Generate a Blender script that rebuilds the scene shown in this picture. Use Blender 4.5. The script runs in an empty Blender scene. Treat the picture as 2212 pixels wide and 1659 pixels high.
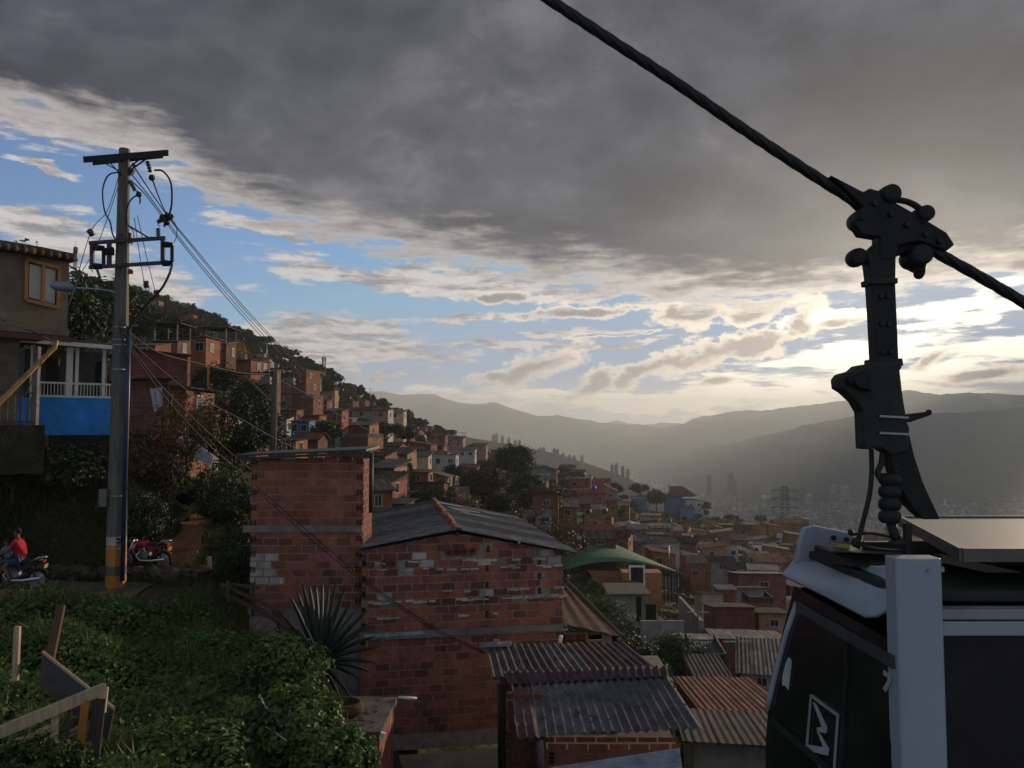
import bpy, math, random
import numpy as np
from mathutils import Vector, Matrix, noise as mnoise

# ------------------------------------------------------------------ camera, world, sun, exposure
S = bpy.context.scene
COL = S.collection
R = math.radians
F, CU, CV, HZ = 1671.0, 1106.0, 829.5, 925.0        # focal length and centre of a 2212 x 1659 frame; HZ = row of the horizon
PITCH = math.atan((HZ - CV) / F)

cam = bpy.data.cameras.new('camera')
cam_o = bpy.data.objects.new('camera', cam); COL.objects.link(cam_o)
cam.sensor_width = 36.0
cam.lens = 36.0 * F / 2212.0
cam.clip_start, cam.clip_end = 0.1, 60000
cam_o.rotation_euler = (R(90) + PITCH, 0, 0)
S.camera = cam_o

def P(u, v, Y):
    """world point seen at frame position (u, v) at distance Y along +Y"""
    a, b = (u - CU) / F, -(v - CV) / F
    c, s = math.cos(PITCH), math.sin(PITCH)
    d = Vector((a, c - b * s, s + b * c))
    return d * (Y / d.y)

def proj(p):
    c, s = math.cos(PITCH), math.sin(PITCH)
    f = p[1] * c + p[2] * s
    up = -p[1] * s + p[2] * c
    return CU + F * p[0] / f, CV - F * up / f

SUN_AZ, SUN_EL = R(41), R(10)                       # to the right of the view, low
SUN_DIR = Vector((math.sin(SUN_AZ) * math.cos(SUN_EL), math.cos(SUN_AZ) * math.cos(SUN_EL), math.sin(SUN_EL)))
sl = bpy.data.lights.new('sun', 'SUN')
sl.energy, sl.angle, sl.color = 5.0, R(0.8), (1.0, 0.78, 0.56)
sun_o = bpy.data.objects.new('sun', sl); COL.objects.link(sun_o)
sun_o.rotation_euler = (-SUN_DIR).to_track_quat('-Z', 'Y').to_euler()

S.view_settings.view_transform = 'Standard'
S.view_settings.look = 'None'
S.view_settings.gamma = 1.0
S.view_settings.use_curve_mapping = False
S.view_settings.exposure = 0.0
S.render.engine = 'CYCLES'
cy = S.cycles
cy.use_denoising = True
cy.volume_bounces = 0
cy.max_bounces = 6
cy.diffuse_bounces = 3
cy.glossy_bounces = 3
cy.transmission_bounces = 4
cy.transparent_max_bounces = 12
cy.sample_clamp_indirect = 4.0

class NT:
    """small helper to wire shader nodes"""
    def __init__(s, tree): s.t = tree; s.n = tree.nodes; s.l = tree.links
    def node(s, typ, **kw):
        n = s.n.new(typ)
        for k, v in kw.items(): setattr(n, k, v)
        return n
    def put(s, sock, v):
        if isinstance(v, bpy.types.NodeSocket): s.l.new(v, sock)
        elif v is not None: sock.default_value = v
    def math(s, op, a, b=None, c=None, clamp=False):
        n = s.node('ShaderNodeMath', operation=op, use_clamp=clamp)
        s.put(n.inputs[0], a)
        if b is not None: s.put(n.inputs[1], b)
        if c is not None: s.put(n.inputs[2], c)
        return n.outputs[0]
    def vmath(s, op, a, b=None, out=0):
        n = s.node('ShaderNodeVectorMath', operation=op)
        s.put(n.inputs[0], a)
        if b is not None: s.put(n.inputs[1], b)
        return n.outputs[out]
    def scale(s, a, f):
        n = s.node('ShaderNodeVectorMath', operation='SCALE'); s.put(n.inputs[0], a); s.put(n.inputs['Scale'], f); return n.outputs[0]
    def mix(s, f, a, b, blend='MIX'):
        n = s.node('ShaderNodeMix', data_type='RGBA', blend_type=blend); n.clamp_factor = True
        s.put(n.inputs['Factor'], f); s.put(n.inputs['A'], a if not isinstance(a, tuple) else (*a, 1)[:4]); s.put(n.inputs['B'], b if not isinstance(b, tuple) else (*b, 1)[:4])
        return n.outputs['Result']
    def smooth(s, x, a, b, lo=0.0, hi=1.0):
        n = s.node('ShaderNodeMapRange', interpolation_type='SMOOTHSTEP')
        if b < a: a, b, lo, hi = b, a, hi, lo
        s.put(n.inputs[0], x); n.inputs[1].default_value = a; n.inputs[2].default_value = b; n.inputs[3].default_value = lo; n.inputs[4].default_value = hi
        return n.outputs[0]
    def noise(s, vec, scale, detail=4, rough=0.55, dist=0.0, out='Fac'):
        n = s.node('ShaderNodeTexNoise'); s.put(n.inputs['Vector'], vec)
        n.inputs['Scale'].default_value = scale; n.inputs['Detail'].default_value = detail
        n.inputs['Roughness'].default_value = rough; n.inputs['Distortion'].default_value = dist
        return n.outputs[out]
    def ramp(s, f, stops, interp='LINEAR'):
        n = s.node('ShaderNodeValToRGB'); s.put(n.inputs[0], f); e = n.color_ramp.elements; n.color_ramp.interpolation = interp
        while len(e) < len(stops): e.new(0.5)
        for k, (p, c) in enumerate(stops):
            e[k].position = p; e[k].color = (*c, 1) if isinstance(c, tuple) and len(c) == 3 else ((c, c, c, 1) if not isinstance(c, tuple) else c)
        return n.outputs[0]

def az_el(u, v):
    d = P(u, v, 1.0).normalized()
    return math.atan2(d.x, d.y), math.asin(d.z)

def build_world():
    w = bpy.data.worlds.new('World'); S.world = w; w.use_nodes = True
    w.node_tree.nodes.clear()
    T = NT(w.node_tree)
    out = T.node('ShaderNodeOutputWorld')
    tc = T.node('ShaderNodeTexCoord')
    d = T.vmath('NORMALIZE', tc.outputs['Generated'])
    sep = T.node('ShaderNodeSeparateXYZ'); T.l.new(d, sep.inputs[0])
    x, y, z = sep.outputs
    az = T.math('ARCTAN2', x, y)
    el = T.math('ARCSINE', z)
    # cloud-layer coordinates: where the view ray meets a level layer
    den = T.math('ADD', T.math('MAXIMUM', z, 0.0), 0.10)
    inv = T.math('DIVIDE', 1.0, den)
    q = T.vmath('MULTIPLY', T.scale(d, inv), (1.0, 1.0, 0.0))
    n_big = T.noise(q, 0.85, 5, 0.58, 0.4)
    n_mid = T.noise(q, 3.2, 7, 0.62)
    n_fine = T.noise(T.vmath('ADD', q, (7.3, 2.1, 0)), 9.0, 6, 0.62)
    # a second noise that does not flatten towards the horizon, for heaped clouds
    pa = T.node('ShaderNodeCombineXYZ'); T.l.new(az, pa.inputs[0]); T.l.new(T.math('MULTIPLY', el, 1.7), pa.inputs[1])
    n_heap = T.noise(pa.outputs[0], 16.0, 7, 0.63)
    n_puff = T.noise(pa.outputs[0], 48.0, 5, 0.6)
    n_streak = T.noise(T.vmath('MULTIPLY', pa.outputs[0], (1.0, 3.2, 1)), 13.0, 7, 0.62)
    warp = T.noise(pa.outputs[0], 6.0, 5, 0.6, out='Color')
    wv = T.vmath('MULTIPLY', T.vmath('SUBTRACT', warp, (0.5, 0.5, 0.5)), (0.22, 0.085, 0))
    p0 = T.node('ShaderNodeCombineXYZ'); T.l.new(az, p0.inputs[0]); T.l.new(el, p0.inputs[1])
    p = T.vmath('ADD', p0.outputs[0], wv)
    p_heap = T.vmath('ADD', p0.outputs[0], T.scale(wv, 0.42))

    def blobs(lst, p=p):
        acc = None
        for (u, v, ru, rv, rot) in lst:
            a0, e0 = az_el(u, v)
            m = T.node('ShaderNodeMapping', vector_type='TEXTURE')
            T.l.new(p, m.inputs['Vector'])
            cs = math.cos(a0)
            m.inputs['Location'].default_value = (a0, e0, 0)
            m.inputs['Rotation'].default_value = (0, 0, R(-rot))
            m.inputs['Scale'].default_value = (ru / F * cs * cs, rv / F * cs, 1)
            f = T.math('SUBTRACT', 1.0, T.vmath('LENGTH', m.outputs[0], out=1))
            acc = f if acc is None else T.math('MAXIMUM', acc, f)
        return T.math('MAXIMUM', acc, -1.5)
    white = [(60, 478, 360, 54, 8), (330, 610, 250, 62, 6), (560, 490, 150, 28, 16), (820, 595, 350, 36, 5), (1010, 612, 240, 28, 3), (700, 742, 250, 62, 3), (840, 768, 170, 15, 4),
             (1080, 757, 330, 11, -1), (1020, 683, 100, 13, -6), (1190, 721, 150, 11, -2), (1330, 756, 140, 9, -6), (140, 262, 330, 80, 10), (640, 800, 190, 12, 0), (900, 785, 160, 9, 0),
             (1250, 632, 260, 12, 0), (80, 372, 80, 14, 10), (880, 812, 60, 7, 0)]
    bright = [(2080, 655, 230, 30, -8), (1820, 690, 190, 14, -6), (2120, 690, 170, 16, 0), (2010, 717, 110, 8, -1), (1860, 765, 300, 30, -3), (2160, 768, 160, 30, -4), (1900, 815, 420, 40, -2), (1650, 712, 100, 14, -20), (1520, 862, 640, 36, 0), (1250, 846, 340, 14, 0)]
    dark = [(1250, 674, 200, 17, -2), (1490, 680, 150, 34, -4), (1640, 672, 130, 30, -8), (1140, 800, 150, 32, -16), (1060, 812, 80, 18, -10), (1275, 828, 100, 26, -28), (1400, 800, 130, 26, -16), (1520, 768, 170, 38, -16), (1640, 738, 170, 42, -18), (1730, 700, 110, 34, -30), (1830, 696, 90, 15, -3),
            (2015, 776, 60, 14, -22), (1545, 828, 60, 13, -6), (1060, 640, 190, 16, 3), (2130, 808, 120, 12, -8), (700, 770, 110, 9, 3), (1340, 722, 130, 7, -3)]
    fw, fb, fd = blobs(white), blobs(bright), blobs(dark, p_heap)
    # lower edge of the dark cloud deck, as elevation over azimuth
    edge = [(-600, 170), (0, 235), (200, 275), (380, 330), (470, 410), (600, 466), (800, 505), (950, 542), (1150, 585), (1350, 610), (1550, 640), (1700, 642), (1850, 618), (2000, 598), (2212, 575), (2600, 540)]
    fc = T.node('ShaderNodeFloatCurve')
    A0, A1 = az_el(-600, 600)[0], az_el(2600, 600)[0]
    E1 = 0.6
    t = T.math('DIVIDE', T.math('SUBTRACT', az, A0), A1 - A0, clamp=True)
    T.l.new(t, fc.inputs['Value'])
    cv = fc.mapping.curves[0]
    pts = [((az_el(u, v)[0] - A0) / (A1 - A0), az_el(u, v)[1] / E1) for u, v in edge]
    while len(cv.points) < len(pts): cv.points.new(0.5, 0.5)
    for k, (a, b) in enumerate(pts): cv.points[k].location = (min(max(a, 0), 1), min(max(b, 0), 1))
    fc.mapping.update()
    above = T.math('SUBTRACT', T.math('ADD', el, T.math('MULTIPLY', T.math('SUBTRACT', n_heap, 0.5), 0.05)), T.math('MULTIPLY', fc.outputs[0], E1))
    fdeck = T.math('DIVIDE', above, 0.042)

    nn = T.math('ADD', T.math('MULTIPLY', T.math('SUBTRACT', n_mid, 0.5), 1.5), T.math('MULTIPLY', T.math('SUBTRACT', n_streak, 0.5), 1.9))
    nh = T.math('ADD', T.math('MULTIPLY', T.math('SUBTRACT', n_heap, 0.5), 3.2), T.math('MULTIPLY', T.math('SUBTRACT', n_puff, 0.5), 1.5))
    a_w = T.smooth(T.math('ADD', fw, nn), -0.05, 0.42)
    a_b = T.smooth(T.math('ADD', fb, T.math('MULTIPLY', nn, 1.5)), -0.15, 0.55)
    a_d = T.smooth(T.math('ADD', fd, nh), -0.06, 0.42)
    a_k = T.smooth(T.math('ADD', fdeck, T.math('MULTIPLY', nn, 1.2)), -0.50, -0.05)
    # nearness to the sun
    cs = T.vmath('DOT_PRODUCT', d, tuple(P(1950, 715, 1).normalized()), out=1)   # the bright gap in the clouds
    near = T.math('POWER', T.math('MAXIMUM', cs, 0.0), 21.0)
    near2 = T.math('POWER', T.math('MAXIMUM', cs, 0.0), 50.0)
    # clear sky
    sky = T.node('ShaderNodeTexSky', sky_type='NISHITA', sun_disc=False, sun_elevation=SUN_EL, sun_rotation=SUN_AZ, altitude=1800, air_density=1.2, dust_density=0.5, ozone_density=3.0)
    clear = T.vmath('MINIMUM', T.vmath('MULTIPLY', sky.outputs[0], (0.115, 0.138, 0.168)), (0.30, 0.46, 0.68))
    # milky veil low over the horizon, warmer towards the sun
    veil_c = T.mix(near, (0.85, 0.86, 0.86), (2.4, 1.9, 1.2))
    veil = T.smooth(el, R(-1.0), R(4.6), 0.85, 0.0)
    base = T.mix(veil, clear, veil_c)
    # lit clouds
    lit = T.mix(near, (0.72, 0.66, 0.625), (1.5, 1.36, 1.18))
    lit_s = T.mix(near, (0.27, 0.26, 0.275), (0.75, 0.64, 0.52))
    lit = T.mix(T.smooth(T.math('ADD', n_streak, T.math('MULTIPLY', n_fine, 0.6)), 0.66, 0.90), lit_s, lit)
    c = T.mix(T.math('MULTIPLY', a_w, 0.92), base, lit)
    bright_c = T.mix(near, (1.25, 1.10, 0.92), (2.7, 2.4, 1.9))
    c = T.mix(T.math('MULTIPLY', a_b, 0.9), c, bright_c)
    # heaped grey clouds with lit rims
    core = T.smooth(T.math('ADD', fd, T.math('MULTIPLY', nh, 0.6)), 0.26, 0.80)
    heap_c = T.mix(core, T.mix(near, (0.85, 0.76, 0.69), (1.9, 1.6, 1.2)), T.mix(near, (0.27, 0.26, 0.268), (0.60, 0.53, 0.46)))
    c = T.mix(a_d, c, heap_c)
    # the deck: pale torn edge, then grey
    k_core = T.smooth(T.math('ADD', fdeck, T.math('MULTIPLY', nn, 1.3)), -0.35, 1.1)
    n_lump = T.noise(pa.outputs[0], 5.5, 7, 0.58, 0.3)
    tone = T.math('ADD', T.math('ADD', T.math('MULTIPLY', n_big, 0.48), T.math('MULTIPLY', n_mid, 0.17)), T.math('MULTIPLY', n_lump, 0.35))
    deck_c = T.ramp(tone, [(0.415, (0.010, 0.018, 0.038)), (0.465, (0.026, 0.037, 0.064)), (0.525, (0.062, 0.072, 0.102)), (0.585, (0.150, 0.153, 0.180))])
    deck_c = T.mix(T.math('MULTIPLY', near, T.smooth(el, R(8), R(15), 0.14, 0.0)), deck_c, (0.40, 0.37, 0.36))
    edge_c = T.mix(near, (0.47, 0.435, 0.425), (1.2, 1.08, 0.92))
    c = T.mix(a_k, c, T.mix(k_core, edge_c, deck_c))
    c = T.mix(T.math('MULTIPLY', near2, 0.15), c, (2.0, 1.7, 1.25))
    # unseen sky behind and overhead of the viewer, made paler as added fill light
    back = T.smooth(y, 0.25, -0.55, 0.0, 1.0)
    c = T.mix(T.math('MULTIPLY', back, T.smooth(el, R(-2), R(6), 0.0, 1.0)), c, T.mix(n_big, (0.22, 0.27, 0.35), (0.40, 0.44, 0.50)))
    # below the horizon
    c = T.mix(T.smooth(el, R(-6), R(-1.5), 1.0, 0.0), c, (0.05, 0.055, 0.06))
    bg = T.node('ShaderNodeBackground'); T.l.new(c, bg.inputs[0]); bg.inputs[1].default_value = 1.0
    T.l.new(bg.outputs[0], out.inputs[0])
    w.cycles.sampling_method = 'MANUAL'; w.cycles.sample_map_resolution = 512
build_world()

# ------------------------------------------------------------------ materials
MATS = {}
def mat(name, col, rough=0.85, spec=0.3, metal=0.0, var=0.25, vscale=3.0, bump=0.0, bscale=20.0, vcol=False, rnd=0.0, streak=None):
    """plain procedural surface: colour broken up by noise, optional bump"""
    if name in MATS: return MATS[name]
    m = bpy.data.materials.new(name); m.use_nodes = True
    T = NT(m.node_tree); b = T.n['Principled BSDF']
    tc = T.node('ShaderNodeTexCoord')
    vec = tc.outputs['Object']
    if streak: vec = T.vmath('MULTIPLY', vec, streak)
    n = T.noise(vec, vscale, 6, 0.6)
    base = (*col, 1)
    if vcol:
        a = T.node('ShaderNodeVertexColor', layer_name='Col'); base = a.outputs[0]
    if rnd:
        g = T.node('ShaderNodeNewGeometry'); f = T.math('MULTIPLY_ADD', g.outputs['Random Per Island'], 2 * rnd, 1 - rnd)
        base = T.mix(1.0, base, f, 'MULTIPLY')
    lo, hi = 1 - var * 1.3, 1 + var
    f = T.ramp(n, [(0.25, (lo, lo, lo)), (0.75, (hi, hi, hi))])
    c = T.mix(1.0, base, f, 'MULTIPLY')
    T.put(b.inputs['Base Color'], c)
    b.inputs['Roughness'].default_value = rough
    b.inputs['Specular IOR Level'].default_value = spec
    b.inputs['Metallic'].default_value = metal
    if bump:
        bn = T.node('ShaderNodeBump'); bn.inputs['Strength'].default_value = bump; bn.inputs['Distance'].default_value = 0.02
        T.put(bn.inputs['Height'], T.noise(tc.outputs['Object'], bscale, 5, 0.6))
        T.l.new(bn.outputs[0], b.inputs['Normal'])
    MATS[name] = m
    return m

def leaf_mat(name, c0, c1, c2=None, rough=0.6, trans=0.25):
    if name in MATS: return MATS[name]
    m = bpy.data.materials.new(name); m.use_nodes = True
    T = NT(m.node_tree); b = T.n['Principled BSDF']
    g = T.node('ShaderNodeNewGeometry')
    tc = T.node('ShaderNodeTexCoord')
    n = T.noise(tc.outputs['Object'], 0.9, 3, 0.5)
    f = T.math('ADD', T.math('MULTIPLY', g.outputs['Random Per Island'], 0.6), T.math('MULTIPLY', n, 0.5))
    stops = [(0.15, c0), (0.7, c1)] + ([(0.92, c2)] if c2 else [])
    c = T.ramp(f, stops)
    T.put(b.inputs['Base Color'], c)
    b.inputs['Roughness'].default_value = rough
    b.inputs['Specular IOR Level'].default_value = 0.25
    if trans:
        tr = T.node('ShaderNodeBsdfTranslucent'); T.put(tr.inputs[0], c)
        mx = T.node('ShaderNodeMixShader'); mx.inputs[0].default_value = trans
        T.l.new(b.outputs[0], mx.inputs[1]); T.l.new(tr.outputs[0], mx.inputs[2])
        T.l.new(mx.outputs[0], T.n['Material Output'].inputs[0])
    MATS[name] = m
    return m

# ------------------------------------------------------------------ objects
def link(name, data): 
    o = bpy.data.objects.new(name, data); COL.objects.link(o); return o

def tag(o, label=None, cat=None, group=None, kind=None):
    if label: o['label'] = label
    if cat: o['category'] = cat
    if group: o['group'] = group
    if kind: o['kind'] = kind
    return o

def empty(name, loc, label, cat, group=None, rz=0.0):
    o = link(name, None); o.location = loc; o.rotation_euler = (0, 0, rz)
    o.empty_display_size = 0.2
    return tag(o, label, cat, group)

def copy_tree(o, parent=None):
    c = o.copy(); COL.objects.link(c); c.parent = parent
    for ch in o.children: copy_tree(ch, c)
    return c

def np_mesh(name, V, Fq, mats=(), smooth=False, col=None):
    V = np.asarray(V, dtype=np.float32); Fq = np.asarray(Fq, dtype=np.int32)
    me = bpy.data.meshes.new(name)
    n, k = Fq.shape
    me.vertices.add(len(V)); me.vertices.foreach_set('co', V.ravel())
    me.loops.add(n * k); me.loops.foreach_set('vertex_index', Fq.ravel())
    me.polygons.add(n); me.polygons.foreach_set('loop_start', np.arange(0, n * k, k, dtype=np.int32))
    me.polygons.foreach_set('use_smooth', np.full(n, smooth, dtype=bool))
    for m in mats: me.materials.append(m)
    me.update(calc_edges=True)
    if col is not None:
        ca = me.color_attributes.new('Col', 'FLOAT_COLOR', 'POINT'); ca.data.foreach_set('color', np.asarray(col, dtype=np.float32).ravel())
    return me

class MB:
    """collects shapes; build() links them as ONE mesh object"""
    def __init__(s): s.v = []; s.f = []; s.m = []; s.c = []
    def add(s, vs, fs, mi=0, col=None):
        b = len(s.v); s.v += [tuple(x) for x in vs]
        for f in fs: s.f.append([b + i for i in f]); s.m.append(mi); s.c.append(col or (1, 1, 1))
        return s
    def box(s, c, d, M=None, mi=0, col=None):
        hx, hy, hz = d[0] / 2, d[1] / 2, d[2] / 2
        vs = [Vector((sx * hx, sy * hy, sz * hz)) for sz in (-1, 1) for sy in (-1, 1) for sx in (-1, 1)]
        if M is not None: vs = [M @ v for v in vs]
        c = Vector(c)
        return s.add([v + c for v in vs], [(0, 2, 3, 1), (4, 5, 7, 6), (0, 1, 5, 4), (2, 6, 7, 3), (0, 4, 6, 2), (1, 3, 7, 5)], mi, col)
    def beam(s, a, b, w, h, up=(0, 0, 1), mi=0, col=None):
        a, b = Vector(a), Vector(b); d = b - a; L = d.length
        x = d.normalized(); up = Vector(up)
        if abs(x.dot(up)) > 0.98: up = Vector((0, 1, 0))
        y = up.cross(x).normalized(); z = x.cross(y)
        M = Matrix((x, y, z)).transposed()
        return s.box((a + b) / 2, (L, w, h), M, mi, col)
    def tube(s, path, r, n=8, cap=True, mi=0, col=None):
        path = [Vector(p) for p in path]
        rs = r if isinstance(r, (list, tuple)) else [r] * len(path)
        vs, fs = [], []
        prev = None
        for i, p in enumerate(path):
            t = (path[min(i + 1, len(path) - 1)] - path[max(i - 1, 0)]).normalized()
            if prev is None:
                a = Vector((0, 0, 1)) if abs(t.z) < 0.9 else Vector((1, 0, 0))
                x = t.cross(a).normalized()
            else:
                x = (prev - t * prev.dot(t)).normalized()
            prev = x; y = t.cross(x)
            for k in range(n):
                an = 2 * math.pi * k / n
                vs.append(p + (x * math.cos(an) + y * math.sin(an)) * rs[i])
        for i in range(len(path) - 1):
            for k in range(n):
                k2 = (k + 1) % n
                fs.append((i * n + k, i * n + k2, (i + 1) * n + k2, (i + 1) * n + k))
        if cap:
            fs.append(tuple(range(n))[::-1]); e = (len(path) - 1) * n; fs.append(tuple(range(e, e + n)))
        return s.add(vs, fs, mi, col)
    def cyl(s, a, b, r0, r1=None, n=12, mi=0, col=None):
        return s.tube([a, b], [r0, r0 if r1 is None else r1], n, True, mi, col)
    def lathe(s, prof, origin=(0, 0, 0), axis='Z', n=16, mi=0, col=None):
        o = Vector(origin); vs, fs = [], []
        for (r, h) in prof:
            for k in range(n):
                an = 2 * math.pi * k / n; c, q = r * math.cos(an), r * math.sin(an)
                vs.append(o + (Vector((c, q, h)) if axis == 'Z' else Vector((h, c, q)) if axis == 'X' else Vector((q, h, c))))
        m = len(prof)
        for i in range(m - 1):
            for k in range(n):
                k2 = (k + 1) % n; fs.append((i * n + k, i * n + k2, (i + 1) * n + k2, (i + 1) * n + k))
        fs.append(tuple(range(n))[::-1]); fs.append(tuple(range((m - 1) * n, m * n)))
        return s.add(vs, fs, mi, col)
    def prism(s, poly, off, mi=0, col=None):
        """poly: 3-D outline, off: extrusion vector"""
        off = Vector(off); a = [Vector(p) for p in poly]; n = len(a)
        return s.add(a + [p + off for p in a], [tuple(range(n))[::-1], tuple(range(n, 2 * n))] + [(i, (i + 1) % n, n + (i + 1) % n, n + i) for i in range(n)], mi, col)
    def ball(s, c, r, n=10, mi=0, col=None, sq=(1, 1, 1)):
        c = Vector(c); vs, fs = [], []; m = max(4, n // 2 + 1)
        for i in range(m + 1):
            th = math.pi * i / m
            for k in range(n):
                ph = 2 * math.pi * k / n
                vs.append(c + Vector((r * sq[0] * math.sin(th) * math.cos(ph), r * sq[1] * math.sin(th) * math.sin(ph), r * sq[2] * math.cos(th))))
        for i in range(m):
            for k in range(n):
                k2 = (k + 1) % n; fs.append((i * n + k, (i + 1) * n + k, (i + 1) * n + k2, i * n + k2))
        return s.add(vs, fs, mi, col)
    def build(s, name, mats, parent=None, smooth=False, world=True, bevel=0.0, vcol=False):
        me = bpy.data.meshes.new(name)
        off = Vector((0, 0, 0))
        if parent is not None and world:
            p = parent
            while p is not None: off += p.location; p = p.parent
        vs = [(x - off.x, y - off.y, z - off.z) for x, y, z in s.v] if off.length > 0 else s.v
        me.from_pydata(vs, [], s.f)
        ms = mats if isinstance(mats, (list, tuple)) else [mats]
        for m in ms: me.materials.append(m)
        me.polygons.foreach_set('material_index', s.m)
        if smooth: me.polygons.foreach_set('use_smooth', [True] * len(s.f))
        if vcol:
            ca = me.color_attributes.new('Col', 'FLOAT_COLOR', 'CORNER'); k = 0
            arr = np.ones((len(me.loops), 4), dtype=np.float32)
            for pi, p in enumerate(me.polygons): arr[p.loop_start:p.loop_start + p.loop_total, :3] = s.c[pi]
            ca.data.foreach_set('color', arr.ravel())
        me.update()
        o = link(name, me)
        if parent is not None: o.parent = parent
        if bevel:
            bv = o.modifiers.new('bevel', 'BEVEL'); bv.width = bevel; bv.segments = 2; bv.limit_method = 'ANGLE'
        return o

rng = np.random.default_rng(7)
rnd = random.Random(11)

# ------------------------------------------------------------------ the lie of the land
TAB = {  # frame column: [(distance, row of the ground there)]
 -500: [(6, 2050), (12, 1560), (20, 1310), (23.6, 1256), (24.6, 1240), (26.5, 1010), (28, 925), (40, 880), (60, 800), (90, 700), (130, 640), (200, 560), (300, 520), (330, 540), (450, 700), (700, 900)],
 100:  [(6, 2100), (12, 1600), (20, 1325), (23.6, 1256), (24.6, 1238), (26.5, 1010), (28, 945), (36, 900), (60, 800), (90, 730), (130, 680), (200, 630), (300, 590), (330, 600), (450, 720), (700, 900)],
 270:  [(6, 2120), (12, 1640), (20, 1345), (23.0, 1268), (24.8, 1245), (27, 1050), (30, 980), (36, 930), (60, 830), (90, 770), (130, 720), (200, 675), (300, 645), (330, 655), (450, 740), (700, 900)],
 380:  [(6, 2150), (12, 1665), (20, 1375), (22.5, 1290), (25.0, 1240), (28, 1145), (32, 1070), (40, 990), (60, 870), (90, 795), (130, 745), (200, 705), (300, 678), (330, 688), (450, 760), (700, 900)],
 450:  [(6, 2160), (12, 1680), (20, 1390), (22.5, 1300), (25.5, 1225), (28, 1155), (32, 1085), (40, 1000), (50, 935), (70, 862), (100, 805), (150, 760), (250, 718), (310, 706), (350, 716), (500, 800), (700, 900)],
 560:  [(6, 2200), (12, 1720), (20, 1440), (23, 1340), (26, 1240), (30, 1150), (40, 1040), (50, 985), (70, 920), (100, 862), (150, 815), (250, 768), (340, 752), (380, 765), (500, 830), (800, 950)],
 680:  [(6, 2300), (12, 1790), (18, 1530), (22, 1440), (26, 1330), (32, 1190), (40, 1100), (60, 990), (90, 920), (130, 874), (200, 838), (300, 816), (370, 808), (410, 820), (600, 900), (900, 980)],
 800:  [(6, 2400), (12, 1920), (18, 1690), (24, 1540), (32, 1270), (40, 1165), (60, 1055), (90, 990), (130, 945), (200, 910), (350, 880), (440, 874), (480, 885), (700, 960), (1000, 1050)],
 950:  [(6, 2500), (12, 1990), (18, 1790), (24, 1660), (32, 1330), (40, 1225), (60, 1115), (90, 1050), (130, 1012), (200, 980), (320, 955), (450, 944), (490, 955), (700, 1020), (1000, 1100)],
 1100: [(6, 2600), (12, 2000), (18, 1800), (24, 1690), (40, 1320), (60, 1180), (90, 1105), (130, 1065), (200, 1032), (300, 1005), (400, 990), (440, 1000), (600, 1060), (1000, 1150)],
 1250: [(6, 2650), (12, 2010), (18, 1800), (24, 1700), (40, 1540), (60, 1430), (90, 1310), (108, 1258), (132, 1200), (160, 1120), (200, 1085), (280, 1052), (340, 1040), (380, 1050), (500, 1090), (1000, 1180)],
 1400: [(6, 2650), (12, 2010), (18, 1800), (24, 1700), (40, 1560), (60, 1440), (90, 1335), (130, 1260), (200, 1188), (280, 1150), (340, 1128), (390, 1108), (440, 1108), (480, 1125), (700, 1160), (1000, 1200)],
 1600: [(6, 2650), (12, 2010), (18, 1810), (24, 1760), (40, 1690), (60, 1580), (90, 1420), (130, 1325), (200, 1235), (280, 1180), (340, 1150), (400, 1130), (430, 1132), (480, 1150), (700, 1180), (1000, 1210)],
 1800: [(6, 2650), (12, 2050), (18, 1900), (24, 1850), (40, 1780), (60, 1660), (90, 1480), (130, 1370), (200, 1265), (280, 1205), (340, 1172), (400, 1152), (430, 1155), (480, 1175), (700, 1200), (1000, 1220)],
 2700: [(6, 2650), (12, 2100), (18, 2000), (24, 1950), (40, 1850), (60, 1730), (90, 1530), (130, 1410), (200, 1300), (280, 1235), (340, 1205), (400, 1185), (480, 1200), (700, 1215), (1000, 1225)],
}
WARP = [(0, 0), (30, 30), (32, 36), (36, 50), (44, 68), (60, 100), (90, 158), (130, 220), (200, 310), (300, 420), (450, 560), (1000, 1050), (20000, 20000)]
def warp(Y): return float(np.interp(Y, [a for a, _ in WARP], [b for _, b in WARP]))
for _k in TAB:
    if _k <= 1100: TAB[_k] = [(warp(a), v) for a, v in TAB[_k]]
_us = sorted(TAB)
def _v_at(u, Y):
    def col(k):
        t = TAB[k]; ly = math.log(Y); xs = [math.log(a) for a, _ in t]
        zs = [P(CU, v, a).z for a, v in t]
        if ly <= xs[0]: return zs[0]
        if ly >= xs[-1]: return zs[-1]
        for i in range(len(xs) - 1):
            if ly <= xs[i + 1]:
                f = (Y - t[i][0]) / (t[i + 1][0] - t[i][0]); return zs[i] + (zs[i + 1] - zs[i]) * f
    if u <= _us[0]: return col(_us[0])
    if u >= _us[-1]: return col(_us[-1])
    for i in range(len(_us) - 1):
        if u <= _us[i + 1]:
            f = (u - _us[i]) / (_us[i + 1] - _us[i])
            return col(_us[i]) * (1 - f) + col(_us[i + 1]) * f
VALLEY = -350.0
def gz(x, y):
    """height of the ground"""
    Y = max(y, 3.0)
    u = CU + F * x / Y
    z = _v_at(u, Y)
    if Y > 950:
        t = min(1.0, (Y - 950) / 1100.0); t = t * t * (3 - 2 * t)
        z = z * (1 - t) + VALLEY * t
    return z
def bumps(x, Y):
    return mnoise.noise(Vector((x * 0.5, Y * 0.5, 1.3))) * 0.12 + mnoise.noise(Vector((x * 0.11, Y * 0.11, 4.3))) * min(0.9, Y * 0.008)
def gzb(x, y): return gz(x, y) + bumps(x, y)
def ground_at(u, Y):
    x = (u - CU) / F * Y
    return Vector((x, Y, gz(x, Y)))

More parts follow.
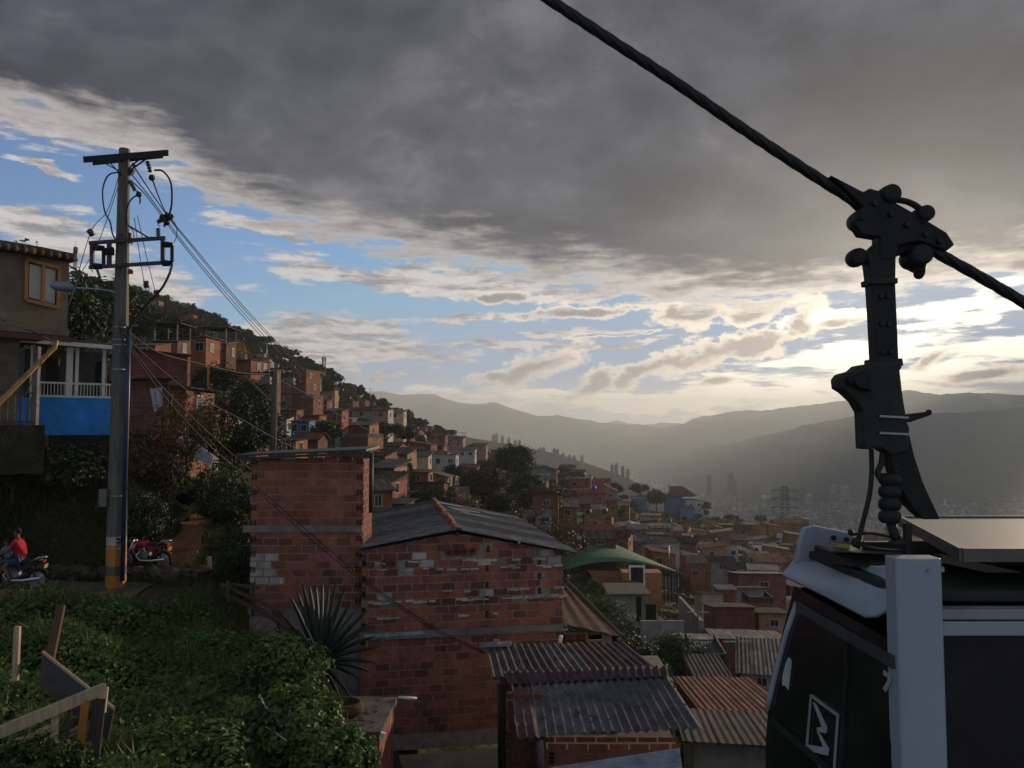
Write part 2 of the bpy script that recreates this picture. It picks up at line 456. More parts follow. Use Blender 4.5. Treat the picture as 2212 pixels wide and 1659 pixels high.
def ground_mat():
    m = bpy.data.materials.new('hillside_soil'); m.use_nodes = True
    T = NT(m.node_tree); b = T.n['Principled BSDF']
    g = T.node('ShaderNodeNewGeometry')
    n1 = T.noise(g.outputs['Position'], 0.35, 6, 0.62)
    n2 = T.noise(g.outputs['Position'], 2.3, 6, 0.65)
    c = T.ramp(n1, [(0.34, (0.020, 0.028, 0.012)), (0.50, (0.040, 0.050, 0.020)), (0.60, (0.060, 0.050, 0.026)), (0.72, (0.085, 0.058, 0.036))])
    c = T.mix(1.0, c, T.ramp(n2, [(0.3, 0.55), (0.7, 1.35)]), 'MULTIPLY')
    T.put(b.inputs['Base Color'], c); b.inputs['Roughness'].default_value = 0.95; b.inputs['Specular IOR Level'].default_value = 0.1
    bn = T.node('ShaderNodeBump'); bn.inputs['Strength'].default_value = 0.6; bn.inputs['Distance'].default_value = 0.27
    T.put(bn.inputs['Height'], n2); T.l.new(bn.outputs[0], b.inputs['Normal'])
    return m

def build_terrain():
    us = np.arange(-900, 3101, 16.0)
    Ys = np.concatenate([np.geomspace(3.0, 40, 90)[:-1], np.geomspace(40, 1000, 110)[:-1], np.geomspace(1000, 14000, 30)])
    V = np.zeros((len(Ys), len(us), 3), dtype=np.float32)
    for i, Y in enumerate(Ys):
        for j, u in enumerate(us):
            x = (u - CU) / F * Y
            z = gz(x, Y)
            if Y < 1200:
                z += bumps(x, Y)
            V[i, j] = (x, Y, z)
    h, w = len(Ys), len(us)
    idx = np.arange(h * w).reshape(h, w)
    Fq = np.stack([idx[:-1, :-1], idx[:-1, 1:], idx[1:, 1:], idx[1:, :-1]], -1).reshape(-1, 4)
    o = link('ground', np_mesh('ground', V.reshape(-1, 3), Fq, [ground_mat()], True))
    tag(o, kind='structure')
build_terrain()

def range_mat(name, col):
    m = bpy.data.materials.new(name); m.use_nodes = True
    T = NT(m.node_tree); b = T.n['Principled BSDF']
    g = T.node('ShaderNodeNewGeometry')
    n = T.noise(g.outputs['Position'], 0.004, 8, 0.65)
    c = T.ramp(n, [(0.35, tuple(k * 0.7 for k in col)), (0.65, tuple(k * 1.35 for k in col))])
    T.put(b.inputs['Base Color'], c); b.inputs['Roughness'].default_value = 1.0; b.inputs['Specular IOR Level'].default_value = 0.0
    return m

def hills(name, crest, Y, run, col, base=VALLEY, rough=1.0, skew=0.0, seed=0.0, mat_=None):
    """a ridge: crest seen along `crest`, falling towards the viewer over `run` metres and away behind"""
    us = np.arange(crest[0][0], crest[-1][0] + 1, 5.0)
    vs = np.interp(us, [c[0] for c in crest], [c[1] for c in crest])
    k = np.ones(5) / 5; vs = np.convolve(np.pad(vs, 2, 'edge'), k, 'valid')
    ts = np.concatenate([np.linspace(-1, 0, 36), np.linspace(0, 1, 10)[1:]])
    V = np.zeros((len(ts), len(us), 3), dtype=np.float32)
    for j, (u, v) in enumerate(zip(us, vs)):
        Yc = Y + skew * (u - us[0])
        c = P(u, v, Yc)
        c.z += rough * (mnoise.fractal(Vector((c.x * 0.004, seed, 0)), 0.8, 2.0, 5) * 14 * Y / 8000)
        for i, t in enumerate(ts):
            y = Yc + t * run * (1.0 if t < 0 else 1.3)
            x = c.x * (y / Yc) if t < 0 else c.x
            s = 1 - abs(t)
            prof = s * s * (3 - 2 * s) * 0.35 + s * 0.65
            z = base + (c.z - base) * prof
            g = mnoise.fractal(Vector((x * 0.0016 * 8000 / Y, y * 0.0009 * 8000 / Y, seed)), 0.9, 2.1, 6)
            z += g * (c.z - base) * 0.28 * min(1, 4 * abs(t)) * s ** 0.5
            V[i, j] = (x, y, z if s > 0 else base - 30)
    h, w = len(ts), len(us); idx = np.arange(h * w).reshape(h, w)
    Fq = np.stack([idx[:-1, :-1], idx[:-1, 1:], idx[1:, 1:], idx[1:, :-1]], -1).reshape(-1, 4)
    o = link(name, np_mesh(name, V.reshape(-1, 3), Fq, [mat_ or range_mat('forest_slope_' + name, col)], True))
    return tag(o, kind='structure')

FOREST = (0.030, 0.040, 0.024)
hills('mountains_on_the_left', [(300, 870), (600, 842), (780, 846), (830, 845), (860, 853), (900, 851), (935, 850), (965, 862), (1000, 872), (1030, 873), (1065, 868), (1100, 880), (1150, 898), (1210, 899), (1270, 908), (1330, 916), (1400, 920), (1500, 935), (1600, 950)], 9500, 3600, FOREST, seed=1.0)
hills('mountains_at_the_gap', [(1150, 930), (1250, 922), (1330, 914), (1380, 917), (1440, 913), (1500, 917), (1560, 905), (1620, 900), (1700, 905), (1800, 910)], 12000, 2600, FOREST, seed=2.0)
hills('far_peak', [(1290, 922), (1315, 912), (1332, 907), (1345, 910), (1360, 917), (1375, 922)], 12900, 600, FOREST, seed=2.5, rough=0.3)
hills('mountains_on_the_right', [(1380, 935), (1480, 915), (1560, 893), (1590, 886), (1660, 886), (1720, 878), (1800, 868), (1880, 858), (1920, 852), (1960, 842), (1990, 847), (2030, 855), (2090, 847), (2150, 851), (2190, 852), (2230, 856), (2400, 846), (2700, 850), (3000, 860)], 9000, 3400, FOREST, seed=3.0)
hills('middle_hill_on_the_right', [(1460, 1000), (1540, 975), (1600, 955), (1680, 935), (1740, 920), (1790, 908), (1840, 900), (1920, 893), (1980, 892), (2060, 892), (2130, 888), (2212, 882), (2350, 868), (2600, 850), (3000, 840)], 5600, 2100, FOREST, seed=4.0)
hills('near_spur_on_the_left', [(700, 870), (860, 905), (960, 934), (1010, 944), (1060, 952), (1120, 964), (1180, 976), (1240, 992), (1290, 1008), (1340, 1026), (1390, 1050), (1440, 1085), (1490, 1125), (1560, 1180)], 2600, 1100, FOREST, seed=5.0, rough=0.8)
hills('wooded_knoll', [(1560, 1045), (1600, 1030), (1640, 1014), (1680, 1008), (1720, 1010), (1770, 1018), (1820, 1030), (1880, 1042)], 4300, 500, FOREST, seed=6.0, rough=0.6)

def sun_blocker_clouds():
    """lumps added out of view on the right, blocking the sun over the valley haze"""
    m = bpy.data.materials.new('sun_blocker_pale'); m.use_nodes = True
    b = m.node_tree.nodes['Principled BSDF']; b.inputs['Base Color'].default_value = (.75, .75, .77, 1); b.inputs['Roughness'].default_value = 1; b.inputs['Specular IOR Level'].default_value = 0
    q = random.Random(5)
    for k in range(15):  # added unseen to throw shade and sun shafts into the haze
        y = 5200 + 560 * k + q.uniform(-120, 120); az = R(q.uniform(36.4, 37.6)); x = y * math.tan(az)
        el = R(q.uniform(5.2, 7.2)); z = max(math.hypot(x, y) * math.tan(el), 900)
        rx, ry, rz_ = q.uniform(.022, .034) * y, q.uniform(150, 330), q.uniform(170, 330)
        z = max(z, 520 + rz_ * 1.35)
        mb = MB()
        for j in range(5): mb.ball((q.uniform(-.7, .7) * rx, q.uniform(-.7, .7) * ry, q.uniform(-.25, .3) * rz_), 1.0, 22, sq=(rx * q.uniform(.5, .8), ry * q.uniform(.5, .8), rz_ * q.uniform(.5, .9)))
        mb.v = [tuple(Vector(p) * (1 + .22 * mnoise.fractal(Vector(p) * .006 + Vector((k, 0, 0)), .8, 2.1, 4))) for p in mb.v]
        o = mb.build('cloud', m, None, True); o.location = (x, y, z); tag(o, kind='structure')
sun_blocker_clouds()
def haze():
    b = MB().box((0, 6400, 57), (26000, 14200, 886))
    m = bpy.data.materials.new('valley_haze'); m.use_nodes = True
    t = m.node_tree; t.nodes.clear()
    o = t.nodes.new('ShaderNodeOutputMaterial'); v = t.nodes.new('ShaderNodeVolumePrincipled')
    v.inputs['Color'].default_value = (0.87, 0.95, 1.0, 1); v.inputs['Density'].default_value = HAZE; v.inputs['Anisotropy'].default_value = 0.27
    t.links.new(v.outputs[0], o.inputs['Volume'])
    tag(b.build('haze', m), kind='stuff')
HAZE = 1.4e-4
haze()

# ------------------------------------------------------------------ road and path
def strip(name, rows, m, lift=0.05, across=8):
    """sheet laid over the ground; rows = [(xl, yl, xr, yr)]"""
    V = []
    for (xl, yl, xr, yr) in rows:
        for k in range(across + 1):
            t = k / across; x, y = xl + (xr - xl) * t, yl + (yr - yl) * t
            V.append((x, y, gzb(x, y) + lift))
    n = across + 1
    Fq = [(i * n + k, i * n + k + 1, (i + 1) * n + k + 1, (i + 1) * n + k) for i in range(len(rows) - 1) for k in range(across)]
    o = link(name, np_mesh(name, V, Fq, [m], True)); return tag(o, kind='structure')
strip('road', [(x, 20.9, x - 0.3, 23.7) for x in np.arange(-22, -10.2, 0.5)], mat('packed_road', (0.085, 0.078, 0.068), 0.95, 0.1, 0.0, 0.35, 2.0, 0.5, 9))
_pp = [(385, 24.6, 1.5), (395, 25.4, 1.3), (408, 26.4, 1.1), (420, 27.6, 0.95), (432, 29.0, 0.95), (442, 30.4, 1.0), (458, 31.6, 1.0), (470, 32.8, 0.9), (474, 34.2, 0.8), (468, 36, 0.7), (452, 38, 0.7)]
_rows = []
for (u, Y, w) in [(np.interp(t, range(len(_pp)), [p[0] for p in _pp]), np.interp(t, range(len(_pp)), [p[1] for p in _pp]), np.interp(t, range(len(_pp)), [p[2] for p in _pp])) for t in np.linspace(0, len(_pp) - 1, 60)]:
    x = (u - CU) / F * Y; _rows.append((x - w / 2 + 0.1 * math.sin(Y * 3), Y, x + w / 2 + 0.12 * math.sin(Y * 2.2 + 1), Y + 0.05))
strip('path', _rows, mat('dirt_path', (0.17, 0.092, 0.055), 0.95, 0.05, 0.0, 0.4, 2.5, 0.6, 7), 0.09, 6)

# ------------------------------------------------------------------ brick walls laid brick by brick
M_BRICK = mat('fired_clay_brick', (0.2, 0.06, 0.04), 0.9, 0.15, 0.0, 0.38, 1.5, 0.2, 45, vcol=True, streak=(1.6, 1.6, 0.6))
M_MORTAR = mat('grey_mortar', (0.235, 0.195, 0.17), 0.95, 0.1, 0.0, 0.35, 7.0, 0.6, 40)
M_CONC = mat('raw_concrete', (0.165, 0.15, 0.135), 0.92, 0.15, 0.0, 0.4, 1.7, 0.4, 25)
M_CONC_D = mat('dark_concrete', (0.10, 0.095, 0.088), 0.92, 0.15, 0.0, 0.45, 1.9, 0.4, 25)
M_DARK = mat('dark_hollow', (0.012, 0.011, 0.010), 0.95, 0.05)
M_WOOD = mat('old_timber', (0.085, 0.062, 0.045), 0.9, 0.1, 0.0, 0.4, 2.0, 0.4, 30, streak=(6, 6, 1))
M_WOOD_L = mat('pale_plank', (0.38, 0.29, 0.20), 0.85, 0.15, 0.0, 0.35, 2.5, 0.3, 30, streak=(8, 8, 1))
M_IRON = mat('dark_iron', (0.035, 0.035, 0.038), 0.6, 0.4, 0.3, 0.25, 5.0)
M_GALV = mat('galvanised_steel', (0.30, 0.31, 0.33), 0.45, 0.5, 0.6, 0.25, 6.0)
M_WHITE = mat('white_paint', (0.62, 0.62, 0.60), 0.6, 0.3, 0.0, 0.15, 4.0)
M_BLACK = mat('black_rubber', (0.012, 0.012, 0.013), 0.6, 0.3, 0.0, 0.3, 8.0)

def brick_col(kind='red'):
    if kind == 'red':
        t = rnd.random(); k = rnd.uniform(0.85, 1.15)
        c = (0.24, 0.082, 0.056) if t < 0.7 else (0.27, 0.094, 0.062) if t < 0.85 else (0.20, 0.072, 0.052)
        return tuple(x * k for x in c)
    if kind == 'dark': k = rnd.uniform(0.85, 1.2); return (0.14 * k, 0.056 * k, 0.045 * k)
    if kind == 'bright': k = rnd.uniform(0.85, 1.2); return (0.23 * k, 0.082 * k, 0.060 * k)
    if kind == 'white': k = rnd.uniform(0.75, 1.05); return (0.36 * k, 0.32 * k, 0.30 * k)
    if kind == 'grey': k = rnd.uniform(0.8, 1.1); return (0.19 * k, 0.15 * k, 0.13 * k)

def brick_wall(mb, o, ex, W, z0, z1, L=0.38, H=0.187, j=0.030, colf=None, top=None, proud=0.014, n=None, skip=None):
    """mb gets bricks; o = left end, ex = unit vector along the wall; top(x) caps the height"""
    ex = Vector(ex).normalized(); ny = Vector((ex.y, -ex.x, 0)) if n is None else Vector(n)   # outward
    M = Matrix((ex, -ny, Vector((0, 0, 1)))).transposed()
    row = 0; z = z0
    while z < z1 - 0.04:
        hh = min(H, z1 - z)
        x = -(L + j) * (0.5 if row % 2 else 0.0) + rnd.uniform(-0.05, 0.05)
        while x < W - 0.02:
            a, b = max(0.0, x), min(W, x + L); x += L + j
            if b - a < 0.06: continue
            cx = (a + b) / 2
            zt = hh if top is None else min(hh, top(cx) - z)
            if zt < 0.05: continue
            if skip and skip(cx, z + zt / 2): continue
            col = colf(cx, z + zt / 2, row) if colf else brick_col()
            pr = proud + rnd.uniform(-0.005, 0.006)
            c = Vector(o) + ex * cx + ny * (pr / 2) ; c.z = z + zt / 2
            q = Matrix.Rotation(rnd.uniform(-0.006, 0.006), 3, 'Y')
            e = rnd.uniform(0, 0.018)
            mb.box(c, (b - a - e, pr, zt - rnd.uniform(0, 0.012)), M @ q, 0, col)
        z += H + j; row += 1

def corrugated(mb, a, b, c, d, pitch=0.177, amp=0.026, thick=0.012, along=4, mi=0, col=None, sheets=1, sag=0.0, jit=0.0, seg=8):
    """wavy sheet on corners a,b (first edge, waves run across it) and d,c (far edge)"""
    a, b, c, d = map(Vector, (a, b, c, d))
    n = (b - a).cross(d - a).normalized()
    if n.z < 0: n = -n
    W = (b - a).length
    for s in range(sheets):
        t0, t1 = s / sheets, (s + 1) / sheets
        nw = max(8, int(W * (t1 - t0) / pitch * seg))
        off = n * (rnd.uniform(0, jit) + 0.002 * (s % 2)); sh = rnd.uniform(-jit, jit) * 2
        cc = col() if callable(col) else col
        vs = []; top = []
        for i in range(nw + 1):
            t = t0 + (t1 - t0) * i / nw + (0.004 if i == nw and s < sheets - 1 else 0)
            w = amp * math.cos(2 * math.pi * W * t / pitch)
            for k in range(along + 1):
                r = k / along
                p = a.lerp(b, t).lerp(d.lerp(c, t), r) + (d - a).normalized() * sh
                vs.append(p + n * (w + sag * math.sin(math.pi * r) * -1) + off)
        m = len(vs); vs2 = [v - n * thick for v in vs]; fs = []; st = along + 1
        for i in range(nw):
            for k in range(along):
                q = (i * st + k, i * st + k + 1, (i + 1) * st + k + 1, (i + 1) * st + k)
                fs.append(q); fs.append(tuple(x + m for x in reversed(q)))
        for i in range(nw):
            for k, e in ((0, 0), (along, 1)):
                p, q = i * st + k, (i + 1) * st + k; fs.append((p, q, q + m, p + m))
        for i in (0, nw):
            for k in range(along):
                p, q = i * st + k, i * st + k + 1; fs.append((p, q, q + m, p + m))
        mb.add(vs + vs2, fs, mi, cc or (1, 1, 1))

def grey_sheet():
    k = rnd.uniform(0.55, 1.4); return (0.115 * k, 0.112 * k, 0.115 * k)
M_SHEET = mat('weathered_roof_sheet', (0.1, 0.1, 0.1), 0.92, 0.12, 0.0, 0.45, 3.0, 0.3, 40, vcol=True, streak=(1, 1, 1))

# narrow tall brick house
X0, X1, Y1 = -7.36, -4.22, 22.0
h1 = empty('brick_house', (X0, Y1, -7.6), 'tall narrow red brick house with one white-painted patch, behind the spiky plant', 'house', 'unfinished brick houses beside the grass bank')
Z_T = -0.85
def h1col(x, z, row):
    if -4.42 < z < -3.62 and x < 0.62 + (0.36 if z < -4.1 else 0) and x > 0.06: return brick_col('white') if rnd.random() < 0.95 else brick_col('dark')
    if z < -3.0: return brick_col('dark' if rnd.random() < 0.45 else 'red')
    return brick_col('bright' if rnd.random() < 0.35 else 'red')
mb = MB()
brick_wall(mb, (X0, Y1, 0), (1, 0, 0), 3.14, -5.02, -2.93, colf=h1col)
brick_wall(mb, (X0, Y1, 0), (1, 0, 0), 3.14, -2.72, -0.8, colf=h1col, top=lambda x: -0.93 + 0.06 * x)
brick_wall(mb, (X1, Y1, 0), (0, 1, 0), 1.4, -5.02, -0.9, colf=h1col)
bw1 = mb
mb = MB().box(((X0 + X1) / 2, Y1 + 0.75, -4.2), (3.13, 1.49, 6.6), None)
mb.build('wall', M_MORTAR, h1)
mb = MB().box(((X0 + X1) / 2 - 0.1, Y1 - 0.012, -2.83), (3.36, 0.09, 0.19))
mb.build('concrete_band', M_CONC, h1)
MB().box(((X0 + X1) / 2, Y1 - 0.01, -5.12), (3.2, 0.09, 0.16)).build('concrete_band', M_CONC, h1)
mb = MB().box(((X0 + X1) / 2 + 0.5, Y1 - 0.02, -6.5), (2.2, 0.05, 2.6)).box((X1 - 0.16, Y1 - 0.05, -6.4), (0.34, 0.1, 2.4))
mb.build('foundation_wall', M_CONC, h1)
mb = bw1; BLK = (0.012, 0.011, 0.01)  # black colour stands in for the dark inside brick holes
for z in np.arange(-4.9, -1.0, 0.43):          # painted dark of open hollow-brick ends at both corners
    for xx in (X1 - 0.09, X0 + 0.08):
        for k in range(2):
            for q in range(3): mb.box((xx - 0.045 + 0.09 * k, Y1 - 0.036, z + 0.03 + 0.055 * q), (0.055, 0.006, 0.036), None, 0, BLK)
mb.build('brickwork', M_BRICK, h1, vcol=True)
mb = MB()
for k in range(9):
    y0 = Y1 - 0.25; x0 = X0 - 0.42 + k * 0.42
    mb.beam((x0, y0 + rnd.uniform(-.06, .06), -0.86 + 0.045 * k * 0.42), (x0 + 0.46, y0 + rnd.uniform(-.06, .06), -0.86 + 0.045 * (k + 1) * 0.42 + rnd.uniform(-.01, .01)), 0.12, 0.07)
mb.add([(X0 - 0.4, Y1 - 0.3, -0.80), (X1 + 0.15, Y1 - 0.3, -0.64), (X1 + 0.15, Y1 + 1.9, -0.60), (X0 - 0.4, Y1 + 1.9, -0.76), (X0 - 0.4, Y1 - 0.3, -0.74), (X1 + 0.15, Y1 - 0.3, -0.585), (X1 + 0.15, Y1 + 1.9, -0.54), (X0 - 0.4, Y1 + 1.9, -0.70)],
       [(3, 2, 1, 0), (4, 5, 6, 7), (0, 1, 5, 4), (1, 2, 6, 5), (2, 3, 7, 6), (3, 0, 4, 7)])
mb.build('roof', M_IRON, h1)
mb = MB().tube([(X1 + 0.2, Y1 + 0.2, -0.7), (X1 + 0.2, Y1 + 0.2, -2.4)], 0.06, 8)
mb.build('downpipe', M_IRON, h1, True)

# wide gable-roofed brick house
A2 = R(10); ex2 = Vector((math.cos(A2), math.sin(A2), 0)); ey2 = Vector((-math.sin(A2), math.cos(A2), 0))
O2 = Vector((-4.18, 21.75, 0)); W2 = 5.72
h2 = empty('brick_house', (O2.x, O2.y, -8.9), 'wide red brick house with peeling white bricks and clay tiles along its roof ridge', 'house', 'unfinished brick houses beside the grass bank')
def L2(x, y, z): return O2 + ex2 * x + ey2 * y + Vector((0, 0, z))
gable = lambda x: (-3.33 + (x - 0.15) * (0.40 / 2.5) if x < 2.65 else -2.93 - (x - 2.65) * (0.66 / 3.35)) - 0.05
white_rows = {}
def h2col(x, z, row):
    t = rnd.random()
    if z > -5.05 and z > -5.9:
        r = int((z + 5.9) / 0.217)
        p = {2: 0.03, 3: 0.28, 4: 0.30, 5: 0.06, 6: 0.05, 7: 0.06, 8: 0.20, 9: 0.34, 10: 0.15, 11: 0.05}.get(r, 0.05)
        if t < p: return brick_col('white') if rnd.random() < 0.7 else brick_col('grey')
        return brick_col(rnd.choice(['dark', 'red', 'dark', 'bright', 'red']))
    return brick_col('dark' if t < 0.3 else 'red' if t < 0.8 else 'bright')
holes = [(2.42 + 0.22 * k, -3.5) for k in range(4)] + [(0.62 + 0.22 * k, -3.78) for k in range(2)]
vents = [(3.52, z) for z in (-4.0, -4.45, -4.86, -5.28, -5.7)] + [(5.05, z) for z in (-3.85, -4.25, -4.68)] + [(3.55, -3.45)]
def near(x, z): return any(abs(x - hx) < 0.16 and abs(z - hz) < 0.11 for hx, hz in holes) or any(abs(x - hx) < 0.1 and abs(z - hz) < 0.1 for hx, hz in vents)
mb = MB()
brick_wall(mb, O2, ex2, W2, -5.64, -2.9, colf=h2col, top=gable, skip=near)
brick_wall(mb, O2, ex2, W2, -8.45, -5.82, colf=h2col)
brick_wall(mb, O2 + ex2 * W2, ey2, 8.5, -5.64, -3.6, colf=h2col)
bw2 = mb
mb = MB()
prof = [L2(0.01, 0, -8.9), L2(W2 - .01, 0, -8.9), L2(W2 - .01, 0, gable(W2)), L2(2.65, 0, gable(2.65)), L2(0.01, 0, gable(0))]
mb.prism(prof, ey2 * 8.6)
mb.build('wall', M_MORTAR, h2)
# smears of old white paint and plaster left round some bricks
mb = bw2
for k in range(80):
    x = rnd.uniform(0.1, 5.6); zr = rnd.choice([-3.75, -3.97, -3.97, -4.6, -4.85, -4.85, -4.85, -5.3]); z = zr + rnd.uniform(-0.03, 0.03)
    if near(x, z): continue
    w = rnd.uniform(0.12, 0.38); hgt = rnd.uniform(0.02, 0.05)
    n_ = 9; top_ = [L2(x + w * i / n_, -0.043, z + hgt * rnd.uniform(0.3, 1)) for i in range(n_ + 1)]; bot = [L2(x + w * i / n_, -0.043, z - hgt * rnd.uniform(0.2, 1)) for i in range(n_, -1, -1)]
    mb.prism(top_ + bot, ey2 * 0.03, 0, (0.40, 0.37, 0.35))
mb = MB().beam(L2(-0.02, -0.01, -5.73), L2(W2 + 0.01, -0.01, -5.73), 0.09, 0.17)
for k in range(30): mb.box(L2(rnd.uniform(0.1, 5.6), -0.05, -5.81 + rnd.uniform(-0.02, 0.01)), (rnd.uniform(0.1, 0.35), 0.03, 0.05))
mb.build('concrete_band', M_CONC, h2)
mb = MB().beam(L2(0.1, -0.062, -5.74), L2(1.75, -0.062, -5.71), 0.012, 0.09)
mb.build('paint_streak', mat('pale_blue_paint', (0.25, 0.31, 0.36), 0.8, 0.2, 0.0, 0.5, 6.0), h2)
for hx, hz in holes:
    b = MB()
    b.box(L2(hx, -0.005, hz), (0.205, 0.02, 0.205), Matrix.Rotation(A2, 3, 'Z'))
    fr = b.build('vent_block', M_DARK, h2)
    b = MB()
    for sx, sz, w, h_ in ((0, .095, .2, .018), (0, -.095, .2, .018), (.095, 0, .018, .2), (-.095, 0, .018, .2)): b.box(L2(hx + sx, -0.035, hz + sz), (w, 0.05, h_), Matrix.Rotation(A2, 3, 'Z'), 0, (.20, .075, .055))
    for k in range(4):
        an = R(45 + 90 * k); b.beam(L2(hx + 0.03 * math.cos(an), -0.035, hz + 0.03 * math.sin(an)), L2(hx + 0.13 * math.cos(an), -0.035, hz + 0.13 * math.sin(an)), 0.02, 0.045, col=(.20, .075, .055))
    for k in range(12):
        a0, a1 = 2 * math.pi * k / 12, 2 * math.pi * (k + 1) / 12; b.beam(L2(hx + 0.045 * math.cos(a0), -0.035, hz + 0.045 * math.sin(a0)), L2(hx + 0.045 * math.cos(a1), -0.035, hz + 0.045 * math.sin(a1)), 0.02, 0.018, col=(.20, .075, .055))
    b.build('lattice', M_BRICK, fr, vcol=True)
mb = bw2
for hx, hz in vents:
    for k in range(3): mb.box(L2(hx, -0.012, hz - 0.06 + 0.06 * k), (0.09, 0.02, 0.042), Matrix.Rotation(A2, 3, 'Z'), 0, BLK)
for zz in np.arange(-5.9, -3.6, 0.43): mb.box(L2(0.07, -0.04, zz), (0.1, 0.01, 0.16), Matrix.Rotation(A2, 3, 'Z'), 0, BLK)
mb.build('brickwork', M_BRICK, h2, vcol=True)
# roof of two slopes, waves running down the slope
zl, zr_, zp = -3.36, -3.64, -2.90
e0, e1 = -0.28, 9.3
mb = MB()
n_rows = 7
for k in range(n_rows):
    y0, y1 = e0 + (e1 - e0) * k / n_rows, e0 + (e1 - e0) * (k + 1) / n_rows + 0.05
    up = 0.02 * (n_rows - k) * 0.4
    corrugated(mb, L2(2.66, y0, zp + up), L2(2.66, y1, zp + up), L2(-0.05, y1, zl + up), L2(-0.05 + rnd.uniform(-.05, .05), y0, zl + up), 0.09, 0.012, col=grey_sheet, along=3, jit=0.02, seg=6)
    corrugated(mb, L2(2.64, y0, zp + up), L2(2.64, y1, zp + up), L2(6.12 + rnd.uniform(-.06, .06), y1, zr_ + up), L2(6.12, y0, zr_ + up), 0.09, 0.012, col=grey_sheet, along=3, jit=0.02, seg=6)
mb.build('roof', M_SHEET, h2, vcol=True)
mb = MB()
for k in range(16):
    y = -0.34 + k * 0.58; z = zp + 0.05 + 0.012 * (k % 2)
    pts = []
    a0, a1 = L2(2.65 + rnd.uniform(-.03, .03), y, z), L2(2.65 + rnd.uniform(-.03, .03), y + 0.66, z + 0.03)
    sec = []
    for p, r in ((a0, 0.125), (a1, 0.10)):
        for q in range(9):
            an = math.pi * q / 8; sec.append(p + ex2 * (r * math.cos(an)) + Vector((0, 0, r * 0.8 * math.sin(an) - 0.03)))
    for p, r in ((a0, 0.105), (a1, 0.08)):
        for q in range(9):
            an = math.pi * q / 8; sec.append(p + ex2 * (r * math.cos(an)) + Vector((0, 0, r * 0.8 * math.sin(an) - 0.03)))
    fs = []
    for q in range(8): fs += [(q, q + 1, 9 + q + 1, 9 + q), (18 + q, 27 + q, 27 + q + 1, 18 + q + 1), (q, 18 + q, 18 + q + 1, q + 1), (9 + q, 9 + q + 1, 27 + q + 1, 27 + q)]
    kk = rnd.uniform(0.7, 1.2); mb.add(sec, fs, 0, (0.27 * kk, 0.11 * kk, 0.068 * kk))
mb.build('ridge_tile', mat('ridge_clay', (0.3, 0.11, 0.06), 0.85, 0.2, 0.0, 0.4, 9.0, 0.3, 40, vcol=True), h2, smooth=True, vcol=True)
for (x, y, w, l) in ((3.6, 6.5, 1.2, 0.22), (3.9, 5.4, 1.1, 0.14), (4.9, 7.4, 0.9, 0.1), (3.2, 7.6, 0.8, 0.3), (3.4, 5.95, 0.6, 0.12)):
    z = zp - (x - 2.65) * 0.213 + 0.09
    MB().beam(L2(x - w / 2, y, z + w / 2 * .213), L2(x + w / 2, y + rnd.uniform(-.1, .1), z - w / 2 * .213), l, 0.02).build('newer_sheet', mat('pale_zinc_sheet', (0.33, 0.33, 0.35), 0.6, 0.4, 0.3, 0.3, 4), h2)
for x in (-0.02, 1.2, 2.65, 4.2, 5.5): MB().beam(L2(x, -0.2, gable(x) + 0.0), L2(x, 0.1, gable(x) + 0.0), 0.08, 0.1).build('rafter', M_WOOD, h2)
mb = MB().box(L2(4.3, -0.25, -3.15), (0.34, 0.03, 0.05), Matrix.Rotation(0.5, 3, 'Y')).box(L2(4.42, -0.27, -3.2), (0.06, 0.05, 0.16), Matrix.Rotation(0.3, 3, 'Y'))
mb.build('loose_scrap', mat('pale_zinc_sheet', (0.33, 0.33, 0.35)), h2)

# lean-to behind the wide house
lt = empty('lean_to', P(1260, 1400, 25), 'dark brown slanting lean-to roof against the right side of the wide brick house', 'lean-to')
mb = MB()
qa, qb, qc, qd = P(1175, 1251, 29.5), P(1222, 1251, 29.5), P(1346, 1376, 24.2), P(1185, 1340, 24.2)
corrugated(mb, qa, qb, qc, qd, 0.2, 0.015, sheets=1, along=8, col=(0.075, 0.052, 0.040), seg=6)
mb.build('roof', M_SHEET, lt, vcol=True)
MB().beam(qb, qc, 0.1, 0.08).build('edge_board', M_WOOD, lt)
mb = MB()
brick_wall(mb, P(1195, 1380, 24.6), (1, 0, 0), 1.12, P(1195, 1400, 24.6).z - 1.5, P(1195, 1367, 24.6).z)
mb.build('brickwork', M_BRICK, lt, vcol=True)
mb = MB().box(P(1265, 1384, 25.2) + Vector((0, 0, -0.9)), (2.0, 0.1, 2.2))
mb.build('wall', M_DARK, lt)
MB().beam(P(1195, 1367, 24.5), P(1268, 1367, 24.5), 0.12, 0.07).beam(P(1268, 1385, 24.5), P(1312, 1383, 24.5), 0.12, 0.06).beam(P(1267, 1358, 24.5), P(1267, 1400, 24.5), 0.08, 0.08).beam(P(1310, 1368, 24.4), P(1312, 1400, 24.4), 0.3, 0.1).build('sill', M_CONC, lt)

# patio and small walls at the foot of the wide house
mb = MB().box((-1.7, 20.6, -9.02), (5.4, 2.6, 0.2), Matrix.Rotation(A2, 3, 'Z'))
tag(mb.build('patio', mat('worn_cement', (0.22, 0.19, 0.15), 0.9, 0.2, 0.0, 0.35, 1.2, 0.3, 15)), 'worn pale cement patio floor at the foot of the wide brick house', 'patio')

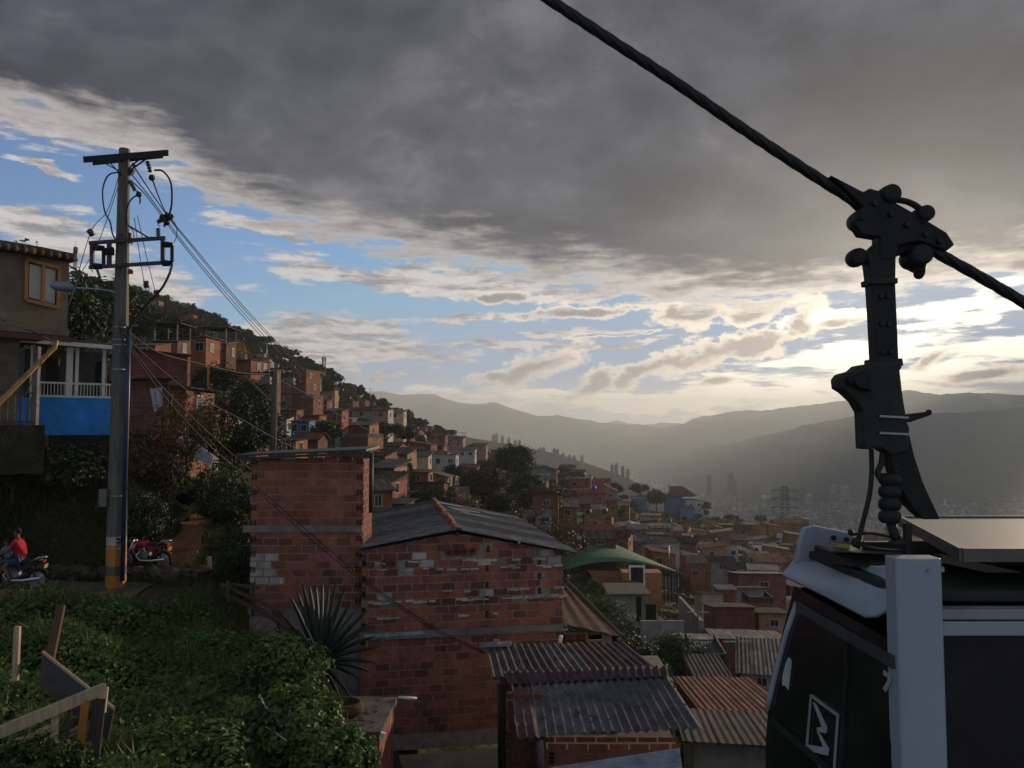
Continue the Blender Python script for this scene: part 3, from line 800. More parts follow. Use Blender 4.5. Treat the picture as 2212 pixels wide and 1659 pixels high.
# corrugated sheds
sB = empty('corrugated_shed', P(1310, 1700, 16), 'near shed with a pale grey corrugated roof over red brick, front of the pair', 'shed', 'corrugated sheds below the brick house')
sA = empty('corrugated_shed', P(1250, 1560, 19), 'rear shed with a mossy dark corrugated roof, touching the wide brick house', 'shed', 'corrugated sheds below the brick house')
mb = MB()
def shA(): k = rnd.uniform(0.8, 1.2); return rnd.choice([(0.085 * k, 0.07 * k, 0.07 * k), (0.10 * k, 0.062 * k, 0.062 * k), (0.09 * k, 0.085 * k, 0.085 * k)])
corrugated(mb, P(1050, 1393, 20.6), P(1350, 1388, 20.6), P(1432, 1452, 18.1), P(1066, 1464, 18.1), col=shA, sheets=5, along=3, jit=0.012)
mb.build('roof', M_SHEET, sA, vcol=True)
mb = MB()
brick_wall(mb, P(1080, 1470, 18.5), (1, 0, 0), 4.1, -8.9, -5.95, colf=lambda *a: brick_col('dark'))
mb.build('brickwork', M_BRICK, sA, vcol=True)
mb = MB().box((P(1260, 1500, 19.6).x, 19.6, -7.5), (4.1, 2.1, 3.1)); mb.build('wall', M_MORTAR, sA)
MB().beam(P(1036, 1393, 20.4), P(1105, 1390, 20.4), 0.3, 0.06).box(P(1072, 1386, 20.4), (0.12, 0.12, 0.1)).build('gutter', M_GALV, sA)
MB().cyl(P(1212, 1373, 20.9), P(1208, 1395, 20.9), 0.05).build('vent_pipe', M_WHITE, sA, True)
mb = MB().tube([P(1078, 1478, 18.2), P(1080, 1660, 18.0)], 0.045).tube([P(1086, 1478, 18.25), P(1090, 1660, 18.1)], 0.02); mb.build('drain_pipe', M_IRON, sA, True)
mb = MB()
def shB(): k = rnd.uniform(0.8, 1.15); return (0.125 * k, 0.122 * k, 0.128 * k)
corrugated(mb, P(1146, 1468, 17.9), P(1440, 1455, 17.9), P(1518, 1573, 15.5), P(1160, 1590, 15.5), col=shB, sheets=4, along=5, jit=0.01)
corrugated(mb, P(1104, 1472, 17.9), P(1146, 1470, 17.9), P(1162, 1562, 15.9), P(1112, 1566, 15.9), col=(0.13, 0.085, 0.085), along=4)
rB = mb
mb = MB()
corrugated(mb, P(1086, 1450, 18.1), P(1450, 1438, 18.1), P(1456, 1460, 17.6), P(1098, 1478, 17.6), col=(0.085, 0.058, 0.062), along=2, amp=0.03)
mb.build('flashing', M_SHEET, sB, vcol=True)
mb = MB()
corrugated(mb, P(1113, 1562, 15.9), P(1160, 1560, 15.9), P(1166, 1592, 15.3), P(1118, 1596, 15.3), col=(0.10, 0.055, 0.06), along=2)
mb.build('end_sheet', M_SHEET, sB, vcol=True)
mb = MB()
pL, pR = P(1178, 1600, 15.8), P(1470, 1600, 15.8)
brick_wall(mb, pL, (1, 0, 0), pR.x - pL.x, -8.2, P(1180, 1592, 15.8).z, colf=lambda *a: brick_col('red'))
for k in range(3): mb.box(P(1192, 1628 + 9 * k, 15.74), (0.1, 0.02, 0.05), None, 0, BLK)
mb.build('brickwork', M_BRICK, sB, vcol=True)
mb = MB()
brick_wall(mb, P(1094, 1500, 17.0), (1, 0, 0), 0.8, -8.2, -5.7, colf=lambda *a: brick_col('dark'))
mb.build('brickwork', M_BRICK, sB, vcol=True)
mb = MB().box(((pL.x + pR.x) / 2, 16.85, -7.5), (pR.x - pL.x - .05, 2.06, 2.2)); mb.box((P(1094, 1500, 17).x + .4, 17.4, -7.2), (0.8, 0.7, 2.6)); mb.build('wall', M_MORTAR, sB)
MB().cyl(P(1166, 1600, 15.4), P(1170, 1700, 15.4), 0.075, 0.07).build('downpipe', mat('purple_pipe', (0.11, 0.065, 0.085), 0.6, 0.3, 0.0, 0.3, 4), sB, True)
mb = rB
for k in range(26):
    t = rnd.random(); p = P(1146 + 300 * t, 1468 - 10 * t, 17.9).lerp(P(1162 + 350 * t, 1588 - 14 * t, 15.5), rnd.uniform(0.1, 0.95)); mb.box(p + Vector((0, 0, 0.045)), (rnd.uniform(.02, .07), rnd.uniform(.02, .06), 0.02), Matrix.Rotation(rnd.random() * 3, 3, 'Z'), 0, (0.06, 0.05, 0.04))
mb.build('roof', M_SHEET, sB, vcol=True)

# nearest sheet at the bottom edge
mb = MB()
corrugated(mb, P(1468, 1618, 13.6), P(1482, 1720, 12.4), P(1180, 1765, 12.4), P(1190, 1660, 13.6), 0.10, 0.02, col=(0.24, 0.27, 0.31), along=3)
o = mb.build('zinc_sheet', M_SHEET, None, vcol=True); tag(o, 'pale bluish zinc sheet roof below the pair of corrugated sheds', 'roof sheet')

# small brick hut with a slab roof
hut = empty('slab_hut', P(790, 1700, 15.8), 'small brick hut with a grey slab roof, lit orange on its right side', 'hut')
zs = -5.76
sl_ = [Vector((-3.55, 14.9, zs)), Vector((-2.48, 15.0, zs)), Vector((-2.46, 16.9, zs)), Vector((-3.9, 17.0, zs))]
mb = MB().prism([p + Vector((0, 0, -0.10)) for p in sl_], (0, 0, 0.12))
for k in range(40):
    p = sl_[0].lerp(sl_[1], rnd.random()).lerp(sl_[3].lerp(sl_[2], rnd.random()), rnd.random()); mb.box(p + Vector((0, 0, 0.02)), (rnd.uniform(.02, .09), rnd.uniform(.02, .07), 0.03))
mb.build('slab', mat('stained_slab', (0.13, 0.115, 0.10), 0.95, 0.1, 0.0, 0.6, 2.2, 0.5, 20), hut)
mb = MB()
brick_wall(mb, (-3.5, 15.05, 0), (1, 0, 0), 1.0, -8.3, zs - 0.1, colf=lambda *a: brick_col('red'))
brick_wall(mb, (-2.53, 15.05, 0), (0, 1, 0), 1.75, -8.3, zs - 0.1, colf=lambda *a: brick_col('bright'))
mb.build('brickwork', M_BRICK, hut, vcol=True)
mb = MB().box((-3.02, 15.95, -7.1), (0.98, 1.78, 2.45)); mb.build('wall', M_MORTAR, hut)
MB().cyl(P(860, 1506, 16.8), P(900, 1509, 16.9), 0.03).build('pipe_stub', M_WHITE, hut, True)
MB().box(P(826, 1590, 14.95), (0.09, 0.06, 0.13), Matrix.Rotation(0.3, 3, 'Y')).build('junction_box', M_WHITE, hut)
b = MB().lathe([(0.30, 0), (0.37, 0.06), (0.38, 0.16), (0.33, 0.24), (0.26, 0.25), (0.24, 0.16), (0.24, 0.05)], tuple(P(745, 1530, 15.9)), 'Z', 24)
ob = b.build('basin', mat('brown_clay', (0.075, 0.042, 0.03), 0.9, 0.15, 0.0, 0.3, 8), None, smooth=True); tag(ob, 'dark brown round clay basin on the slab roof of the small hut', 'basin')
ob.location.z += zs + 0.02 - P(745, 1530, 15.9).z

# ------------------------------------------------------------------ utility pole with its gear
def poly(f0, pts, n=14):
    """smooth path through points"""
    out = []
    m = len(pts)
    for i in range(m - 1):
        p0, p1, p2, p3 = pts[max(i - 1, 0)], pts[i], pts[i + 1], pts[min(i + 2, m - 1)]
        for k in range(n):
            t = k / n
            out.append(tuple(0.5 * ((2 * p1[q]) + (-p0[q] + p2[q]) * t + (2 * p0[q] - 5 * p1[q] + 4 * p2[q] - p3[q]) * t * t + (-p0[q] + 3 * p1[q] - 3 * p2[q] + p3[q]) * t ** 3) for q in range(len(p1))))
    out.append(tuple(pts[-1]))
    return [f0(*p) for p in out]
def wire(uvs, Y0, Y1=None, n=10):
    """points along a wire given by frame positions, depth running from Y0 to Y1"""
    m = len(uvs) - 1
    return poly(lambda u, v, t: P(u, v, Y0 + ((Y1 or Y0) - Y0) * t), [(u, v, i / m) for i, (u, v) in enumerate(uvs)], n)

YP = 23.0
pole_top, pole_bot = P(269, 322, YP), P(250, 1258, YP)
M_POLE = None
def pole_mat():
    m = bpy.data.materials.new('painted_concrete_pole'); m.use_nodes = True
    T = NT(m.node_tree); b = T.n['Principled BSDF']
    tc = T.node('ShaderNodeTexCoord'); sp = T.node('ShaderNodeSeparateXYZ'); T.l.new(tc.outputs['Object'], sp.inputs[0])
    z = T.math('ADD', sp.outputs[2], T.math('MULTIPLY', T.math('SUBTRACT', T.noise(tc.outputs['Object'], 9, 4), 0.5), 0.06))
    zf = T.math('DIVIDE', z, 4.0)
    def h(v): return (P(250, v, YP).z - pole_bot.z) / 4.0
    n = T.noise(T.vmath('MULTIPLY', tc.outputs['Object'], (6, 6, 0.7)), 2.0, 6, 0.65)
    conc = T.ramp(n, [(0.3, (0.055, 0.052, 0.048)), (0.7, (0.14, 0.13, 0.115))])
    band = T.ramp(zf, [(0.0, (0.42, 0.17, 0.03)), (h(1241), (0.42, 0.17, 0.03)), (h(1241) + 0.001, (0.09, 0.09, 0.08)), (h(1221), (0.09, 0.09, 0.08)), (h(1221) + 0.001, (0.45, 0.18, 0.03)), (h(1176), (0.45, 0.18, 0.03)), (h(1176) + 0.001, (0.38, 0.37, 0.35)), (h(1158), (0.38, 0.37, 0.35))], 'LINEAR')
    band = T.mix(1.0, band, T.ramp(n, [(0.25, 0.55), (0.7, 1.1)]), 'MULTIPLY')
    c = T.mix(T.smooth(zf, h(1158), h(1158) + 0.002), band, conc)
    T.put(b.inputs['Base Color'], c); b.inputs['Roughness'].default_value = 0.85
    bn = T.node('ShaderNodeBump'); bn.inputs['Strength'].default_value = 0.3; bn.inputs['Distance'].default_value = 0.02
    T.put(bn.inputs['Height'], T.noise(tc.outputs['Object'], 30, 4)); T.l.new(bn.outputs[0], b.inputs['Normal'])
    return m
up_ = empty('utility_pole', pole_bot, 'tall concrete utility pole with orange painted foot and a dark crossarm on top', 'utility pole', 'utility poles')
dv = pole_top - pole_bot
def on_pole(v, side=0.0, fwd=0.0):
    t = (1258 - v) / (1258 - 322); p = pole_bot + dv * t; return p + Vector((side, -fwd, 0))
mb = MB()
n8 = 8; vs = []; hts = [-1.5 / dv.length] + [i / 12 for i in range(13)]
for t in hts:
    r = 0.285 - 0.13 * max(t, 0) ; c = pole_bot + dv * t
    for k in range(n8):
        an = math.pi / 8 + 2 * math.pi * k / n8; vs.append(c + Vector((r * math.cos(an), r * math.sin(an), 0)))
fs = [(i * n8 + k, i * n8 + (k + 1) % n8, (i + 1) * n8 + (k + 1) % n8, (i + 1) * n8 + k) for i in range(len(hts) - 1) for k in range(n8)]
fs.append(tuple(range((len(hts) - 1) * n8, len(hts) * n8)))
mb.add(vs, fs); mb.build('shaft', pole_mat(), up_)
M_STEEL_D = mat('blackened_steel', (0.010, 0.010, 0.012), 0.55, 0.4, 0.4, 0.25, 5)
def beam_uv(mb, a, b, w, h, Y, Y2=None): mb.beam(P(*a, Y), P(*b, Y2 or Y), w, h); return mb
for (a, b, yo) in (((180, 346), (364, 331), -0.24), ((200, 352), (352, 336), 0.22)):
    m = MB(); beam_uv(m, a, b, 0.02, 0.16, YP + yo - 0.04); beam_uv(m, (a[0], a[1] - 6), (b[0], b[1] - 6), 0.10, 0.018, YP + yo); m.build('crossarm', M_STEEL_D, up_)
for (a, b, yo) in (((238, 352), (262, 378), -0.2), ((225, 352), (262, 372), 0.2), ((318, 342), (275, 372), -0.2), ((300, 345), (275, 366), 0.2)):
    m = MB(); beam_uv(m, a, b, 0.05, 0.03, YP + yo); m.build('brace', M_STEEL_D, up_)
def insulator(parent, a, b, n=5, r=0.06, Ya=YP, Yb=None, name='insulator'):
    a, b = P(*a, Ya), P(*b, Yb or Ya); m = MB(); d = b - a
    pth, rad = [], []
    for i in range(n * 2 + 1):
        pth.append(a + d * i / (n * 2)); rad.append(r if i % 2 else r * 0.45)
    m.tube(pth, rad, 10); return m.build(name, mat('brown_insulator', (0.03, 0.022, 0.02), 0.4, 0.5), parent, True)
insulator(up_, (318, 348), (325, 372), 4, 0.075); insulator(up_, (288, 352), (291, 362), 3, 0.06); insulator(up_, (281, 392), (292, 412), 4, 0.07)
MB().ball(P(328, 384, YP), 0.10, 8).build('clamp', M_STEEL_D, up_)
MB().ball(P(300, 420, YP), 0.09, 8).tube(wire([(296, 412), (300, 422), (303, 432), (302, 440)], YP), 0.025, 6).build('clamp', M_STEEL_D, up_)
MB().beam(P(286, 365, YP), P(280, 378, YP), 0.12, 0.14).build('bracket', M_STEEL_D, up_)
for pts, r in (([(262, 372), (235, 378), (222, 410), (226, 455), (238, 480), (243, 505), (252, 520)], 0.022), ([(333, 368), (352, 370), (369, 395), (371, 440), (365, 465)], 0.03), ([(305, 422), (290, 425), (276, 445), (274, 485)], 0.022),
               ([(274, 485), (288, 500), (288, 520), (283, 528)], 0.014), ([(345, 490), (340, 478), (350, 468), (356, 478)], 0.012), ([(365, 470), (378, 482), (382, 505), (376, 525)], 0.012), ([(276, 530), (280, 515), (276, 500)], 0.014)):
    MB().tube(wire(pts, YP - 0.3, YP - 0.1), r, 6).build('jumper_cable', M_BLACK, up_, True)
# switch frame half way up
YF = YP - 0.30
fr = MB(); beam_uv(fr, (193, 525), (358, 514), 0.09, 0.10, YF); beam_uv(fr, (193, 578), (358, 567), 0.09, 0.10, YF)
for u in (199, 236): beam_uv(fr, (u, 524), (u, 577), 0.12, 0.07, YF)
beam_uv(fr, (352, 515), (352, 567), 0.12, 0.07, YF); beam_uv(fr, (246, 524), (264, 505), 0.07, 0.07, YF); beam_uv(fr, (236, 524), (248, 524), 0.07, 0.03, YF); beam_uv(fr, (277, 487), (322, 514), 0.06, 0.05, YF); beam_uv(fr, (318, 514), (330, 513), 0.07, 0.04, YF)
fr.build('switch_frame', mat('grey_channel_steel', (0.045, 0.045, 0.055), 0.6, 0.4, 0.4, 0.25, 5), up_)
for (u, v0, v1, s) in ((212, 535, 575, 1), (360, 528, 568, 1), (236, 540, 545, -1)):
    m = MB()
    m.cyl(P(u - 8 * s, v0, YF), P(u + 8 * s, v0 + 1, YF), 0.10, 0.085, 8).cyl(P(u - 8 * s, v1, YF), P(u + 8 * s, v1 + 1, YF), 0.10, 0.085, 8)
    m.beam(P(u + 11 * s, v0 - 4, YF), P(u + 11 * s, v1 + 4, YF), 0.07, 0.05).beam(P(u + 14 * s, v0 + 2, YF), P(u + 14 * s, v1 - 2, YF), 0.04, 0.03)
    m.build('fuse_switch', M_STEEL_D, up_)
insulator(up_, (342, 493), (343, 515), 5, 0.085, YF); insulator(up_, (281, 503), (280, 525), 5, 0.085, YF); insulator(up_, (372, 572), (366, 592), 5, 0.05, YF)
insulator(up_, (209, 580), (216, 600), 5, 0.05, YF)
MB().tube(wire([(366, 592), (350, 622), (320, 655), (295, 685), (284, 700), (276, 720)], YF, YP - 0.2), 0.035, 6).build('thick_cable', M_BLACK, up_, True)
m = MB().prism([P(*q, YP - 0.32) for q in ((276, 583), (280, 580), (284, 582), (287, 584), (287, 592), (275, 592))], (0, 0.02, 0)); m.build('small_sign', mat('rust_sign', (0.20, 0.07, 0.03), 0.8), up_)
m = MB().tube([P(278, 705, YP - 0.15), P(275, 860, YP - 0.2), P(264, 1255, YP - 0.3)], 0.068, 10)
m.build('conduit', mat('blue_conduit', (0.016, 0.032, 0.075), 0.45, 0.4, 0.0, 0.35, 3), up_, True)
for v in (742, 753, 806, 1075, 1161, 1185, 715):
    m = MB(); c = on_pole(v); r = 0.285 - 0.13 * (1258 - v) / 936 + 0.008
    m.lathe([(r, -0.012), (r + 0.006, -0.012), (r + 0.006, 0.012), (r, 0.012)], tuple(c), 'Z', 8); m.build('steel_band', M_GALV, up_)
MB().box(P(226, 1075, YP - 0.2), (0.22, 0.25, 0.5)).build('meter_box', mat('grey_box', (0.12, 0.12, 0.115), 0.7), up_)
mb = MB()
for k in range(9): mb.tube(wire([(262, 690 + 9 * k), (255 + 3 * k, 700 + 10 * k), (272, 704 + 11 * k)], YP - 0.32), 0.012, 5)
mb.build('cable_tangle', M_BLACK, up_)
MB().box(P(257, 1165, YP - 0.268), (0.18, 0.012, 0.05), Matrix.Rotation(0.25, 3, 'Y')).box(P(257, 1172, YP - 0.268), (0.16, 0.012, 0.045), Matrix.Rotation(-0.2, 3, 'Y')).build('stencil_mark', M_STEEL_D, up_)

# street lamp on the pole
sl_o = empty('street_lamp', P(245, 628, YP), 'grey street lamp on a long arm, fixed to the tall concrete pole', 'street lamp')
MB().tube(wire([(253, 634), (235, 628), (200, 624), (160, 622)], YP - 0.2, YP - 0.9), 0.03, 8).build('arm', M_GALV, sl_o, True)
lm = MB(); a, b = P(162, 622, YP - 0.9), P(108, 616, YP - 1.3)
lm.tube([a, a.lerp(b, 0.2), a.lerp(b, 0.45), a.lerp(b, 0.8), b], [0.07, 0.12, 0.14, 0.13, 0.05], 12); lm.ball(a.lerp(b, 0.25) + Vector((0, 0, .14)), 0.05)
lm.build('lamp_head', mat('lamp_housing', (0.16, 0.21, 0.27), 0.5, 0.4, 0.2), sl_o, True)

# guy wires and overhead lines
def wire_thing(name, uvs, Y0, Y1, r, label, cat, group=None, m=None):
    o = MB().tube(wire(uvs, Y0, Y1), r, 5).build(name, m or M_BLACK, None, True); return tag(o, label, cat, group)
def guy(uvs, Y0, Y1, at_, label):
    o = MB().tube(wire(uvs, Y0, Y1), 0.011, 5).build('guy_wire', M_BLACK, None, True); tag(o, label, 'guy wire', 'guy wires of the tall pole')
    if at_:
        (a, b, Yi) = at_; MB().cyl(P(*a, Yi), P(*b, Yi), 0.085, 0.085, 8).build('guy_insulator', mat('brown_insulator', (0.03, 0.022, 0.02)), o, True, world=False)
guy([(257, 378), (232, 455), (197, 500), (160, 620), (118, 740)], YP - 0.3, 20.5, ((192, 498), (200, 507), 22.2), 'left guy wire of the tall pole, with the higher of two round insulators')
guy([(262, 380), (236, 460), (205, 540), (170, 600), (130, 700), (0, 960)], YP - 0.3, 18.5, ((168, 586), (176, 600), 21.0), 'left guy wire of the tall pole, running on down past the blue house')
guy([(290, 470), (303, 560), (318, 650), (322, 700)], YP, YP + 1.5, ((315, 608), (317, 621), YP + 0.8), 'right guy wire of the tall pole, with a small insulator level with the lamp')
guy([(297, 465), (318, 560), (338, 640), (352, 700)], YP, YP + 2.0, ((337, 628), (341, 641), YP + 1.0), 'right guy wire of the tall pole, ending at the lowest insulator')
GL = 'power lines from the tall pole'
wire_thing('power_line', [(283, 390), (318, 425), (400, 535), (500, 655), (600, 765), (650, 815)], YP, 70, 0.024, 'lower outer overhead line of the bundle falling from the tall pole to the hillside', 'power line', GL)
wire_thing('power_line', [(280, 372), (318, 418), (405, 535), (505, 652), (605, 763), (655, 812)], YP, 70, 0.024, 'second overhead line of the bundle falling from the tall pole', 'power line', GL)
wire_thing('power_line', [(330, 390), (360, 462), (412, 530), (515, 655), (615, 762), (670, 815)], YP, 70, 0.024, 'third overhead line, from the clamp under the crossarm', 'power line', GL)
wire_thing('power_line', [(291, 362), (352, 452), (416, 530), (520, 655), (622, 763), (680, 818)], YP, 70, 0.024, 'topmost overhead line of the bundle from the crossarm', 'power line', GL)
tag(MB().ball(P(352, 470, YP + 4), 0.13, 8).ball(P(366, 468, YP + 4), 0.14, 8).ball(P(360, 480, YP + 4), 0.12, 8).beam(P(340, 480, YP + 4), P(374, 466, YP + 4), 0.1, 0.1).beam(P(360, 458, YP + 4), P(356, 490, YP + 4), 0.08, 0.08).build('line_splice', M_STEEL_D, None), 'dark cluster of line clamps where the overhead lines cross right of the tall pole', 'line clamp')
GS = 'service cables strung between the houses'
wire_thing('service_cable', [(275, 715), (340, 760), (430, 785), (520, 805), (590, 808)], YP, 40, 0.022, 'cable sagging from the tall pole to the wooden pole crossarm', 'cable', GS)
wire_thing('service_cable', [(272, 735), (345, 830), (440, 925), (550, 1020), (640, 1060)], YP, 33, 0.022, 'upper cable sagging steeply from the tall pole towards the narrow brick house', 'cable', GS)
wire_thing('service_cable', [(272, 742), (350, 850), (450, 960), (545, 1040)], YP, 30, 0.02, 'lower cable sagging steeply from the tall pole towards the narrow brick house', 'cable', GS)
wire_thing('service_cable', [(278, 735), (400, 840), (520, 905), (620, 960), (720, 1000)], YP, 45, 0.02, 'cable crossing in front of the round tree to the far side of the wooden pole', 'cable', GS)
wire_thing('service_cable', [(600, 870), (660, 910), (720, 955), (760, 985)], 40, 30, 0.018, 'cable from the wooden pole down to the narrow brick house roof', 'cable', GS)
wire_thing('service_cable', [(600, 820), (660, 850), (740, 900), (830, 945)], 40, 60, 0.02, 'cable from the wooden pole to the orange houses beyond', 'cable', GS)
wire_thing('service_cable', [(553, 1050), (680, 1160), (800, 1262), (930, 1350), (1050, 1410)], 21.5, 20.2, 0.014, 'upper of two dark cables slanting across the brick house fronts', 'cable', GS)
wire_thing('service_cable', [(556, 1060), (680, 1172), (800, 1268), (930, 1356), (1048, 1412)], 21.5, 20.2, 0.012, 'lower of two dark cables slanting across the brick house fronts', 'cable', GS)
wire_thing('service_cable', [(0, 690), (60, 712), (110, 735)], 20, 22, 0.014, 'thin cable along the wall of the beige house', 'cable', GS)

# wooden pole in the middle distance
Y2 = 40.0
up2 = empty('utility_pole', P(588, 1000, Y2), 'grey wooden utility pole with a level crossarm, behind the narrow brick house', 'utility pole', 'utility poles')
MB().tube([P(587, 1060, Y2), P(595, 800, Y2)], [0.2, 0.13], 12).build('shaft', mat('grey_timber', (0.10, 0.095, 0.085), 0.9, 0.1, 0.0, 0.4, 3, streak=(5, 5, .6)), up2, True)
MB().beam(P(498, 806, Y2), P(600, 807, Y2), 0.12, 0.13).build('crossarm', M_IRON, up2)
MB().beam(P(528, 812, Y2 - .1), P(590, 872, Y2 - .1), 0.09, 0.09).build('brace', mat('grey_timber', (0.1, 0.095, 0.085)), up2)
MB().beam(P(532, 815, Y2 + .1), P(588, 873, Y2 + .1), 0.07, 0.07).build('brace', M_IRON, up2)
for u in (505, 560, 580): MB().cyl(P(u, 806, Y2), P(u, 798, Y2), 0.07, 0.04, 8).build('insulator', mat('brown_insulator', (0.03, .022, .02)), up2, True)

# ------------------------------------------------------------------ beige house with overhang
YB = 24.6
bh = empty('beige_house', P(0, 900, YB), 'beige plastered house with an overhanging upper floor and an ochre framed window', 'house')
M_BEIGE = mat('beige_plaster', (0.155, 0.125, 0.088), 0.9, 0.15, 0.0, 0.25, 1.5, 0.2, 14)
A = P(-160, 650, YB - 2.6); B = P(147, 650, YB + 0.4)          # foot of the overhanging wall, running away to the right
exb = (Vector((B.x, B.y, 0)) - Vector((A.x, A.y, 0))); Wb = exb.length; exb.normalize(); eyb = Vector((-exb.y, exb.x, 0))
zb0, zb1 = P(147, 712, B.y).z, P(147, 562, B.y).z
def Lb(x, y, z): return Vector((A.x, A.y, 0)) + exb * x + eyb * y + Vector((0, 0, z))
mb = MB(); mb.prism([Lb(0, 0, zb0 + .0), Lb(Wb, 0, zb0), Lb(Wb, 0, zb1), Lb(0, 0, zb1)], eyb * 5); mb.build('wall', M_BEIGE, bh)
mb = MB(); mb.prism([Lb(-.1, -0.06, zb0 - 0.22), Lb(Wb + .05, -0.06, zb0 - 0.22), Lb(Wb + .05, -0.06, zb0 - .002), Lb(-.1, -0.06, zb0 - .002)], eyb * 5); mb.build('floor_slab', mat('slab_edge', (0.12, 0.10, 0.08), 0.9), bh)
mb = MB()
for k in range(int(Wb / 0.24) + 2):      # tiled eave
    x = -0.1 + 0.24 * k
    a, b = Lb(x, -0.45, zb1 + 0.02), Lb(x, 2.6, zb1 + 0.75)
    kk = rnd.uniform(.6, 1.2); mb.tube([a, b], [0.125, 0.10], 8, True, 0, (0.085 * kk, 0.055 * kk, 0.045 * kk))
mb.build('roof', mat('dark_tile', (0.1, 0.06, 0.05), 0.9, 0.1, 0.0, 0.4, 6, vcol=True), bh, True, vcol=True)
MB().prism([Lb(-.1, -0.4, zb1 - .06), Lb(Wb + .1, -0.4, zb1 - .06), Lb(Wb + .1, -0.4, zb1 - .0), Lb(-.1, -0.4, zb1 - .0)], eyb * 2).build('eave_board', M_WOOD, bh)
def ray_local(u, v, off=0.0):
    """where the line of sight meets the beige wall"""
    d = P(u, v, 1.0); o = Vector((A.x, A.y, 0)) - eyb * off
    t = eyb.dot(o) / eyb.dot(d); return d * t
M_OCHRE = mat('ochre_timber', (0.30, 0.14, 0.045), 0.6, 0.3, 0.0, 0.25, 4)
wf = [ray_local(*q, 0.05) for q in ((57, 560), (128, 580), (125, 665), (55, 648))]
mb = MB()
for i in range(4): mb.beam(wf[i], wf[(i + 1) % 4], 0.10, 0.10, up=tuple(eyb))
mb.beam(wf[0].lerp(wf[1], .5), wf[3].lerp(wf[2], .5), 0.09, 0.10, up=tuple(eyb))
win = mb.build('window', M_OCHRE, bh)
M_GLASS = mat('dim_window_glass', (0.03, 0.035, 0.04), 0.06, 0.9, 0.0, 0.1, 2)
MB().prism([q + eyb * 0.03 for q in wf], eyb * 0.02).build('pane', M_GLASS, win)
mb = MB()
cc = [ray_local(*q, 0.028) for q in ((64, 570), (120, 586), (118, 656), (62, 642))]
for k in range(26):
    t0, t1 = k / 26, (k + 1) / 26
    if 0.46 < (t0 + t1) / 2 < 0.54: continue
    o_ = -eyb * (0.012 * (k % 2)); mb.add([cc[3].lerp(cc[2], t0) + o_, cc[3].lerp(cc[2], t1) - eyb * 0.012 * ((k + 1) % 2), cc[0].lerp(cc[1], t1) - eyb * 0.012 * ((k + 1) % 2), cc[0].lerp(cc[1], t0) + o_], [(0, 1, 2, 3)])
mb.build('curtain', mat('pale_curtain', (0.36, 0.35, 0.30), 0.35, 0.6, 0, 0.15, 3), win)
# lower floor, set back and dark
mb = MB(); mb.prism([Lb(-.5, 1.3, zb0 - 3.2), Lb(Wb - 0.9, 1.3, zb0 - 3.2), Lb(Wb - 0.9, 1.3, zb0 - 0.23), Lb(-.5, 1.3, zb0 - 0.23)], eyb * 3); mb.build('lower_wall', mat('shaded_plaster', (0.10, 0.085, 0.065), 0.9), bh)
mb = MB()
for k, x in enumerate((Wb - 2.9, Wb - 2.2)): mb.box(Lb(x, 1.27, zb0 - 1.25), (0.75, 0.06, 1.4), Matrix.Rotation(math.atan2(exb.y, exb.x), 3, 'Z'))
mb = MB().box(Lb(Wb - 2.4, 1.27, zb0 - 1.25), (1.5, 0.06, 1.3), Matrix.Rotation(math.atan2(exb.y, exb.x), 3, 'Z')); dw = mb.build('lower_window', mat('dark_red_shutter', (0.05, 0.012, 0.010), 0.7), bh)
mb = MB()
for k in range(7): mb.cyl(Lb(Wb - 3.1 + .22 * k, 1.2, zb0 - 1.9), Lb(Wb - 3.1 + .22 * k, 1.2, zb0 - 0.6), 0.012)
mb.build('window_bars', M_GALV, dw)
mb = MB().prism([Lb(-1, -0.15, zb0 - 0.42), Lb(Wb + .1, -.15, zb0 - .42), Lb(Wb + .1, -.15, zb0 - .25), Lb(-1, -.15, zb0 - .25)], eyb * 0.12); mb.build('beam', mat('dark_red_beam', (0.07, 0.03, 0.022), 0.8), bh)
MB().tube([P(122, 735, YB - 0.5), P(118, 750, YB - .5), P(0, 868, YB - 1.4), P(-80, 950, YB - 2)], 0.075, 10).build('drain_pipe', mat('yellow_pipe', (0.30, 0.19, 0.05), 0.5, 0.4, 0, 0.25, 4), bh, True)
mb = MB()
zf_ = zb0 - 3.1
mb.beam(Lb(Wb - 4.5, 0.1, zf_ + 1.0), Lb(Wb - 0.9, 0.1, zf_ + 1.0), 0.05, 0.05).beam(Lb(Wb - 4.5, 0.1, zf_ + .1), Lb(Wb - 0.9, 0.1, zf_ + .1), 0.05, 0.05)
for k in range(18): mb.cyl(Lb(Wb - 4.4 + .2 * k, 0.1, zf_ + .1), Lb(Wb - 4.4 + .2 * k, 0.1, zf_ + 1), 0.012, n=6)
mb.build('railing', M_IRON, bh)
mb = MB().prism([Lb(-1, -0.1, zf_ - 1.5), Lb(Wb - .6, -0.1, zf_ - 1.5), Lb(Wb - .6, -0.1, zf_), Lb(-1, -0.1, zf_)], eyb * 1.5); mb.build('terrace', mat('dark_foundation', (.03, .03, .022), .95, .05, 0, .5, 2), bh)  # very dark base colour, mottled by noise
MB().box(Lb(Wb - 0.75, 0.3, zf_ + 1.2), (0.16, 0.16, 2.6)).build('post', M_CONC, bh)

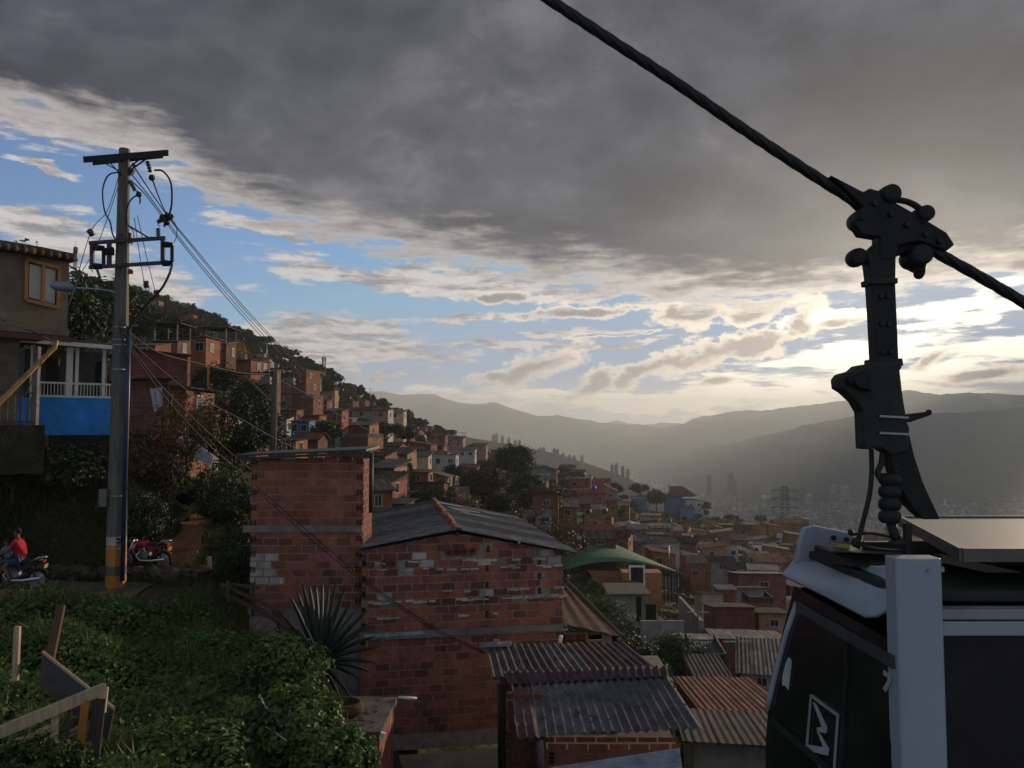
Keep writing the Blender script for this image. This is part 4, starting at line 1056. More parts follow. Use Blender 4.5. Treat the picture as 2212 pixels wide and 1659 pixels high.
# ------------------------------------------------------------------ blue house
YH = 27.0
bl = empty('blue_house', P(150, 942, YH), 'house with a bright blue parapet and white porch posts, left of the tall pole', 'house')
q0, q1 = P(66, 858, YH), P(236, 868, YH + 1.6); zt = P(66, 857, YH).z; zt2 = P(236, 868, YH + 1.6).z
ebx = Vector((q1.x - q0.x, q1.y - q0.y, 0)); Wl = ebx.length + 0.25; ebx.normalize(); eby = Vector((-ebx.y, ebx.x, 0))
def Lh(x, y, z): return Vector((q0.x, q0.y, 0)) + ebx * x + eby * y + Vector((0, 0, z))
zbase = P(66, 940, YH).z
mb = MB().prism([Lh(0, 0, zbase), Lh(Wl, 0, zbase), Lh(Wl, 0, zt), Lh(0, 0, zt)], eby * 0.15)
MB().prism([Lh(0, 0.02, zbase - 1.6), Lh(Wl, 0.02, zbase - 1.6), Lh(Wl, 0.02, zbase - .002), Lh(0, 0.02, zbase - .002)], eby * 0.12).build('foundation', mat('dark_foundation', (.03, .03, .022), .95, .05, 0, .5, 2), bl)
mb.prism([Lh(0, 0.15, zbase), Lh(.15, 0.15, zbase), Lh(.15, 0.15, zt), Lh(0, 0.15, zt)], eby * 3)
mb.build('parapet', mat('bright_blue_paint', (0.026, 0.22, 0.62), 0.7, 0.25, 0.0, 0.32, 1.6, 0.25, 9), bl)
zc = P(66, 745, YH).z
for x, w in ((0.03, 0.12), (1.18, 0.20), (1.42, 0.10), (2.3, 0.10), (2.8, 0.14)):
    MB().prism([Lh(x - w / 2, 0.02, zt), Lh(x + w / 2, 0.02, zt), Lh(x + w / 2, 0.02, zc), Lh(x - w / 2, 0.02, zc)], eby * 0.12).build('post', M_WHITE, bl)
zr = P(66, 825, YH).z
MB().beam(Lh(0, 0.08, zr), Lh(Wl, 0.08, zr), 0.07, 0.07).build('rail', M_WHITE, bl)
MB().beam(Lh(0, 0.08, zt + .04), Lh(Wl, 0.08, zt + .04), 0.16, 0.07).build('coping', M_WHITE, bl)
mb = MB()
for k in range(int(Wl / 0.105)): mb.cyl(Lh(0.1 + .105 * k, 0.08, zt + .06), Lh(0.1 + .105 * k, 0.08, zr - .03), 0.012, n=5)
mb.build('balusters', M_WHITE, bl)
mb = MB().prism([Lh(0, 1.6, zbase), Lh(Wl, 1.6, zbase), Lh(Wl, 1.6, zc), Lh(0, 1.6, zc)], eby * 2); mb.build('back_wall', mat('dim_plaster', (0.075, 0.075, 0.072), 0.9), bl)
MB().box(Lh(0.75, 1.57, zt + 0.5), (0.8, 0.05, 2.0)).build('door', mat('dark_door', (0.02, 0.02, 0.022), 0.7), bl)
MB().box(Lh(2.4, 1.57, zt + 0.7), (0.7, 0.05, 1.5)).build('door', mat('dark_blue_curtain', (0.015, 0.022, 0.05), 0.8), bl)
mb = MB(); corrugated(mb, Lh(-0.9, -0.5, zc + 0.16), Lh(Wl + .2, -0.5, zc + 0.10), Lh(Wl + .2, 4, zc + 0.65), Lh(-.9, 4, zc + 0.72), 0.15, 0.02, col=(0.085, 0.08, 0.08)); mb.build('roof', M_SHEET, bl, vcol=True)
MB().beam(Lh(-0.9, -0.53, zc + 0.10), Lh(Wl, -0.53, zc + 0.03), 0.06, 0.14).build('fascia', M_WHITE, bl)

# ------------------------------------------------------------------ motorcycles and riders
M_TYRE = mat('tyre_rubber', (0.014, 0.014, 0.014), 0.85, 0.2)
M_CHROME = mat('bright_metal', (0.55, 0.56, 0.58), 0.3, 0.5, 0.8, 0.1)
M_ENG = mat('engine_alloy', (0.12, 0.12, 0.125), 0.5, 0.5, 0.6, 0.3, 12)
def motorcycle(loc, rz, label, body, seatm):
    """side view along local X, nose towards -X; stands on z = 0"""
    o = empty('motorcycle', loc, label, 'motorcycle', 'motorcycles', rz)
    def wheel(x):
        m = MB(); pr = []
        for k in range(13):
            an = 2 * math.pi * k / 12; pr.append((0.255 + 0.045 * math.cos(an), 0.045 * math.sin(an)))
        m.lathe(pr, (x, 0, 0.30), 'Y', 28)
        w = m.build('wheel', M_TYRE, o, True, False)
        m = MB().lathe([(0.215, -0.02), (0.235, -0.02), (0.235, 0.02), (0.215, 0.02)], (x, 0, 0.30), 'Y', 28).lathe([(0.0, -0.06), (0.06, -0.06), (0.06, 0.06), (0.0, 0.06)], (x, 0, 0.3), 'Y', 12)
        for k in range(10):
            an = 2 * math.pi * k / 10; m.cyl((x + .05 * math.cos(an), .01, .3 + .05 * math.sin(an)), (x + .222 * math.cos(an), 0, .3 + .222 * math.sin(an)), 0.006, n=5)
        m.build('rim', M_CHROME, w, True, False)
    wheel(-0.64); wheel(0.64)
    m = MB(); m.prism([(-0.30, -.12, .86), (-0.22, -.12, .93), (0.02, -.12, .90), (0.14, -.12, .80), (0.10, -.12, .70), (-0.18, -.12, .70), (-.3, -.12, .78)], (0, .24, 0)); m.build('tank', body, o, True, False, 0.03)
    m = MB(); m.prism([(0.04, -.12, .80), (0.1, -.12, .86), (0.5, -.12, .84), (0.72, -.12, .88), (0.74, -.12, .82), (0.5, -.12, .76), (0.1, -.12, .74)], (0, .24, 0)); m.build('seat', seatm, o, True, False, 0.03)
    m = MB(); m.prism([(0.1, -.10, .74), (0.5, -.10, .76), (0.70, -.10, .80), (0.62, -.10, .72), (0.3, -.10, .56), (0.12, -.10, .58)], (0, .2, 0)); m.build('side_panel', body, o, False, False, 0.015)
    m = MB()
    for y in (-.075, .075): m.cyl((-0.64, y, .30), (-0.36, y, .94), 0.025)
    m.build('fork', M_CHROME, o, True, False)
    m = MB().tube([(-0.28, -.36, 1.02), (-0.33, -.2, 1.04), (-0.37, -.08, .97), (-0.37, .08, .97), (-0.33, .2, 1.04), (-0.28, .36, 1.02)], 0.014, 8); hb = m.build('handlebar', M_BLACK, o, True, False)
    for y in (-.3, .3):
        m = MB().tube([(-0.33, y * .8, 1.03), (-0.32, y * 1.05, 1.15)], 0.008, 6).ball((-0.32, y * 1.1, 1.18), 0.055, 8, sq=(.35, 1.2, .8)); m.build('mirror', M_BLACK, hb, True, False)
    m = MB().lathe([(0.0, -.07), (.06, -.065), (.085, 0.0), (.085, .04), (0, .05)], (-0.50, 0, .88), 'X', 14); m.build('headlight', M_CHROME, o, True, False)
    m = MB().prism([(-.53, -.09, .92), (-.42, -.09, 1.02), (-.38, -.09, .98), (-.46, -.09, .82)], (0, .18, 0)); m.build('cowl', body, o, False, False, 0.015)
    for x, a0, a1 in ((-0.64, 25, 155), (0.64, 35, 150)):
        m = MB(); vs = []; fs = []; N = 12
        for k in range(N + 1):
            an = R(a0 + (a1 - a0) * k / N)
            for y in (-.06, .06): vs.append((x + .34 * math.cos(an), y, .30 + .34 * math.sin(an)))
            for y in (-.06, .06): vs.append((x + .325 * math.cos(an), y, .30 + .325 * math.sin(an)))
        for k in range(N): b = 4 * k; fs += [(b, b + 1, b + 5, b + 4), (b + 2, b + 6, b + 7, b + 3), (b, b + 4, b + 6, b + 2), (b + 1, b + 3, b + 7, b + 5)]
        m.add(vs, fs); m.build('mudguard', body, o, True, False)
    m = MB().box((-0.02, 0, .44), (0.34, .22, .24)).cyl((-.08, 0, .5), (-.16, 0, .68), 0.085, n=10)
    for k in range(5): m.lathe([(0, -.008), (.11, -.008), (.11, .008), (0, .008)], (-.09 - .018 * k, 0, .52 + .035 * k), 'Z', 10)
    m.lathe([(0, -.14), (.11, -.14), (.11, .14), (0, .14)], (.04, 0, .42), 'Y', 14); m.build('engine', M_ENG, o, True, False)
    m = MB().tube([(-.12, -.12, .58), (-.24, -.13, .44), (-.1, -.14, .30), (.3, -.15, .30), (.78, -.16, .36)], [.02, .022, .024, .04, .045], 10); m.build('exhaust', M_CHROME, o, True, False)
    m = MB().tube([(-.34, 0, .92), (-.2, 0, .60), (-.1, 0, .34), (.25, 0, .32), (.4, 0, .6), (.72, 0, .78)], 0.022, 8).tube([(-.3, 0, .84), (.3, 0, .72), (.75, 0, .8)], 0.02, 8)
    for y in (-.1, .1): m.tube([(.64, y, .30), (.2, y * .6, .36)], .02, 6).tube([(.62, y, .34), (.52, y, .76)], [.03, .022], 8)
    m.build('frame', M_BLACK, o, True, False)
    m = MB().tube([(.5, -.13, .82), (.72, -.13, .94), (.86, -.08, .93), (.86, .08, .93), (.72, .13, .94), (.5, .13, .82)], .013, 8); m.build('grab_rail', M_CHROME, o, True, False)
    m = MB().box((.80, 0, .82), (.06, .14, .07)); m.build('tail_light', mat('red_lens', (.3, .01, .01), .3), o, False, False)
    m = MB().box((.86, 0, .68), (.015, .18, .12), Matrix.Rotation(.3, 3, 'Y')); m.build('number_plate', mat('plate_yellow', (.45, .33, .05), .5), o, False, False)
    m = MB().tube([(.02, -.1, .30), (.06, -.26, .02)], .012, 6); m.build('side_stand', M_BLACK, o, True, False)
    return o
M_RED = mat('red_lacquer', (0.22, 0.010, 0.016), 0.3, 0.5, 0, 0.1)
pm = P(325, 1255, 25.4)
motorcycle((pm.x, 25.0, gzb(pm.x, 25.0) + 0.02), R(-10), 'parked red motorcycle with a black seat, right of the tall pole', M_RED, mat('black_seat', (.016, .016, .017), .6))
pm2 = P(30, 1268, 22.3)
mz = gzb(pm2.x, 22.3) + 0.05
motorcycle((pm2.x, 22.3, mz), R(4), 'black motorcycle on the road carrying a man and a child', mat('black_lacquer', (.015, .016, .02), .35, .5), mat('black_seat', (.016, .016, .017), .6))

def skin_body(name, joints, bones, root, m, parent=None, sub=2):
    """one continuous body grown over a skeleton: joints {name: (xyz, radius)}"""
    names = list(joints); me = bpy.data.meshes.new(name)
    me.from_pydata([joints[n][0] for n in names], [(names.index(a), names.index(b)) for a, b in bones], [])
    me.materials.append(m); o = link(name, me)
    o.modifiers.new('skin', 'SKIN'); s = o.modifiers.new('sub', 'SUBSURF'); s.levels = s.render_levels = sub
    if not me.skin_vertices: me.skin_vertices.new()
    for i, n in enumerate(names):
        r = joints[n][1]; me.skin_vertices[0].data[i].radius = r if isinstance(r, tuple) else (r, r); me.skin_vertices[0].data[i].use_root = (n == root)
    if parent: o.parent = parent
    return o
M_SKIN = mat('brown_skin', (0.15, 0.075, 0.048), 0.6, 0.3, 0, 0.1)
def rider(loc, rz, s, label, shirt, short, hair, pose_arm, facing=-1):
    o = empty('person', loc, label, 'person', 'two riders on the black motorcycle', rz); o.scale = (s, s, s)
    J = {'pelvis': ((0.10, 0, .90), (.135, .15)), 'waist': ((.09, 0, 1.06), (.12, .15)), 'chest': ((.03, 0, 1.28), (.125, .18)), 'neckb': ((0.0, 0, 1.44), .065), 'neck': ((-.02, 0, 1.50), .055), 'headb': ((-.04, 0, 1.57), (.085, .075)), 'headm': ((-.045, 0, 1.65), (.10, .08)), 'headt': ((-.04, 0, 1.74), (.07, .06))}
    B = [('pelvis', 'waist'), ('waist', 'chest'), ('chest', 'neckb'), ('neckb', 'neck'), ('neck', 'headb'), ('headb', 'headm'), ('headm', 'headt')]
    for sd, y in (('l', -1), ('r', 1)):
        J.update({'sh' + sd: ((.0, .19 * y, 1.40), .062), 'el' + sd: ((-.16, .25 * y, 1.16), .045), 'wr' + sd: ((pose_arm[0], .24 * y, pose_arm[1]), .030), 'ha' + sd: ((pose_arm[0] - .07, .25 * y, pose_arm[1] - .015), .030),
                  'hip' + sd: ((.06, .10 * y, .86), .095), 'kn' + sd: ((-.28, .17 * y, .74), .062), 'an' + sd: ((-.10, .17 * y, .34), .040), 'toe' + sd: ((-.26, .18 * y, .29), .035)})
        B += [('chest', 'sh' + sd), ('sh' + sd, 'el' + sd), ('el' + sd, 'wr' + sd), ('wr' + sd, 'ha' + sd), ('pelvis', 'hip' + sd), ('hip' + sd, 'kn' + sd), ('kn' + sd, 'an' + sd), ('an' + sd, 'toe' + sd)]
        for f in range(4):
            J['f%s%d' % (sd, f)] = ((pose_arm[0] - .13 - .008 * (f % 2), (.215 + .02 * f) * y, pose_arm[1] - .03), .010); J['g%s%d' % (sd, f)] = ((pose_arm[0] - .12, (.215 + .02 * f) * y, pose_arm[1] - .065), .009)
            B += [('ha' + sd, 'f%s%d' % (sd, f)), ('f%s%d' % (sd, f), 'g%s%d' % (sd, f))]
        J['th' + sd] = ((pose_arm[0] - .09, .195 * y, pose_arm[1] - .05), .011); B.append(('ha' + sd, 'th' + sd))
    skin_body('body', J, B, 'pelvis', M_SKIN, o)
    SJ = {'p': ((.11, 0, .94), (.15, .17)), 'w': ((.09, 0, 1.08), (.14, .17)), 'c': ((.03, 0, 1.28), (.145, .20)), 'n': ((.0, 0, 1.43), (.08, .09))}; SB = [('p', 'w'), ('w', 'c'), ('c', 'n')]
    for sd, y in (('l', -1), ('r', 1)): SJ.update({'s' + sd: ((.0, .20 * y, 1.39), .085), 'e' + sd: ((-.09, .235 * y, 1.27), .075)}); SB += [('c', 's' + sd), ('s' + sd, 'e' + sd)]
    skin_body('shirt', SJ, SB, 'p', shirt, o)
    HJ = {'p': ((.11, 0, .90), (.155, .17))}; HB = []
    for sd, y in (('l', -1), ('r', 1)): HJ.update({'h' + sd: ((.05, .10 * y, .87), .115), 'k' + sd: ((-.19, .15 * y, .775), .09)}); HB += [('p', 'h' + sd), ('h' + sd, 'k' + sd)]
    skin_body('shorts', HJ, HB, 'p', short, o)
    MB().ball((-.03, 0, 1.69), .105, 12, sq=(1.0, .85, .92)).build('hair', hair, o, True, False)
    m = MB().ball((-.135, -.032, 1.655), .012, 6).ball((-.135, .032, 1.655), .012, 6); m.build('eyes', M_BLACK, o, True, False)
    m = MB().ball((-.148, 0, 1.625), .02, 6, sq=(1, .8, 1.3)); m.build('nose', M_SKIN, o, True, False)
    for y in (-.09, .09): MB().ball((-.035, y, 1.635), .025, 6, sq=(.7, .4, 1.2)).build('ear', M_SKIN, o, True, False)
    return o
rider((pm2.x + .08, 22.3, mz - 0.02), R(4), 1.0, 'man in a red short-sleeved shirt and blue shorts riding the black motorcycle', mat('red_shirt', (.42, .014, .024), .8, .2), mat('blue_shorts', (.02, .04, .12), .85), mat('black_hair', (.015, .012, .01), .8), (-.40, 1.06))
rider((pm2.x - .24, 22.3, mz + 0.28), R(4), 0.66, 'child in a light blue shirt seated in front of the man in red', mat('light_blue_shirt', (.10, .26, .40), .8, .2), mat('teal_shorts', (.03, .09, .12), .85), mat('dark_brown_hair', (.022, .015, .012), .8), (-.34, 1.10))

# ------------------------------------------------------------------ haul rope and gondola
YG = 5.1
def twisted_rope(uvs, Y, r):
    ctr = poly(lambda u, v: P(u, v, Y), uvs, 60)
    n, vs, fs = 24, [], []
    dist = 0.0; prev = None
    for i, p in enumerate(ctr):
        t = (ctr[min(i + 1, len(ctr) - 1)] - ctr[max(i - 1, 0)]).normalized()
        if i: dist += (p - ctr[i - 1]).length
        x = Vector((0, 1, 0)); x = (x - t * x.dot(t)).normalized(); y = t.cross(x)
        for k in range(n):
            an = 2 * math.pi * k / n
            rr = r * (0.80 + 0.24 * abs(math.cos(3 * (an - dist * 7.0))))
            vs.append(p + (x * math.cos(an) + y * math.sin(an)) * rr)
    for i in range(len(ctr) - 1):
        for k in range(n): k2 = (k + 1) % n; fs.append((i * n + k, i * n + k2, (i + 1) * n + k2, (i + 1) * n + k))
    return MB().add(vs, fs)
M_ROPE = mat('greased_steel_rope', (0.010, 0.010, 0.011), 0.5, 0.4, 0.2, 0.4, 14)
tag(twisted_rope([(-900, -1440), (0, -800), (900, -190), (1100, -58), (1300, 74), (1450, 172), (1600, 275), (1750, 374), (1880, 455), (2000, 532), (2110, 594), (2230, 664), (2400, 765), (2700, 950), (3600, 1530)], YG, 0.0365).build('haul_rope', M_ROPE, None, True),
    'thick dark twisted haul rope slanting down across the sky to the gondola', 'haul rope')

M_BODYW = mat('white_lacquer', (0.25, 0.29, 0.35), 0.35, 0.5, 0.0, 0.10, 1.5)
M_ARM = mat('dark_hanger_paint', (0.010, 0.0095, 0.009), 0.6, 0.3, 0.0, 0.45, 4.0, 0.2, 18)
M_CASE = mat('dark_drive_casing', (0.017, 0.018, 0.017), 0.6, 0.3, 0.0, 0.35, 7)
M_TINT = mat('dark_tinted_glazing', (0.016, 0.015, 0.016), 0.12, 0.45, 0.0, 0.5, 1.3)  # colour lifted and mottled to stand in for faint reflections
gd = empty('gondola', P(2060, 1900, YG), 'white cable car cabin with dark glazing hanging from a curved arm', 'gondola')
def plate(name, uvs, Y, t, m, bev=0.008, parent=None, smooth=False):
    return MB().prism([P(u, v, Y - t / 2) for u, v in uvs], (0, t, 0)).build(name, m, parent or gd, smooth, True, bev)
# hanger arm, bowed sideways
arm_l = [(1872, 545), (1878, 570), (1884, 620), (1888, 680), (1893, 780), (1898, 850), (1905, 910), (1916, 970), (1936, 1040), (1962, 1090), (1996, 1122)]
arm_r = [(2032, 1122), (2012, 1080), (1994, 1040), (1976, 985), (1962, 925), (1950, 850), (1942, 780), (1938, 680), (1935, 620), (1936, 545), (1936, 520), (1900, 520)]
plate('hanger_arm', arm_l + arm_r, YG, 0.11, M_ARM)
plate('hanger_arm_rib', [(1936, 1040), (1905, 900), (1914, 900), (1950, 1020), (1996, 1100), (1975, 1100)], YG - 0.09, 0.07, M_ARM, 0.004)
# grip
plate('grip_body', [(1795, 377), (1866, 414), (1880, 406), (1900, 412), (1940, 440), (1990, 468), (2046, 502), (2063, 528), (2046, 542), (1985, 520), (1940, 530), (1936, 560), (1900, 560), (1900, 500), (1862, 500), (1850, 470), (1880, 462), (1858, 440)], YG, 0.12, M_STEEL_D, 0.01)
for (u, v, r, t, nm) in ((1862, 474, 0.068, .2, 'guide_wheel'), (1916, 424, 0.064, .16, 'guide_wheel'), (1990, 466, 0.055, .16, 'guide_wheel'), (1850, 557, 0.060, .10, 'roller'), (1978, 556, 0.070, .2, 'guide_wheel')):
    c = P(u, v, YG); MB().lathe([(r * .5, -t / 2), (r * .93, -t / 2), (r, -t / 4), (r, t / 4), (r * .93, t / 2), (r * .5, t / 2)], tuple(c), 'Y', 24).build(nm, M_ARM, gd, True)
MB().cyl(P(1850, 557, YG), P(1895, 548, YG), 0.028).build('roller_arm', M_ARM, gd, True)
plate('grip_lever', [(1905, 490), (2000, 540), (2010, 560), (1990, 585), (1976, 578), (1960, 545), (1940, 552), (1905, 545)], YG + 0.05, 0.10, M_STEEL_D)
plate('grip_cap', [(1846, 480), (1862, 506), (1900, 512), (1910, 500), (1890, 470)], YG - .06, 0.1, M_STEEL_D)
MB().cyl(P(1990, 570, YG), P(1985, 592, YG), 0.035).ball(P(1985, 592, YG), .036, 8).build('grip_pin', M_STEEL_D, gd, True)
MB().tube(poly(lambda u, v: P(u, v, YG - .05), [(1925, 430), (1960, 436), (1985, 450), (1996, 470), (1990, 482)], 8), 0.022, 8).build('grip_spring', M_STEEL_D, gd, True)
# door drive on the arm
plate('drive_casing', [(1812, 818), (1822, 806), (1846, 800), (1858, 788), (1878, 786), (1890, 782), (1948, 782), (1950, 794), (1944, 800), (1956, 900), (1966, 925), (1962, 975), (1930, 985), (1904, 968), (1868, 971), (1866, 925), (1864, 890), (1850, 866), (1828, 846), (1814, 838)], YG - .1, 0.14, M_CASE, 0.012)
plate('drive_cover', [(1838, 816), (1882, 800), (1886, 846), (1856, 838)], YG - .19, 0.05, M_ARM, 0.01)
MB().lathe([(0.0, -.03), (.03, -.03), (.03, .03), (0, .03)], tuple(P(1838, 822, YG - .18)), 'Y', 12).build('drive_bolt', M_STEEL_D, gd, True)
for v in (902, 938): MB().beam(P(1900, v - 3, YG - .185), P(1962, v, YG - .185), 0.012, 0.014).build('casing_strap', M_GALV, gd)
plate('release_handle', [(1950, 896), (2008, 889), (2010, 884), (2014, 888), (2013, 896), (1968, 912), (1956, 912)], YG - .1, 0.05, M_ARM, 0.005)
MB().tube(poly(lambda u, v: P(u, v, YG - .1), [(1882, 970), (1883, 1020), (1878, 1070), (1866, 1120), (1856, 1160), (1853, 1185)], 8), 0.016, 8).build('drive_cable', M_BLACK, gd, True)
MB().tube(poly(lambda u, v: P(u, v, YG - .1), [(1908, 966), (1904, 1000), (1896, 1022), (1906, 1038), (1920, 1042)], 8), 0.02, 8).build('drive_link', M_CASE, gd, True)
pth, rad = [], []
for i in range(33): pth.append(P(1922, 1022 + 108 * i / 32, YG - .1)); rad.append(0.048 + 0.022 * abs(math.sin(math.pi * i / 8)) ** 0.5)
MB().tube(pth, rad, 16).build('rubber_bellows', M_BLACK, gd, True)
MB().cyl(P(1924, 1130, YG - .1), P(1938, 1172, YG - .1), 0.03).ball(P(1940, 1172, YG - .1), 0.05, 8, sq=(1.3, 1, .5)).build('bellows_foot', M_CASE, gd, True)

# cabin: near corner post at Yn, far end at Yf
Yn, Yf = 4.3, 5.86
xl, xr = P(1938, 1300, Yn).x, 4.05
zt_, zb_ = P(1940, 1392, Yn).z, -3.05; zroof = P(1940, 1290, Yn).z
def side(t, s):
    """left side of the cabin: t 0 near .. 1 far, s 0 top .. 1 bottom; it bulges at the far end"""
    x = xl - 0.24 * t * math.sin(min(1, s * 1.15) * math.pi * 0.62)
    return Vector((x, Yn + 0.06 + (Yf - Yn - 0.06) * t, zt_ + (zb_ - zt_) * s))
NS, NTt = 14, 10
vs = [side(t / NTt, s / NS) for s in range(NS + 1) for t in range(NTt + 1)]
fs = [(s * (NTt + 1) + t, s * (NTt + 1) + t + 1, (s + 1) * (NTt + 1) + t + 1, (s + 1) * (NTt + 1) + t) for s in range(NS) for t in range(NTt)]
MB().add(vs, fs).build('side_glazing', M_TINT, gd, True)
def on_side(u, v, off=0.012):
    lo, hi = 3.0, 9.0
    for _ in range(60):
        mid = (lo + hi) / 2; p = P(u, v, mid); t = (p.y - Yn - .06) / (Yf - Yn - .06); s = (p.z - zt_) / (zb_ - zt_)
        x = xl - 0.24 * min(max(t, 0), 1.2) * math.sin(min(1, max(s, 0) * 1.15) * math.pi * 0.62) - off
        if p.x < x: lo = mid
        else: hi = mid
    return P(u, v, (lo + hi) / 2)
def mark(name, uvs, m, d=0.006, off=0.012):
    return MB().prism([on_side(u, v, off) for u, v in uvs], (d, 0, 0)).build(name, m, gd)
# glazing bars
def bar(name, a, b, w, m, off=0.015, parent=None):
    pts = [on_side(a[0] + (b[0] - a[0]) * k / 6, a[1] + (b[1] - a[1]) * k / 6, off) for k in range(7)]
    mb = MB()
    for k in range(6): mb.beam(pts[k], pts[k + 1], 0.02, w, up=(0, 0, 1))
    return mb.build(name, m, parent or gd)
bar('window_rail', (1722, 1309), (1930, 1431), 0.07, mat('grey_rubber_rail', (0.045, 0.05, 0.05), 0.5))
MB().tube([on_side(1722, 1302, .01), on_side(1700, 1365, .01), on_side(1682, 1430, .01), on_side(1664, 1505, .012), on_side(1658, 1530, .012)], 0.022, 8).build('corner_strip', M_BODYW, gd, True)
M_MARK = mat('pale_grey_decal', (0.30, 0.32, 0.34), 0.6, 0.3)
mark('handle_slot', [(1697, 1432), (1702, 1420), (1708, 1424), (1708, 1440), (1702, 1490), (1697, 1482), (1689, 1480), (1690, 1460)], M_MARK)
mark('number_mark', [(1908, 1447), (1926, 1459), (1924, 1474), (1913, 1494), (1906, 1488), (1916, 1471), (1917, 1464), (1907, 1457)], M_MARK)
lg = bar('logo_frame', (1752, 1502), (1810, 1545), 0.012, M_MARK, 0.014)
mb = MB()
fr_ = [(1752, 1502), (1810, 1545), (1800, 1690), (1742, 1620)]
for i in range(4):
    a, b = on_side(*fr_[i], .014), on_side(*fr_[(i + 1) % 4], .014); mb.beam(a, b, 0.012, 0.012, up=(1, 0, 0))
mb.build('logo_border', M_MARK, lg)
for pl in ([(1755, 1516), (1762, 1520), (1786, 1572), (1784, 1584), (1766, 1580), (1764, 1572), (1775, 1570)], [(1764, 1578), (1770, 1584), (1790, 1618), (1788, 1632), (1744, 1622), (1744, 1608), (1778, 1614)]):
    MB().prism([on_side(u, v, .013) for u, v in pl], (.006, 0, 0)).build('logo_stroke', M_MARK, lg)
# near corner post and the front face
mb = MB(); xp0, xp1 = xl - 0.005, P(2036, 1300, Yn).x
prf = []
for k in range(9):
    an = math.pi * k / 8; prf.append((xp0 + (xp1 - xp0) * (0.5 - 0.5 * math.cos(an)), Yn - 0.03 * math.sin(an)))
ztop = P(1985, 1206, Yn).z
pl = [Vector((x, y, zb_)) for x, y in prf] + [Vector((xp1, Yn + .12, zb_)), Vector((xp0, Yn + .12, zb_))]
mb.prism(pl, (0, 0, ztop - zb_)); mb.build('corner_post', M_BODYW, gd, False, True, 0.006)
MB().lathe([(0, 0.0), (.012, 0), (.012, .006), (0, .008)], tuple(P(2010, 1232, Yn - .045)), 'Y', 8).build('post_screw', M_GALV, gd)
yb = Yn + 0.03
za, zb2 = P(2100, 1346, Yn).z, P(2100, 1377, Yn).z
MB().box(((xp1 + xr) / 2, yb + .04, (za + zb2) / 2), (xr - xp1, .08, za - zb2)).build('front_beam', M_BODYW, gd, False, True, 0.006)
MB().box(((xp1 + xr) / 2, yb + .05, P(2100, 1331, Yn).z), (xr - xp1, .10, 0.055)).build('roof_gutter', mat('grey_gutter', (0.22, 0.245, 0.27), .5), gd, False, True, 0.006)
MB().box(((xp1 + xr) / 2, yb + .08, (zb2 + zb_) / 2), (xr - xp1, .02, zb2 - zb_)).build('front_glazing', M_TINT, gd)
MB().box(((xl + xr) / 2 + .1, (Yn + Yf) / 2, zb_ + .05), (xr - xl - .3, Yf - Yn - .2, .1)).build('floor', M_CASE, gd)
MB().prism([Vector((xl + .05, Yf, zb_)), Vector((xr, Yf, zb_)), Vector((xr, Yf, zt_)), Vector((xl + .05, Yf, zt_))], (0, -.03, 0)).build('back_glazing', M_TINT, gd)
MB().box((xr + .05, (Yn + Yf) / 2, (zt_ + zb_) / 2), (.06, Yf - Yn, zt_ - zb_)).build('right_wall', M_BODYW, gd)
MB().box((xr, Yn + .06, (zroof + zb_) / 2), (.2, .14, zroof - zb_ + .2)).build('corner_post', M_BODYW, gd)
# roof
zr0 = P(2100, 1318, Yn + .1).z
MB().box(((xl + xr) / 2 + .05, (Yn + Yf) / 2 + .05, zroof - .02), (xr - xl - .12, Yf - Yn - .12, .06)).build('roof', mat('housing_and_panel_shade', (.018, .024, .020), .7), gd, False, True, .01)  # dark colour stands in for the shade under the solar panel
# white visor sheet over the left side
top = [P(1940, 1222, 4.75), P(1760, 1214, 5.75), P(1712, 1212, 5.95)]
rim = [P(1690, 1240, 5.85), P(1780, 1284, 5.15), P(1866, 1328, 4.62), P(1893, 1326, 4.55), P(1918, 1312, 4.48), P(1940, 1300, 4.42)]
inn = [P(1940, 1222, 4.75), P(1900, 1222, 4.95), P(1850, 1220, 5.2), P(1800, 1218, 5.5), P(1755, 1214, 5.75), P(1712, 1211, 5.95)]
rim_r = rim[::-1]; vv = inn + rim_r; n = len(inn)
dn = Vector((0.01, 0, -.02)); vv2 = [p + dn for p in vv]
fs = [(k, k + 1, n + k + 1, n + k) for k in range(n - 1)] + [(2 * n + k, 3 * n + k, 3 * n + k + 1, 2 * n + k + 1) for k in range(n - 1)] + [(n + k, n + k + 1, 3 * n + k + 1, 3 * n + k) for k in range(n - 1)]
MB().add(vv + vv2, fs).build('roof_visor', M_BODYW, gd, True)
MB().prism([P(1935, 1223, 4.76), P(1800, 1222, 5.5), P(1760, 1213, 5.75), P(1960, 1213, 5.75), P(2040, 1225, 4.76)], (0, 0, -.03)).build('roof_panel', mat('warm_white_panel', (.50, .49, .45), .4, .5), gd)
# bracket frame at the far end
plate('end_bracket', [(1738, 1142), (1760, 1136), (1790, 1142), (1842, 1152), (1846, 1176), (1800, 1172), (1786, 1180), (1772, 1206), (1764, 1216), (1720, 1216), (1726, 1180)], 5.9, 0.07, M_BODYW, 0.01)
for (u, v) in ((1802, 1162), (1830, 1166)): MB().lathe([(0, 0), (.018, 0), (.018, .02), (0, .02)], tuple(P(u, v, 5.84)), 'Y', 8).build('bracket_bolt', M_CASE, gd)
